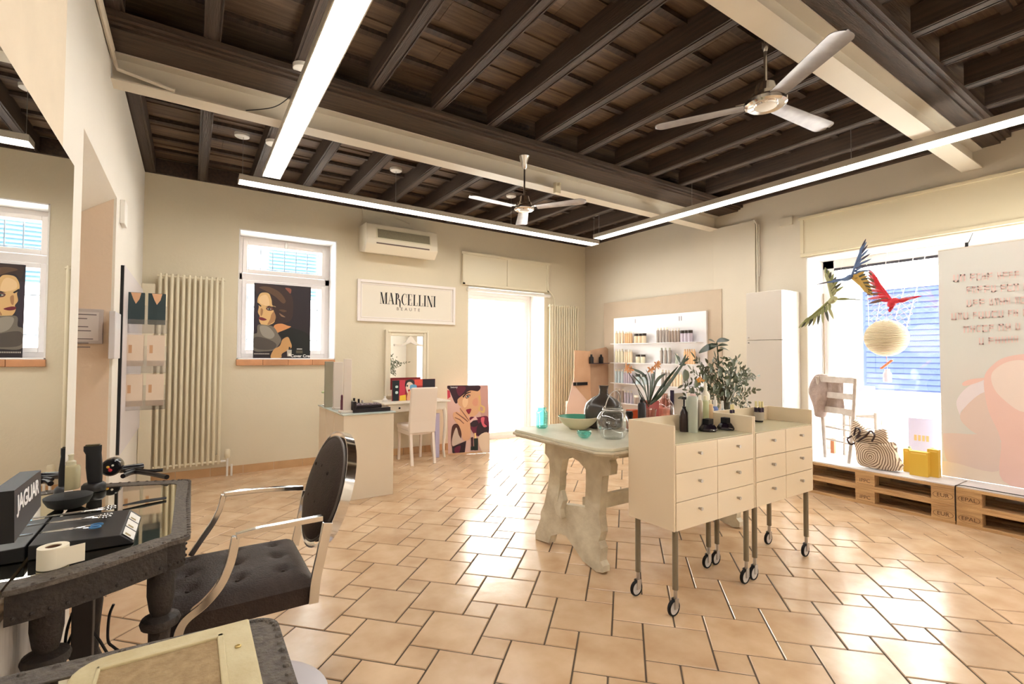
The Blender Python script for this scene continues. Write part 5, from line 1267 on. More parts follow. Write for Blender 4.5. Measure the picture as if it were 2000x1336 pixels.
item('shampoo_bottle', 1387, 781, 1.81, ZT, 0.017, [(mat('shampoo_1', rgb(222, 190, 150), 0.35), BODY), (mat('cap_straw', rgb(226, 216, 180), 0.4), CAPP)], 'pale apricot bottle right of the yellow green bottle', 'bottle')
item('shampoo_bottle', 1345, 767, 1.81, ZT, 0.018, [(mat('shampoo_2', rgb(206, 214, 196), 0.35), BODY), (BC['ccap'], CAPP)], 'pale mint bottle between the dark brown and the grey green bottles', 'bottle')
item('framed_bottle', 1378, 748, 2.00, TZ, 0.028, [(BC['ccap'], [(0.9, 0), (1, 0.01), (1, 0.75), (0.4, 0.84), (0.35, 1.0), (0, 1.0)])], 'tall white bottle with tapering neck standing behind the near trolley', 'bottle')
item('blue_spray', 1397, 773, 1.96, TZ, 0.020, [(mat('blue_liquid', rgb(104, 126, 186), 0.25), [(0.9, 0), (1, 0.02), (1, 0.62), (0.55, 0.70)]), (WHITE, [(0.6, 0.70), (0.6, 0.86), (0.3, 0.9), (0.3, 1.0), (0, 1.0)])], 'small blue spray bottle with white top behind the near trolley', 'bottle')
item('clear_spray', 1411, 783, 1.97, TZ, 0.017, [(mat('clear_pet', rgb(206, 208, 204), 0.2), [(0.9, 0), (1, 0.02), (1, 0.66), (0.5, 0.74)]), (WHITE, [(0.5, 0.74), (0.4, 1.0), (0, 1.0)])], 'small clear spray bottle right of the blue one', 'bottle')
item('taupe_jar', 1388, 797, 1.92, TZ, 0.020, [(mat('jar_taupe', rgb(206, 190, 180), 0.4), [(0.95, 0), (1, 0.02), (1, 0.95), (0.9, 1.0), (0, 1.0)])], 'low pinkish taupe jar left of the blue spray bottle', 'jar')
lathe_obj('ceramic_pot', [(mat('pot_cream', rgb(226, 220, 196), 0.4), [(0.034, 0), (0.040, 0.004), (0.043, 0.055), (0.044, 0.075), (0.040, 0.075), (0.038, 0.02), (0, 0.02)])], 1430, 815, TZ, None, 'cream round pot behind the rim of the near trolley', 'pot', y=2.0)
# nail lacquer cluster on the right trolley
q = Vector((Py(1482, 800, 1.79).x, 1.79, ZT))
bs = thing('lacquer_stand', (q.x, q.y, ZT), 'clear round stand with dark base on the right hand trolley', 'stand')
MB(world=False).m(BLACKM).lathe([(0.022, 0), (0.026, 0.003), (0.026, 0.012), (0, 0.012)], seg=20).build('base', parent=bs)
MB(world=False).m(mat('clear_drum', rgb(176, 166, 152), 0.15)).lathe([(0.033, 0.012), (0.033, 0.066), (0, 0.066)], seg=24).build('drum', parent=bs)
VI = mat('violet_black', rgb(46, 30, 56), 0.3); GLD = mat('straw_cap', rgb(226, 214, 160), 0.4)
for k in range(5):
    a = 2*PI*k/5+0.3
    mm = MB().m(VI).lathe([(0.0095, 0), (0.0105, 0.002), (0.0105, 0.026), (0.006, 0.030)], (q.x+0.021*math.cos(a), q.y+0.021*math.sin(a), ZT+0.0665), 10).m(GLD).lathe([(0.0068, 0.030), (0.0062, 0.070), (0, 0.070)], (q.x+0.021*math.cos(a), q.y+0.021*math.sin(a), ZT+0.0665), 10)
    tag(mm.build('nail_lacquer'), 'tiny violet bottle with straw coloured cap on the clear round stand', 'nail polish', 'nail polishes on the round stand')
q = Pz(1462, 816, ZT)
mm = MB().m(mat('honey_card', rgb(226, 200, 150), 0.5)).box(2.85, 2.895, 1.78, 1.81, ZT, ZT+0.05).m(GLD).box(2.853, 2.892, 1.782, 1.808, ZT+0.05, ZT+0.075)
tag(mm.build('honey_box', smooth=False, bevel=0.002), 'small honey coloured box beside the clear round stand', 'box')
for k in range(2):
    mm = MB().m(VI).lathe([(0.0085, 0), (0.0095, 0.002), (0.0095, 0.018), (0.006, 0.022)], (2.862+0.021*k, 1.795, ZT+0.0755), 10).m(GLD).lathe([(0.0065, 0.022), (0.006, 0.055), (0, 0.055)], (2.862+0.021*k, 1.795, ZT+0.0755), 10)
    tag(mm.build('nail_lacquer'), 'tiny violet bottle with straw cap on top of the honey coloured box', 'nail polish', 'nail polishes on the honey box')

# ================================================================== SHOP WINDOW PLATFORM
PXF = 4.919
def plank(mb, *a): mb.box(*a)
def pallet(y0, z0, mark, label):
    """EUR pallet 1.2 long in y, 0.8 deep in x, front at x=PXF"""
    r = thing('wooden_pallet', (PXF+0.4, y0+0.6, z0), label, 'pallet')
    y1 = y0+1.2; e = 0.0015
    m_ = MB().m(PALLET)
    for k in range(5):
        xx = PXF+0.0+k*0.1655; m_.box(xx, xx+(0.145 if k % 2 == 0 else 0.10), y0+e, y1-e, z0+0.122, z0+0.1435)
    m_.build('deck_board', parent=r, smooth=False, bevel=0.002)
    m_ = MB().m(PALLET)
    for yy in (y0+e, y0+0.5275, y1-0.145-e): m_.box(PXF+0.002, PXF+0.80, yy, yy+0.145, z0+0.100, z0+0.122)
    m_.build('stringer_board', parent=r, smooth=False)
    for xx in (PXF+0.004, PXF+0.35, PXF+0.70):
        for yy in (y0+e, y0+0.5275, y1-0.145-e):
            m_ = MB().m(PALLET).box(xx, xx+0.095, yy, yy+0.145, z0+0.022, z0+0.100); bk = m_.build('block', parent=r, smooth=False, bevel=0.002)
            if xx < PXF+0.1:
                tx = ('EUR' if yy < y0+0.3 else 'EPAL') if mark == 'E' else 'EPAL'
                if y0+0.3 < yy < y0+0.9: tx = 'IPPC'
                wc_ = Vector((xx-0.0006, yy+0.0725, z0+0.061))
                if yy > y0+1.0: tx = 'EPAL'
                loc = wc_-r.location
                text_mesh(tx, 0.042, Matrix.Translation(loc) @ TX, mat('burnt_mark', rgb(96, 70, 48), 0.8), 'stamp', bk, 0.0004)
                m2 = MB().m(MATS['burnt_mark']); n_ = 28
                if tx != 'IPPC':
                    for k in range(n_):
                        a0, a1 = 2*PI*k/n_, 2*PI*(k+1)/n_
                        P_ = lambda a, s_: (wc_.x-0.0002, wc_.y+0.062*s_*math.cos(a), wc_.z+0.030*s_*math.sin(a))
                        m2.face([P_(a0, 1), P_(a1, 1), P_(a1, 0.95), P_(a0, 0.95)])
                else: m2.box(wc_.x-0.0004, wc_.x, wc_.y-0.06, wc_.y+0.06, wc_.z-0.03, wc_.z-0.028)
                m2.build('stamp_ring', parent=bk, smooth=False)
    m_ = MB().m(PALLET)
    for xx in (PXF+0.002, PXF+0.35, PXF+0.70): m_.box(xx, xx+0.10, y0+e, y1-e, z0+0.0, z0+0.022)
    m_.build('bottom_board', parent=r, smooth=False, bevel=0.002)
    return r
NMS = {(0, 0): 'lower pallet of the left stack under the chair and tote bag', (0, 1): 'upper pallet of the left stack under the chair and tote bag', (1, 0): 'lower pallet of the stack under the big banner', (1, 1): 'upper pallet of the stack under the big banner'}
for i, y0 in enumerate((1.239, 0.035)):
    for k in range(2): pallet(y0, 0.144*k, 'E', NMS[(i, k)])
m_ = MB().m(DECK)
for i, y0 in enumerate((1.239, 0.035)): m_.box(PXF+0.012, RX+0.335, y0+0.004, y0+1.196+(0.085 if i == 0 else 0), 0.288, 0.297)
tag(m_.build('platform_sheet', smooth=False, bevel=0.002), 'pale grey boards covering the pallet platform in the shop window', 'platform')
m_ = MB().m(BLACKM).tube(catmull([(PXF-0.004, 1.237, 0.03), (PXF-0.006, 1.237, 0.27), (PXF+0.0, 1.225, 0.302), (PXF+0.03, 1.19, 0.303), (PXF+0.035, 1.12, 0.302), (PXF+0.03, 0.6, 0.302), (PXF+0.03, 0.2, 0.302)], 4, False), 0.003, 6)
tag(m_.build('power_cable'), 'thin dark cable hanging over the joint between the pallet stacks', 'cable')
PZ = 0.297
# ladder back chair (grey) with jacket
lc = thing('ladder_back_chair', (5.36, 2.16, PZ), 'weathered grey ladder back chair with a coat on it in the shop window', 'chair')
CG = mat('weathered_grey', rgb(190, 178, 168), 0.6, c2=rgb(214, 204, 196), scale=14)
fl0, fr0 = Vector((5.23, 2.286, PZ)), Vector((5.10, 2.03, PZ))
tl0, tr0 = Px(1591, 737, 5.14), Px(1672, 741, 5.02)
tl0.z = tr0.z = 1.09
tl0 = Vector((5.15, 2.315, 1.09)); tr0 = Vector((5.01, 1.935, 1.09))
def post(a, b_, mid, nm='leg'):
    mm = MB().m(CG).tube([a, a.lerp(b_, 0.45)+mid, b_], [0.015, 0.018, 0.016], 10); return mm.build(nm, parent=lc)
bk_ = Vector((0.03, 0, 0))
post(fl0, tl0, bk_); post(fr0, tr0, bk_)
sv = Vector((0.30, -0.06, 0))
fl1, fr1 = fl0+sv+Vector((-0.03, 0, 0)), fr0+sv+Vector((0.0, -0.05, 0))
for a in (fl1, fr1): mm = MB().m(CG).tube([a, a+Vector((0, 0, 0.46))], [0.013, 0.017], 10); mm.build('leg', parent=lc)
for f_ in (0.97, 0.78, 0.60):
    a, c = fl0.lerp(tl0, f_)+bk_*0.5, fr0.lerp(tr0, f_)+bk_*0.5; mid = (a+c)/2+Vector((0.02, 0, 0)); rows = []
    for k in range(7):
        u = k/6; p = a*(1-u)*(1-u)+mid*2*u*(1-u)+c*u*u; h = 0.028
        rows.append([p+Vector((-0.006, 0, -h)), p+Vector((0.006, 0, -h)), p+Vector((0.006, 0, h)), p+Vector((-0.006, 0, h))])
    mm = MB().m(CG); V = mm.grid(rows, closed=True); mm._f(V[0]); mm._f(V[-1]); mm.build('slat', parent=lc, smooth=False)
sz = PZ+0.45
mm = MB().m(mat('rush_seat', rgb(196, 190, 186), 0.8, bump=0.5, bscale=60)); a, b_, c, d = [Vector((p.x, p.y, sz)) for p in (fl0+bk_, fr0+bk_, fr1, fl1)]
for dz in (0,): mm.prism([(p.x, p.y) for p in (a, b_, c, d)], 'z', sz-0.012, sz+0.018)
mm.build('seat', parent=lc, smooth=False, bevel=0.008)
mm = MB().m(CG)
for h in (0.18, 0.30):
    for s_, e_ in ((fl0, fr0), (fr0, fr1), (fl0, fl1), (fl1, fr1)): mm.tube([s_+Vector((0.012, 0, h)), e_+Vector((0.004, 0, h))], 0.008, 8)
mm.build('stretcher', parent=lc)
# coat
rnd = random.Random(9)
ct = MB().m(mat('taupe_cloth', rgb(176, 158, 150), 0.85, var=0.12, scale=25, bump=0.3, bscale=90)); rows = []
for i in range(9):
    u = i/8; row = []
    for k in range(17):
        a = 2*PI*k/16; wob = 1+0.12*math.sin(3*a+i*0.9)+0.06*math.sin(7*a+i)
        cx = 5.19; cy = 2.30; rx = (0.05+0.03*math.sin(PI*u))*wob; ryy = (0.05+0.06*math.sin(PI*min(1, u*1.2)))*wob
        row.append((cx+rx*math.cos(a)+0.02, cy+ryy*math.sin(a)+0.02*u, 1.12-0.44*u))
    rows.append(row[:-1])
V = ct.grid(rows, closed=True); ct._f(V[0]); ct._f(V[-1])
co = ct.build('draped_coat', sub=1); tag(co, 'taupe coat bunched over the left post of the ladder back chair', 'coat')
ct = MB().m(MATS['taupe_cloth']); rows = []
for i in range(8):
    u = i/7; row = []
    for k in range(15):
        v = k/14; a_ = tl0.lerp(tr0, 0.08+0.56*v); z = 1.06-0.30*u
        row.append((a_.x+0.06+0.014*math.sin(9*v+4*u)+0.02*u, a_.y, z+0.012*math.sin(7*v)))
    rows.append(row)
ct.grid(rows); co = ct.build('scarf', sub=1); mdf = co.modifiers.new('t', 'SOLIDIFY'); mdf.thickness = 0.012; tag(co, 'grey scarf hanging through the slats of the ladder back chair', 'scarf')
# second pale chair behind
pc_ = thing('pale_chair', (5.42, 1.98, PZ), 'pale bluish chair behind the tote bag in the shop window', 'chair')
PB = mat('pale_blue_paint', rgb(206, 212, 236), 0.5)
a, c = Px(1676, 753, 5.56), Px(1709, 753, 5.56); z0_ = Px(1690, 810, 5.56).z
mm = MB().m(PB).box(5.55, 5.57, c.y, a.y, z0_, a.z); mm.build('backrest', parent=pc_, smooth=False, bevel=0.008)
sq_ = Px(1713, 814, 5.42)
mm = MB().m(CG).box(5.53, 5.74, c.y-0.02, c.y+0.25, z0_-0.03, z0_); mm.build('seat', parent=pc_, smooth=False, bevel=0.006)
for (xx, yy) in ((5.56, c.y), (5.56, c.y+0.22), (5.72, c.y), (5.72, c.y+0.22)):
    mm = MB().m(CG).tube([(xx, yy, PZ), (xx, yy, z0_-0.02)], 0.012, 8); mm.build('leg', parent=pc_)

# tote bag
p0 = Vector((5.03, 1.83, PZ))
tb = thing('tote_bag', p0, 'tote bag patterned with brown concentric rings leaning on the pallet platform', 'bag')
tm = bpy.data.materials.new('ring_pattern'); tm.use_nodes = True; n = tm.node_tree.nodes; l = tm.node_tree.links; bb_ = n['Principled BSDF']; bb_.inputs['Roughness'].default_value = 0.8
tc = n.new('ShaderNodeTexCoord'); mp = n.new('ShaderNodeMapping'); mp.inputs['Location'].default_value = (0, 0.012, -0.105); l.new(tc.outputs['Object'], mp.inputs[0])
ln_ = n.new('ShaderNodeVectorMath'); ln_.operation = 'LENGTH'; nz = n.new('ShaderNodeTexNoise'); nz.inputs['Scale'].default_value = 7
mp2 = n.new('ShaderNodeMapping'); mp2.inputs['Scale'].default_value = (0.0, 1, 0.85); l.new(mp.outputs[0], mp2.inputs[0]); l.new(mp2.outputs[0], ln_.inputs[0]); l.new(mp.outputs[0], nz.inputs['Vector'])
ad = n.new('ShaderNodeMath'); ad.operation = 'MULTIPLY_ADD'; ad.inputs[1].default_value = 0.05; l.new(nz.outputs['Fac'], ad.inputs[0]); l.new(ln_.outputs['Value'], ad.inputs[2])
ml = n.new('ShaderNodeMath'); ml.operation = 'MULTIPLY'; ml.inputs[1].default_value = 2*PI/0.0155; l.new(ad.outputs[0], ml.inputs[0])
sn = n.new('ShaderNodeMath'); sn.operation = 'SINE'; l.new(ml.outputs[0], sn.inputs[0]); gt = n.new('ShaderNodeMath'); gt.operation = 'GREATER_THAN'; gt.inputs[1].default_value = 0.25; l.new(sn.outputs[0], gt.inputs[0])
mx = n.new('ShaderNodeMix'); mx.data_type = 'RGBA'; mx.inputs['A'].default_value = rgb(232, 214, 190); mx.inputs['B'].default_value = rgb(130, 104, 82); l.new(gt.outputs[0], mx.inputs['Factor']); l.new(mx.outputs['Result'], bb_.inputs['Base Color'])
ptsb = [(1677, 905), (1672, 880), (1668, 862), (1662, 850), (1668, 820), (1690, 838), (1705, 848), (1710, 840), (1728, 840), (1733, 862), (1744, 866), (1748, 890), (1757, 921), (1700, 914)]
YZb = [(Px(a, c, 5.03).y, max(Px(a, c, 5.03).z, PZ)) for a, c in ptsb]
mm = MB(); mm.m(tm); N_ = 5; cy_ = sum(y for y, _ in YZb)/len(YZb); cz_ = sum(z for _, z in YZb)/len(YZb); sm_ = catmull(YZb, 3)
rows = []
for i, (sx_2, sc_) in enumerate(((-0.055, 0.0), (-0.055, 0.55), (-0.045, 0.85), (-0.02, 0.98), (0.02, 1.0), (0.06, 0.97), (0.085, 0.7), (0.09, 0.0))):
    rows.append([(5.05+sx_2*(1.0 if z < cz_ else 0.5)+0.02*math.sin(9*y), cy_+(y-cy_)*max(sc_, 0.01), max(PZ+0.001, cz_+(z-cz_)*max(sc_, 0.01))) for y, z in sm_])
mm.grid(rows, closed=True); mm.build('bag_body', parent=tb)
for s_ in (0, 1):
    hp = [(1663, 852), (1655, 858), (1662, 868), (1675, 862), (1690, 852), (1700, 842), (1708, 850), (1703, 862)] if s_ == 0 else [(1668, 850), (1672, 836), (1680, 842), (1672, 856), (1680, 850)]
    mm = MB().m(mat('dark_brown_cord', rgb(58, 36, 34), 0.5)).tube([tuple(Px(a, c, 4.985+0.012*math.sin(i))) for i, (a, c) in enumerate(catmull(hp, 5, False))], 0.008, 8); mm.build('handle', parent=tb)
# yellow product set
YE = mat('mustard_card', rgb(226, 184, 70), 0.45)
yx = [(1764, 876, 1776, 916, 5.16), (1776, 880, 1812, 927, 5.06), (1811, 877, 1833, 921, 5.12)]
for i, (a, b0, c, d, xx) in enumerate(yx):
    ya, yb2 = Px(a, 900, xx).y, Px(c, 900, xx).y; zt2 = Px(a, b0, xx).z
    mm = MB().m(YE).box(xx, xx+0.06, yb2, ya, PZ, zt2).m(mat('mustard_light', rgb(240, 206, 110), 0.45)).box(xx-0.001, xx, yb2+0.01, ya-0.01, zt2-0.02, zt2-0.012)
    tag(mm.build('yellow_box', smooth=False, bevel=0.003), ('left and narrowest of the yellow boxes in the shop window', 'middle and largest yellow box in the shop window', 'right yellow box in the shop window')[i], 'box')
# lilac sign behind
a, c = Px(1773, 815, 5.35), Px(1830, 820, 5.35)
mm = MB().m(mat('lilac_card', rgb(206, 202, 232), 0.5)).box(5.35, 5.358, c.y, a.y, PZ, a.z)
ls = mm.build('lilac_sign', smooth=False, bevel=0.003); tag(ls, 'lilac card sign with a small gold emblem behind the yellow boxes', 'sign')
pm = Px(1800, 856, 5.349)
mm = MB().m(mat('gold_print', rgb(222, 186, 130), 0.4))
for k in range(4): mm.box(5.3485, 5.35, pm.y-0.05+k*0.028, pm.y-0.05+k*0.028+0.018, pm.z-0.025, pm.z+0.025)
mm.build('emblem', parent=ls, smooth=False)
for i, (px_, py_) in enumerate(((1776, 875), (1822, 878))):
    q = Px(px_, py_, 5.26); mm = MB().m(mat('pale_green_glass', rgb(190, 204, 176), 0.3)).lathe([(0.02, 0), (0.022, 0.003), (0.022, q.z-PZ-0.02), (0.012, q.z-PZ-0.01), (0.012, q.z-PZ+0.015), (0, q.z-PZ+0.015)], (5.26, q.y, PZ), 14)
    tag(mm.build('green_bottle'), ('pale green bottle behind the left yellow box', 'pale green bottle behind the right yellow box')[i], 'bottle')
q = Px(1752, 893, 5.2); mm = MB().m(mat('coral_thing', rgb(236, 150, 120), 0.5)).lathe([(0.02, 0), (0.024, 0.005), (0.02, 0.03), (0, 0.035)], (5.2, q.y, PZ), 12); tag(mm.build('coral_tin'), 'tiny coral tin between the tote bag and the yellow boxes', 'tin')
q0, q1 = Px(1622, 870, 5.5), Px(1629, 870, 5.5); mm = MB().m(mat('terracotta_box', rgb(206, 136, 96), 0.6)).box(5.5, 5.54, q1.y, q0.y, PZ, Px(1625, 858, 5.5).z); tag(mm.build('terracotta_box', smooth=False), 'small terracotta coloured box under the ladder back chair', 'box')

# banner
bn_y1 = 1.402; bn_x = 5.25; bz0, bz1 = PZ+0.003, 2.185
bn = thing('window_banner', (bn_x, 0.85, PZ), 'huge pale banner with faint pink writing and a peach picture in the shop window', 'banner')
BG = mat('banner_ground', rgb(216, 218, 212), 0.6, c2=rgb(224, 216, 210), scale=1.2)
mm = MB().m(BG).box(bn_x, bn_x+0.004, -0.25, bn_y1, bz0, bz1)
def BP(l): return [(Px(a, c, bn_x).y, Px(a, c, bn_x).z) for a, c in l]
ppk, ppl, pps = mat('banner_pink', rgb(238, 202, 192), 0.6), mat('banner_light', rgb(240, 222, 212), 0.6), mat('banner_shade', rgb(228, 206, 196), 0.6)
d = bn_x
for (mt_, pl_, sm2) in ((mat('banner_sand', rgb(236, 220, 204), 0.6), [(1836, 900), (1990, 905), (2060, 905), (2060, 985), (1900, 958), (1838, 934)], 0),
                 (pps, [(1842, 852), (1850, 846), (1890, 848), (1950, 855), (1950, 920), (1870, 905), (1848, 896)], 1),
                 (mat('banner_white', rgb(238, 228, 232), 0.6), [(1868, 785), (1885, 760), (1915, 742), (1935, 748), (1925, 775), (1880, 800), (1876, 812)], 1),
                 (ppk, [(1880, 748), (1895, 741), (1925, 738), (1915, 745), (1885, 754)], 1),
                 (pps, [(1876, 808), (1925, 765), (1960, 800), (1990, 860), (1930, 855), (1893, 838)], 1),
                 (ppk, [(1922, 740), (1940, 712), (1970, 696), (2030, 690), (2080, 700), (2080, 960), (1960, 940), (1955, 860), (1930, 800)], 1),
                 (ppl, [(1938, 728), (1965, 708), (2000, 704), (2050, 720), (2050, 790), (2000, 805), (1960, 780), (1940, 755)], 1)):
    d -= 0.0004; pts = BP(pl_); pts = catmull(pts, 5) if sm2 else pts
    pts = [(max(-0.25, min(bn_y1, y)), max(bz0, min(bz1, z))) for y, z in pts]
    mm.m(mt_); mm._f([mm.bm.verts.new((d, y, z)) for y, z in pts])
mm.build('fabric', parent=bn, smooth=False)
rw = random.Random(5); mat('banner_ink', rgb(236, 204, 198), 0.6)
if False: mm = MB().m(mat('banner_ink', rgb(236, 204, 198), 0.6))
for (py0, pxa, pxb) in ((541, 1862, 2010), (564, 1888, 2010), (590, 1888, 2005), (616, 1858, 2010), (641, 1882, 2000), (664, 1912, 1990)):
    x = pxa; mm = MB().m(MATS['banner_ink'])
    while x < pxb:
        w_ = rw.choice((7, 9, 10)); sl = -0.06
        y_ = py0+(x-pxa)*sl-4
        a, c = Px(x, y_, bn_x-0.004), Px(x+w_, y_+13, bn_x-0.004); ya, yb2, zt2, zb2 = a.y, c.y, a.z, c.z; t_ = (ya-yb2)*0.25; hh = (zt2-zb2)
        k = rw.randrange(5); X_ = bn_x-0.0048
        def rc(y0, y1, z0, z1): mm.box(X_, X_+0.0006, min(y0, y1), max(y0, y1), min(z0, z1), max(z0, z1))
        rc(ya-t_, ya, zb2, zt2)
        if k in (0, 1, 4): rc(yb2, ya, zt2-hh*0.2, zt2)
        if k in (0, 2): rc(yb2, ya, zb2, zb2+hh*0.2)
        if k in (1, 3): rc(yb2, ya, zb2+hh*0.42, zb2+hh*0.58)
        if k in (2, 3, 4): rc(yb2, yb2+t_, zb2, zt2)
        x += w_+3.5+(6 if rw.random() < 0.18 else 0)
    mm.build('faint_writing', parent=bn, smooth=False)
mm = MB().m(WHITE).tube([(bn_x+0.002, -0.25, bz1), (bn_x+0.002, bn_y1, bz1)], 0.008, 8); mm.build('top_rail', parent=bn)
p = Px(1888, 476, bn_x); mm = MB().m(BLACKM).tube([(bn_x, p.y, bz1), (5.42, p.y, RZ1-0.012)], 0.003, 6).box(bn_x-0.006, bn_x+0.006, p.y-0.01, p.y+0.01, bz1, bz1+0.035); mm.build('hook', parent=bn)

# woven ball, net and parrots
q = Px(1731, 660, 5.30); rb2 = abs(Px(1689, 660, 5.30).y-Px(1777, 660, 5.30).y)/2*0.97
wm_ = bpy.data.materials.new('woven_straw'); wm_.use_nodes = True; n = wm_.node_tree.nodes; l = wm_.node_tree.links; bb_ = n['Principled BSDF']; bb_.inputs['Roughness'].default_value = 0.8
tc = n.new('ShaderNodeTexCoord'); wv = n.new('ShaderNodeTexWave'); wv.bands_direction = 'Z'; wv.inputs['Scale'].default_value = 22; wv.inputs['Distortion'].default_value = 2.5; wv.inputs['Detail'].default_value = 2
cr_ = n.new('ShaderNodeMix'); cr_.data_type = 'RGBA'; cr_.inputs['A'].default_value = rgb(206, 184, 146); cr_.inputs['B'].default_value = rgb(240, 226, 196); bp = n.new('ShaderNodeBump'); bp.inputs['Strength'].default_value = 0.8; bp.inputs['Distance'].default_value = 0.01
l.new(tc.outputs['Object'], wv.inputs['Vector']); l.new(wv.outputs['Fac'], cr_.inputs['Factor']); l.new(cr_.outputs['Result'], bb_.inputs['Base Color']); l.new(wv.outputs['Fac'], bp.inputs['Height']); l.new(bp.outputs[0], bb_.inputs['Normal'])
mm = MB(world=False).m(wm_); prof = []
for i in range(33):
    a = PI*i/32; prof.append((rb2*math.sin(a)*(1+0.012*(i % 2)), -rb2*1.0*math.cos(a)))
mm.lathe(prof, seg=40, cap=False); o = mm.build('woven_ball'); o.location = q; tag(o, 'round woven straw ball hanging in the shop window', 'ball')
nb = thing('macrame_net', (5.30, q.y, q.z+0.1), 'white knotted net with cords wrapped around the straw ball', 'net')
mm = MB().m(mat('white_cord', rgb(240, 236, 232), 0.7)); ztop = RZ1-0.012
tops = [(1692, 508), (1735, 500), (1793, 492), (1815, 490)]
bots = [(1697, 640), (1712, 628), (1748, 624), (1770, 640)]
for k, (t_, b_) in enumerate(zip(tops, bots)):
    a = Px(*t_, 5.44); a.z = ztop; c = Px(*b_, 5.28); mm.tube([a, a.lerp(c, 0.5)+Vector((0, 0, -0.01)), c], 0.0035, 6)
mm.build('cords', parent=nb)
mm = MB().m(MATS['white_cord'])
g0 = [Px(1700+i*19, 575, 5.27) for i in range(6)]; g1 = [Px(1700+i*14, 640+abs(i-2.5)*4, 5.22) for i in range(6)]
for i in range(6):
    for j in range(6):
        a = g0[i].lerp(g1[i], j/6); 
        if i < 5: c = g0[i+1].lerp(g1[i+1], (j+1)/6); mm.tube([a, c], 0.0022, 5)
        if i > 0: c = g0[i-1].lerp(g1[i-1], (j+1)/6); mm.tube([a, c], 0.0022, 5)
mm.build('mesh', parent=nb)
q = Px(1733, 712, 5.30)
mm = MB().m(mat('coral_cord', rgb(230, 150, 110), 0.6))
for k in range(7): a = Px(1722+k*3.2, 719-k*2.4, 5.30); mm.ball(a, 0.011, 1, 1.3, 0.9)
mm.tube([Px(1731, 695, 5.30), q], 0.002, 5)
tag(mm.build('coral_tassel'), 'small string of coral beads hanging under the straw ball', 'tassel')
q = Px(1732, 722, 5.45)
mm = MB().m(mat('pale_bottle', rgb(214, 214, 232), 0.4)).lathe([(0.03, 0), (0.033, 0.004), (0.033, 0.08), (0.02, 0.10), (0.02, 0.12), (0, 0.12)], (5.46, q.y, Px(1732, 746, 5.46).z), 14).tube([(5.46, q.y, q.z+0.0), (5.46, q.y, ztop)], 0.001, 4)
tag(mm.build('hanging_bottle'), 'pale lilac flask hanging on a thread under the straw ball', 'bottle')
def parrot(name, body, wings, tail, label, x=5.2):
    r = thing(name, Px(*body[0][len(body[0])//2], x), label, 'parrot')
    c = [Px(a, b_, x) for a, b_ in body[0]]; rs = body[1]
    mm = MB().m(body[2]).tube(catmull([tuple(p) for p in c], 4, False), [rs[min(int(i/4), len(rs)-1)]*(1-(i % 4)/4)+rs[min(int(i/4)+1, len(rs)-1)]*((i % 4)/4) for i in range(4*(len(c)-1)+1)], 10); mm.build('body', parent=r)
    for (root, tip, n_, wd, mts, side, nm) in wings:
        mm = MB(); a, t_ = Px(*root, x), Px(*tip, x); d_ = t_-a; pr = Vector((0, -d_.z, d_.y)).normalized()*side
        for k in range(n_):
            u = k/(n_-1); p = a+d_*(0.12+0.72*u); L = d_.length*(0.56*(1-0.25*u))
            dir_ = (pr*(1.0-u*0.9)+d_.normalized()*(0.25+u)).normalized()
            mm.m(mts[1] if k % 2 else mts[2]); leaf(mm, p, p+dir_*L+Vector((-0.02+0.03*u, 0, 0)), wd*1.25, 0.05, nrm=(1, 0, 0.2))
            mm.m(mts[0]); leaf(mm, p-d_*0.10, p+dir_*L*0.45+Vector((-0.008, 0, 0)), wd*1.3, 0.05, nrm=(1, 0, 0.2))
        mm.m(mts[0]).tube([a, a+d_*0.5, a+d_*0.86], [0.012, 0.009, 0.004], 7)
        leaf(mm, a+d_*0.7, t_, wd*0.8, 0, nrm=(1, 0, 0))
        mm.build('wing', parent=r)
    mm = MB()
    for k, (a, b_, wd) in enumerate(tail[0]): mm.m(tail[1][k % len(tail[1])]); leaf(mm, Px(*a, x), Px(*b_, x), wd, 0.03, nrm=(1, 0, 0.2))
    mm.build('tail', parent=r)
    top = Px(*body[0][1], x); mm = MB().m(MATS['white_cord']).tube([top, Vector((5.40, top.y, 2.346))], 0.0008, 4); mm.build('thread', parent=r)
    return r
GO, GD, GB = mat('feather_olive', rgb(128, 132, 84), 0.6), mat('feather_dark', rgb(72, 72, 58), 0.6), mat('feather_sage', rgb(160, 158, 116), 0.6)
BL, BD, YL2 = mat('feather_blue', rgb(84, 104, 138), 0.6), mat('feather_navy', rgb(64, 60, 76), 0.6), mat('feather_gold', rgb(176, 142, 70), 0.6)
RD, RP, RB_ = mat('feather_red', rgb(206, 44, 56), 0.55), mat('feather_pink', rgb(220, 120, 130), 0.6), mat('feather_brown', rgb(120, 92, 80), 0.6)
parrot('hanging_parrot', ([(1636, 582), (1630, 584), (1624, 588), (1618, 590)], (0.012, 0.034, 0.030, 0.014), GB), (((1624, 580), (1612, 534), 9, 0.022, (GB, GD, GO), 1, 'a'), ((1620, 588), (1570, 629), 9, 0.022, (GO, GD, GB), -1, 'b')), (((1632, 584), (1658, 583), 0.02), ((1632, 583), (1688, 586), 0.012), ((1632, 586), (1668, 584), 0.014))and ((((1632, 584), (1658, 583), 0.02), ((1632, 583), (1688, 586), 0.012), ((1632, 586), (1668, 584), 0.014)), (GO, GD)), 'olive green hanging parrot with raised wings, lowest on the left of the window', 5.16)
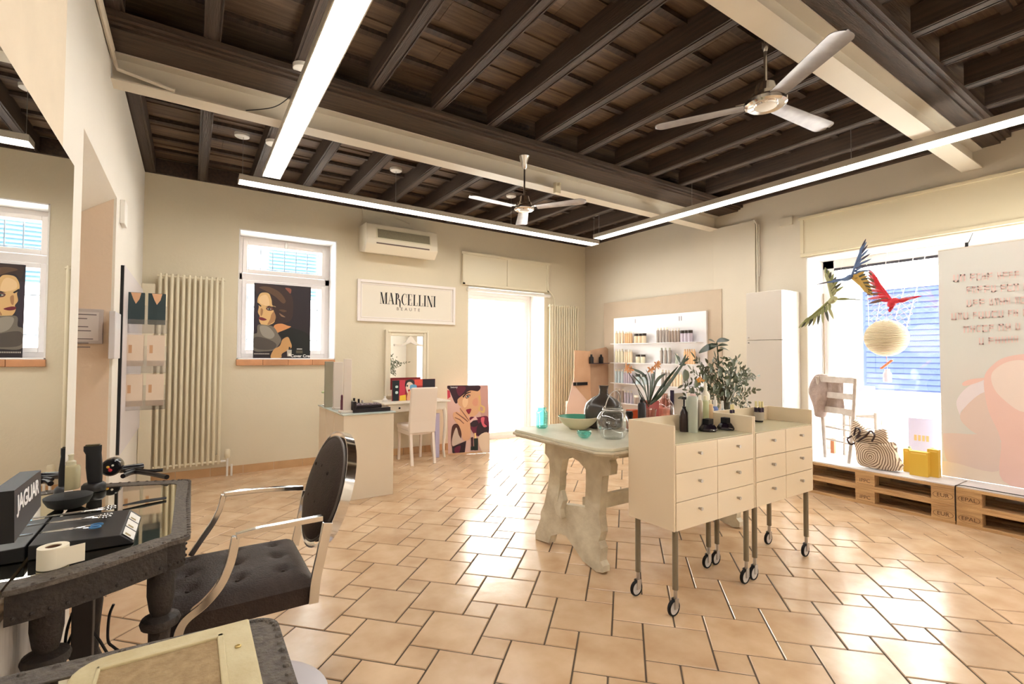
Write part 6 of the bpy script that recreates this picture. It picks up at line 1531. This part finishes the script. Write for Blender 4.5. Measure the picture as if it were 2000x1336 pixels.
parrot('hanging_parrot', ([(1662, 536), (1660, 541), (1652, 545), (1644, 546)], (0.014, 0.028, 0.022, 0.012), BL), (((1664, 538), (1683, 481), 8, 0.014, (BL, BD, BL), 1, 'a'), ((1662, 541), (1694, 570), 13, 0.030, (YL2, GD, YL2), -1, 'b')), ((((1650, 545), (1622, 550), 0.03), ((1640, 546), (1594, 556), 0.012), ((1645, 547), (1615, 552), 0.018)), (BL, BD)), 'blue and yellow hanging parrot above the olive green one', 5.12)
parrot('hanging_parrot', ([(1738, 600), (1742, 592), (1748, 588), (1756, 588)], (0.020, 0.036, 0.030, 0.016), RD), (((1742, 588), (1706, 537), 10, 0.022, (RD, RP, RB_), -1, 'a'), ((1742, 592), (1737, 606), 4, 0.02, (RD, RD, RP), -1, 'b')), ((((1752, 588), (1800, 578), 0.022), ((1752, 586), (1786, 582), 0.026), ((1752, 590), (1775, 584), 0.03)), (RD, RP)), 'red hanging parrot with one wing raised in front of the net', 5.14)

# ================================================================== FOREGROUND STYLING TABLES
def style_table(y_near, y_far, x_out, name_label, bow=0.155, TZ_=0.752, full=True):
    xi = -0.335
    r = thing('styling_table', ((xi+x_out)/2, (y_near+y_far)/2, 0), name_label, 'table')
    def outline():
        n_ = 10; pts = []; rc_ = 0.045
        for k in range(n_+1):
            u = k/n_; x = xi+(x_out-rc_-xi)*u; pts.append((x, y_near-bow*(1-u**1.5)))
        for k in range(1, 6): a = -PI/2+PI/2*k/6; pts.append((x_out-rc_+rc_*math.cos(a), y_near+rc_+rc_*math.sin(a)))
        for k in range(0, 6): a = PI/2*k/6; pts.append((x_out-rc_+rc_*math.cos(a), y_far-rc_+rc_*math.sin(a)))
        for k in range(n_+1):
            u = 1-k/n_; x = xi+(x_out-rc_-xi)*u; pts.append((x, y_far+bow*0.6*(1-u**1.5)))
        return pts
    o_ = outline(); c_ = ((xi+x_out)/2, (y_near+y_far)/2)
    def shrink(p, s_): return [(xi+(x-xi)*(1-s_/(x_out-xi)) if x > xi+1e-4 else x, c_[1]+(y-c_[1])*(1-2*s_/(y_far-y_near))) for x, y in p]
    i_ = shrink(o_, 0.048)
    m_ = MB().m(STUD); n_ = len(o_)
    T_ = [m_.bm.verts.new((x, y, TZ_)) for x, y in o_]; I_ = [m_.bm.verts.new((x, y, TZ_)) for x, y in i_]
    B_ = [m_.bm.verts.new((x, y, TZ_-0.012)) for x, y in o_]
    J_ = [m_.bm.verts.new((x, y, TZ_-0.012)) for x, y in i_]
    for k in range(n_-1):
        m_._f([T_[k], T_[k+1], I_[k+1], I_[k]]); m_._f([T_[k], B_[k], B_[k+1], T_[k+1]]); m_._f([I_[k], I_[k+1], J_[k+1], J_[k]])
    # studs around the rim
    for k in range(n_-1):
        a, b2 = Vector((*o_[k], TZ_)), Vector((*o_[k+1], TZ_)); L = (b2-a).length; cnt = max(1, int(L/0.026))
        for j in range(cnt):
            p = a.lerp(b2, (j+0.5)/cnt); cdir = (Vector((c_[0], c_[1], TZ_))-p).normalized(); m_.ball(p+cdir*0.010, 0.0062, 1, 1, 0.7, 7, 4)
    m_.build('studded_rim', parent=r)
    m_ = MB().m(glass_top).prism(i_, 'z', TZ_-0.010, TZ_-0.002); m_.build('glass_inset', parent=r, smooth=False)
    o2 = shrink(o_, 0.012); m_ = MB().m(STUDD).prism(o2, 'z', TZ_-0.085, TZ_-0.0125)
    for k in range(n_-1):
        a, b2 = Vector((*o2[k], TZ_-0.07)), Vector((*o2[k+1], TZ_-0.07)); L = (b2-a).length; cnt = max(1, int(L/0.05))
        for j in range(cnt): p = a.lerp(b2, (j+0.5)/cnt); m_.ball(p, 0.005, 1, 1, 1, 7, 4)
    m_.build('apron', parent=r, smooth=False)
    legs = [(x_out-0.07, y_near+0.075), (xi+0.045, y_near+0.02), (x_out-0.07, y_far-0.07), (xi+0.045, y_far-0.02)]
    for (lx, ly) in legs:
        prof = [(0.028, TZ_-0.085), (0.034, TZ_-0.11), (0.034, TZ_-0.17), (0.028, TZ_-0.21), (0.024, TZ_-0.225), (0.046, TZ_-0.235), (0.050, TZ_-0.245), (0.046, TZ_-0.258), (0.026, TZ_-0.27), (0.022, TZ_-0.32), (0.030, TZ_-0.42), (0.022, TZ_-0.52), (0.02, TZ_-0.60), (0.034, TZ_-0.64), (0.020, TZ_-0.67), (0.024, 0.0)]
        m_ = MB().m(STUDD).lathe([(r_, z_) for r_, z_ in reversed(prof)], (lx, ly, 0), 20); m_.build('leg', parent=r)
    return r
glass_top = mat('dark_mirror_glass', (0.56, 0.53, 0.42, 1), 0.03, metal=1.0)
style_table(1.675, 2.47, 0.013, 'dark studded styling table with a glass inset below the wall mirror')
# second table, nearer
style_table(0.42, 1.10, 0.155, 'nearer dark studded styling table cut by the lower left corner', bow=0.05)
# cream board lying on it
TT = 0.752
cbn = thing('cream_tray_board', (-0.02, 0.90, TT), 'cream wooden framed board with burlap centre lying on the nearer styling table', 'board')
CP = mat('aged_cream_paint', rgb(202, 188, 148), 0.5, c2=rgb(188, 170, 128), scale=16, bump=0.2, bscale=50)
BU = mat('burlap', rgb(146, 120, 84), 0.8, c2=rgb(170, 144, 106), scale=60, bump=0.4, bscale=200)
y1c, y0c, x0c, x1c = 1.076, 0.55, -0.15, 0.105
m_ = MB().m(CP)
def rr(x0, x1, y0, y1, c, n_=5):
    pts = [(x1, y0), (x1, y1)]
    for k in range(n_+1): a = PI/2+PI/2*k/n_; pts.append((x0+c+c*math.cos(a), y1-c+c*math.sin(a)))
    pts.append((x0, y0)); return pts
m_.prism(rr(x0c, x1c, y0c, y1c, 0.05), 'z', TT+0.001, TT+0.016); m_.build('board_frame', parent=cbn, smooth=False, bevel=0.004)
m_ = MB().m(BU).box(x0c+0.04, x1c-0.055, y0c+0.02, y1c-0.055, TT+0.016, TT+0.0185); m_.build('burlap_panel', parent=cbn, smooth=False)
m_ = MB().m(CP); frame_ = ((x0c+0.034, x0c+0.04), (x1c-0.055, x1c-0.045))
for a, b_ in frame_: m_.box(a, b_, y0c+0.02, y1c-0.045, TT+0.016, TT+0.023)
m_.box(x0c+0.034, x1c-0.045, y1c-0.055, y1c-0.045, TT+0.016, TT+0.023); m_.build('beading', parent=cbn, smooth=False, bevel=0.002)
q = Pz(465, 1262, TT+0.017); m_ = MB().m(mat('brass_screw', rgb(196, 172, 110), 0.35, metal=0.8)).lathe([(0.005, 0), (0.0055, 0.002), (0.003, 0.0025), (0.0028, 0.001), (0, 0.001)], (q.x, q.y, TT+0.016), 14); m_.build('screw', parent=cbn)

# centre post and cables under the table
m_ = MB().m(mat('post_black', rgb(46, 40, 38), 0.5)).box(-0.285, -0.235, 1.98, 2.03, 0, 0.667)
tag(m_.build('support_post', smooth=False, bevel=0.003), 'square dark post under the middle of the studded styling table', 'post')
def cable(pts, label, r_=0.004):
    m_ = MB().m(BLACK).tube(catmull(pts, 8, False), r_, 8); return tag(m_.build('power_cable'), label, 'cable')
yk = 2.02
cable([tuple(Py(a, c, yk)) for a, c in ((142, 1196), (131, 1230), (128, 1265), (140, 1290), (152, 1294))], 'dark cable looping left of the post under the styling table')
cable([tuple(Py(a, c, yk)) for a, c in ((140, 1198), (144, 1228), (132, 1262), (124, 1312), (128, 1316))], 'dark cable hanging nearly straight left of the post under the styling table')
cable([tuple(Py(a, c, yk)) for a, c in ((176, 1226), (195, 1252), (210, 1276), (218, 1278), (226, 1270))], 'dark cable slanting down right of the post')
cable([tuple(Py(a, c, yk)) for a, c in ((222, 1180), (213, 1205), (211, 1250), (222, 1264), (240, 1276), (246, 1284))], 'dark cable hanging straight down between post and turned leg')
# whitewashed wall panel under the mirror
m_ = MB().m(mat('whitewashed_board', rgb(176, 166, 156), 0.7, c2=rgb(204, 196, 186), scale=5, stretch=(1, 8, 0.6), bump=0.2, bscale=30)).box(-0.3615, -0.3505, 1.2, 2.10, 0.0, 0.66)
tag(m_.build('wainscot_panel', smooth=False), 'whitewashed board on the wall below the mirror behind the table legs', 'panel')

# --- objects on the styling table
TT = 0.752
# label roll
q = Pz(103, 1106, TT)
rl = thing('label_roll', (q.x, q.y, TT), 'white paper label roll with its end sticking out at the front of the styling table', 'roll')
hR = 0.050; RRo = 0.030
PA = mat('paper_roll', rgb(240, 228, 204), 0.7)
MB(world=False).m(PA).lathe([(0.016, 0), (RRo, 0), (RRo, hR), (0.016, hR), (0.016, 0)], seg=32, cap=False).build('paper', parent=rl)
MB(world=False).m(mat('card_core', rgb(120, 84, 62), 0.8)).lathe([(0.0155, 0.001), (0.0155, hR-0.002), (0.013, hR-0.002), (0.013, 0.001)], seg=24, cap=False).build('core', parent=rl)
m_ = MB(world=False).m(PA).box(0.0, 0.052, -0.0015, 0.0, 0.004, hR-0.002, Matrix.Translation((0.012, -0.026, 0)) @ Matrix.Rotation(0.35, 4, 'Z')); m_.build('loose_end', parent=rl, smooth=False)
# JAGUAR display: upright header + tray with scissors
DISP = mat('display_navy', rgb(36, 36, 48), 0.4); DIS2 = mat('display_black', rgb(18, 16, 19), 0.45)
jg = thing('scissor_display', (-0.22, 1.87, TT), 'black scissor display with white brand header and three pairs of scissors', 'display')
e0, e1_ = Pz(28, 1070, TT), Pz(82, 1000, TT)
h0 = Pz(28, 1070, TT); 
# header face: quad seen between px (28,1070)-(82,1000), top (28,957)-(82,915); it stands on the wall side and faces the room
hA = Vector((-0.285, 1.665, TT+0.03)); hB = Vector((-0.300, 1.915, TT+0.03)); 
TH = [Px(28, 958, -0.285), Px(80, 918, -0.285)]
zA, zB = TH[0].z, TH[1].z
BH = [Px(28, 1060, -0.285), Px(80, 988, -0.285)]
m_ = MB().m(DISP); F_ = [Vector(p) for p in (BH[0], BH[1], TH[1], TH[0])]; G_ = [p+Vector((-0.035, 0, 0)) for p in F_]
m_.face(F_); m_.m(DIS2).face(G_)
for i in range(4): m_.face([F_[i], F_[(i+1) % 4], G_[(i+1) % 4], G_[i]])
m_.build('header_panel', parent=jg, smooth=False)
# lettering in the header plane
ex = (TH[1]-TH[0]); exn = ex.normalized(); ez = ((TH[0]-BH[0]).normalized()); nn = exn.cross(ez).normalized()
LM = Matrix((exn, ez, nn)).transposed().to_4x4(); cen = TH[0]*0.52+TH[1]*0.48 - ez*0.034 + nn*0.001
LM.translation = cen-jg.location
text_mesh('JAGUAR', ex.length/4.4, LM, mat('white_letters', rgb(232, 230, 232), 0.5), 'brand_lettering', jg, 0.0004, bold=0.0012, space=0.95)
# tray
yT = 1.90
t0, t1, t2, t3 = Pz(70, 1045, TT+0.02), Pz(200, 985, TT+0.02), Pz(246, 990, TT+0.02), Pz(262, 1050, TT+0.02)
c1_, c2_, c3_ = Pz(235, 1045, TT+0.028), Pz(253, 995, TT+0.028), Pz(265, 1068, TT)
m_ = MB().m(DIS2); xs0, xs1 = -0.334, c1_.x; ys0, ys1 = c1_.y, c2_.y
m_.prism([(xs0, TT), (xs1+0.03, TT), (xs1, TT+0.028), (xs0, TT+0.036)], 'y', ys0, ys1); m_.build('tray', parent=jg, smooth=False, bevel=0.002)
# sloping label face at the right end of the tray
m_ = MB().m(mat('label_white', rgb(232, 228, 220), 0.5)).m(mat('label_white', rgb(0, 0, 0)))
for k in range(3):
    wl_ = (ys1-ys0)/3.4; ya = ys0+0.012+k*wl_; a = Vector((xs1+0.0035, ya, TT+0.0265)); b_ = Vector((xs1+0.0275, ya, TT+0.0045)); up_ = Vector((0.0008, 0, 0.0008))
    m_.m(mat('label_white', rgb(0, 0, 0))).face([a+up_, a+up_+Vector((0, wl_*0.9, 0)), b_+up_+Vector((0, wl_*0.9, 0)), b_+up_])
    m_.m(mat('label_picture', rgb(150, 130, 80), 0.5)).face([a+up_*1.5+Vector((0.004, 0.008, -0.0037)), a+up_*1.5+Vector((0.004, 0.022, -0.0037)), a+up_*1.5+Vector((0.016, 0.022, -0.0147)), a+up_*1.5+Vector((0.016, 0.008, -0.0147))])
m_.build('label_cards', parent=jg, smooth=False)
def scissors(px0, py0, px1, py1, z, label, hmat):
    a, b_ = Pz(px0, py0, z), Pz(px1, py1, z); d_ = b_-a; L = d_.length; ang = math.atan2(d_.y, d_.x)
    r = thing('scissors', (a.x, a.y, z), label, 'scissors', rz=ang)
    for s_ in (-1, 1):
        m_ = MB(world=False).m(CHROME).prism([(0, s_*0.0015), (L*0.5, s_*0.006), (L*0.52, 0), (L*0.45, -s_*0.002)], 'z', 0.0+0.001*s_+0.001, 0.002+0.001*s_+0.001)
        m_.tube([(L*0.5, 0, 0.002), (L*0.68, s_*0.008, 0.002), (L*0.76, s_*0.010, 0.002)], 0.0022, 8); m_.build('blade', parent=r, smooth=False)
        m_ = MB(world=False).m(hmat); ring = [(L*0.86+L*0.09*math.cos(t_), s_*0.012+0.0095*math.sin(t_), 0.002) for t_ in [2*PI*k/16 for k in range(17)]]; m_.tube(ring, 0.0022, 6); m_.build('finger_ring', parent=r)
    return r
ZS = TT+0.039
scissors(95, 1010, 232, 990, ZS, 'farthest pair of steel scissors on the black display tray', CHROME)
scissors(88, 1024, 224, 1006, ZS, 'middle pair of steel scissors on the black display tray', CHROME)
scissors(75, 1043, 205, 1026, ZS, 'nearest scissors, with blue finger rings, on the black display tray', mat('blue_rings', rgb(60, 120, 170), 0.3))
# tweezers / comb on glass
a, b_ = Pz(240, 990, TT), Pz(325, 974, TT)
m_ = MB().m(BLACK).tube([a+Vector((0, 0, 0.006)), a.lerp(b_, 0.5)+Vector((0, 0.006, 0.006)), b_+Vector((0, 0, 0.004))], [0.002, 0.004, 0.003], 8).tube([a+Vector((0, -0.006, 0.006)), a.lerp(b_, 0.5)+Vector((0, -0.010, 0.006)), b_+Vector((0, -0.012, 0.004))], [0.002, 0.004, 0.003], 8)
tag(m_.build('hair_clip'), 'long thin black sectioning clip on the glass of the styling table', 'clip')
# clipper on charging base
def V3(px, py, z): return Pz(px, py, z)
q = Pz(183, 958, TT)
cl = thing('hair_clipper', (q.x, q.y, TT), 'black hair clipper standing in its charging base on the styling table', 'clipper')
hc = Py(183, 868, q.y).z-TT
MB(world=False).m(BLACK).lathe([(0.036, 0), (0.038, 0.004), (0.037, 0.022), (0.030, 0.030), (0.018, 0.032)], seg=28).build('charging_base', parent=cl)
m_ = MB(world=False).m(BLACKM); rows = []
for (z, wx, wy, ox) in ((0.02, 0.020, 0.016, 0.004), (0.05, 0.023, 0.018, 0.002), (0.09, 0.025, 0.020, 0.0), (hc*0.80, 0.023, 0.018, -0.003), (hc*0.88, 0.027, 0.018, -0.006), (hc*0.97, 0.027, 0.015, -0.006)):
    rows.append([(ox+wx*math.copysign(abs(math.cos(t_))**0.6, math.cos(t_)), wy*math.copysign(abs(math.sin(t_))**0.6, math.sin(t_)), z) for t_ in [2*PI*k/20 for k in range(20)]])
V = m_.grid(rows, closed=True); m_._f(V[0]); m_._f(V[-1]); m_.build('body', parent=cl)
MB(world=False).m(mat('blade_steel', rgb(96, 90, 70), 0.3, metal=0.8)).box(-0.027, 0.015, -0.010, 0.010, hc*0.97, hc, None).build('blade', parent=cl, smooth=False)
# spray bottle
q = Pz(137, 955, TT)
sp = thing('water_spray', (q.x, q.y, TT), 'clear cylindrical spray bottle by the mirror on the styling table', 'bottle')
hs = Py(137, 888, q.y).z-TT
MB(world=False).m(mat('cloudy_plastic', rgb(196, 184, 146), 0.15)).lathe([(0.027, 0), (0.030, 0.003), (0.030, hs*0.62), (0.026, hs*0.68), (0.014, hs*0.70)], seg=24).build('body', parent=sp)
MB(world=False).m(mat('cloudy_cap', rgb(214, 206, 176), 0.25)).lathe([(0.016, hs*0.68), (0.016, hs*0.80), (0.008, hs*0.84), (0.008, hs*0.95), (0.010, hs), (0, hs)], seg=18).build('sprayer', parent=sp)
# dark neck brush / bowl
q = Pz(150, 992, TT)
m_ = MB(world=False).m(BLACKM).lathe([(0.0, 0.0), (0.030, 0.0), (0.048, 0.012), (0.058, 0.030), (0.060, 0.040), (0.052, 0.044), (0.0, 0.046)], seg=28); o = m_.build('neck_brush'); o.location = (q.x-0.02, q.y+0.02, TT)
tag(o, 'rounded black neck brush in front of the spray bottle', 'brush')
# dryer
q = Pz(218, 930, TT)
dy_ = thing('hair_dryer', (q.x, q.y+0.01, TT+0.001), 'black hair dryer with a colourful badge lying at the far end of the styling table', 'dryer')
Rm = Matrix.Rotation(math.radians(84), 4, 'Z') @ Matrix.Rotation(PI/2, 4, 'Y')
MB(world=False).m(mat('dryer_black', rgb(26, 24, 28), 0.15)).lathe([(0.0, -0.03), (0.030, -0.03), (0.036, -0.024), (0.038, 0.0), (0.036, 0.03), (0.028, 0.05), (0.0, 0.05)], (0, 0, 0.038), 26, Rm).build('barrel', parent=dy_)
MB(world=False).m(MATS['dryer_black']).tube([(0.0, 0.0, 0.03), (0.03, 0.03, 0.016), (0.10, 0.07, 0.014)], [0.018, 0.016, 0.014], 12).build('handle', parent=dy_)
fdir = Vector((0.12, -0.99, 0)).normalized(); bc = Vector((0, 0, 0.038)) - (Rm @ Vector((0, 0, -1))) * -0.0
fc = Vector((0, 0, 0.038)) + (Rm @ Vector((0, 0, -0.031)))
m_ = MB(world=False); e_x = Vector((0, 0, 1)).cross((fc-Vector((0, 0, 0.038))).normalized()).normalized()
for (u, v, mt_, s_) in ((-0.008, 0.004, YE, 0.006), (0.0, -0.010, RD, 0.007), (0.008, 0.010, WHITE, 0.0045), (-0.004, -0.002, RD, 0.004)):
    p = fc+e_x*u+Vector((0, 0, v)); m_.m(mt_).ball(p, s_, 1, 0.3, 1, 8, 5)
m_.build('badge', parent=dy_)
# straightener with cable
m_ = MB().m(BLACK); pts = [tuple(Pz(a, c, TT+0.012)) for a, c in ((240, 930), (262, 922), (285, 924), (312, 929), (326, 932))]
m_.tube(catmull(pts, 4, False), 0.010, 8)
m_.tube(catmull([tuple(Pz(a, c, TT+0.02)) for a, c in ((244, 922), (265, 917), (290, 920), (318, 918))], 4, False), 0.007, 8)
tag(m_.build('hair_straightener'), 'slim black hair straightener lying at the far edge of the styling table', 'straightener')

# ================================================================== SALON CHAIR
sc_ = thing('salon_armchair', (0.22, 2.08, 0), 'chrome salon armchair with a black tufted seat and oval back facing the mirror', 'chair')
YNr, YFr = 1.835, 2.335
def flatbar(pts, w_, t_, nm, par=sc_, mt=CHROME):
    m_ = MB().m(mt); c = [Vector(p) for p in catmull(pts, 5, False)]; rows = []
    for i, p in enumerate(c):
        tg = (c[min(i+1, len(c)-1)]-c[max(i-1, 0)]).normalized(); n1 = tg.cross(Vector((0, 1, 0))).normalized()
        yv = Vector((0, 1, 0))*w_; nv = n1*t_
        rows.append([p-yv-nv, p+yv-nv, p+yv+nv, p-yv+nv])
    V = m_.grid(rows, closed=True); m_._f(V[0]); m_._f(V[-1]); return m_.build(nm, parent=par, smooth=False, bevel=0.002)
nearA = [Py(a, c, YNr) for a, c in ((346, 1262), (350, 1232), (364, 1208), (400, 1178), (430, 1142), (450, 1098), (461, 1047))]
flatbar([tuple(p) for p in nearA], 0.010, 0.013, 'arm_support')
ar = [tuple(nearA[-1])]+[tuple(Py(a, c, YNr)) for a, c in ((500, 1036), (560, 1024), (630, 1011))]
flatbar(ar, 0.012, 0.009, 'armrest')
farA = [Py(a, c, YFr) for a, c in ((372, 1085), (392, 1055), (415, 1022), (430, 992), (437, 965))]
flatbar([tuple(p) for p in farA], 0.010, 0.010, 'arm_support')
flatbar([tuple(farA[-1])]+[tuple(Py(a, c, YFr)) for a, c in ((480, 960), (530, 955), (592, 953))], 0.012, 0.009, 'armrest')
# oval back
cB = Vector((0.480, 2.085, 0.735)); tilt = math.radians(17)
aw, ah = 0.255, 0.222
exv = Vector((0, 1, 0)); ezv = Vector((math.sin(tilt), 0, math.cos(tilt))); nv = exv.cross(ezv).normalized()
if nv.x > 0: nv = -nv
def oval(s_, off, n_=40, k=1.0): return [cB+exv*aw*s_*math.cos(2*PI*i/n_)+ezv*ah*s_*(math.sin(2*PI*i/n_))+nv*off for i in range(n_)]
m_ = MB().m(LEATH)
rows = [oval(s_, o_) for s_, o_ in ((0.01, 0.052), (0.35, 0.050), (0.6, 0.044), (0.8, 0.034), (0.9, 0.022), (0.925, 0.0), (0.9, -0.02), (0.6, -0.032), (0.01, -0.036))]
m_.grid(rows, closed=True); m_.build('back_cushion', parent=sc_)
m_ = MB().m(mat('piping', rgb(82, 72, 66), 0.4)); ovp = oval(0.915, 0.020); m_.tube(ovp+[ovp[0]], 0.005, 8, cap=False); m_.build('piping', parent=sc_)
m_ = MB().m(CHROME); rows = []
n_ = 48
for i in range(n_+1):
    a = 2*PI*i/n_; rad = exv*math.cos(a)*aw+ezv*math.sin(a)*ah; rn = rad.normalized(); c = cB+rad
    rows.append([c-nv*0.018, c+nv*0.018, c+nv*0.018+rn*0.006, c-nv*0.018+rn*0.006])
m_.grid(rows, closed=True); m_.build('back_frame', parent=sc_)
m_ = MB().m(LEATH)
for (u, v) in ((-0.10, 0.07), (0.0, 0.08), (0.10, 0.07), (-0.06, -0.05), (0.06, -0.05)): m_.ball(cB+exv*u+ezv*v+nv*0.048, 0.008, 0.6, 1, 1, 10, 6)
m_.build('back_button', parent=sc_)
# rear uprights
for yy, pp in ((YNr, ((640, 1020), (628, 1080), (617, 1130), (612, 1178))), (YFr, ((598, 958), (590, 1000), (582, 1035), (575, 1066)))):
    pts = [tuple(Py(a, c, yy)) for a, c in pp]; flatbar(pts, 0.007, 0.017, 'rear_upright')
# seat
m_ = MB().m(LEATH); NX, NY = 28, 28; x0_, x1_, y0_, y1_ = -0.09, 0.395, YNr+0.012, YFr-0.012
but = [(x0_+(x1_-x0_)*u, y0_+(y1_-y0_)*v) for u in (0.2, 0.5, 0.8) for v in (0.22, 0.5, 0.78)]
top = []
for i in range(NX+1):
    row = []
    for j in range(NY+1):
        u, v = i/NX, j/NY; x = x0_+(x1_-x0_)*u; y = y0_+(y1_-y0_)*v
        ed = min(u, 1-u, v, 1-v); z = 0.500-0.045*math.exp(-ed*16)+0.006*math.sin(PI*u)*math.sin(PI*v)
        for bx_, by_ in but: z -= 0.022*math.exp(-((x-bx_)**2+(y-by_)**2)/(0.020**2))
        row.append((x, y, z))
    top.append(row)
V = m_.grid(top)
per = [V[i][0] for i in range(NX+1)]+[V[NX][j] for j in range(1, NY+1)]+[V[i][NY] for i in range(NX-1, -1, -1)]+[V[0][j] for j in range(NY-1, 0, -1)]
lowv = [m_.bm.verts.new((p.co.x, p.co.y, 0.395)) for p in per]; n_ = len(per)
for i in range(n_): m_._f([per[i], per[(i+1) % n_], lowv[(i+1) % n_], lowv[i]])
m_._f(lowv); m_.build('seat_cushion', parent=sc_)
m_ = MB().m(LEATH)
for bx_, by_ in but: m_.ball((bx_, by_, 0.489), 0.007, 1, 1, 0.6, 10, 6)
m_.build('seat_button', parent=sc_)
m_ = MB().m(CHROME).lathe([(0.05, 0.395), (0.045, 0.38), (0.030, 0.36), (0.030, 0.06), (0.045, 0.05)][::-1], (0.16, 2.08, 0), 28); m_.build('pump_column', parent=sc_)
m_ = MB().m(mat('base_white', rgb(226, 222, 230), 0.18)).lathe([(0.0, 0.0), (0.285, 0.0), (0.290, 0.006), (0.24, 0.022), (0.08, 0.045), (0.04, 0.06), (0.0, 0.06)], (0.18, 2.0, 0), 48); m_.build('round_base', parent=sc_)
for o in list(bpy.data.objects):
    if o.type == 'EMPTY' and not o.children: bpy.data.objects.remove(o)
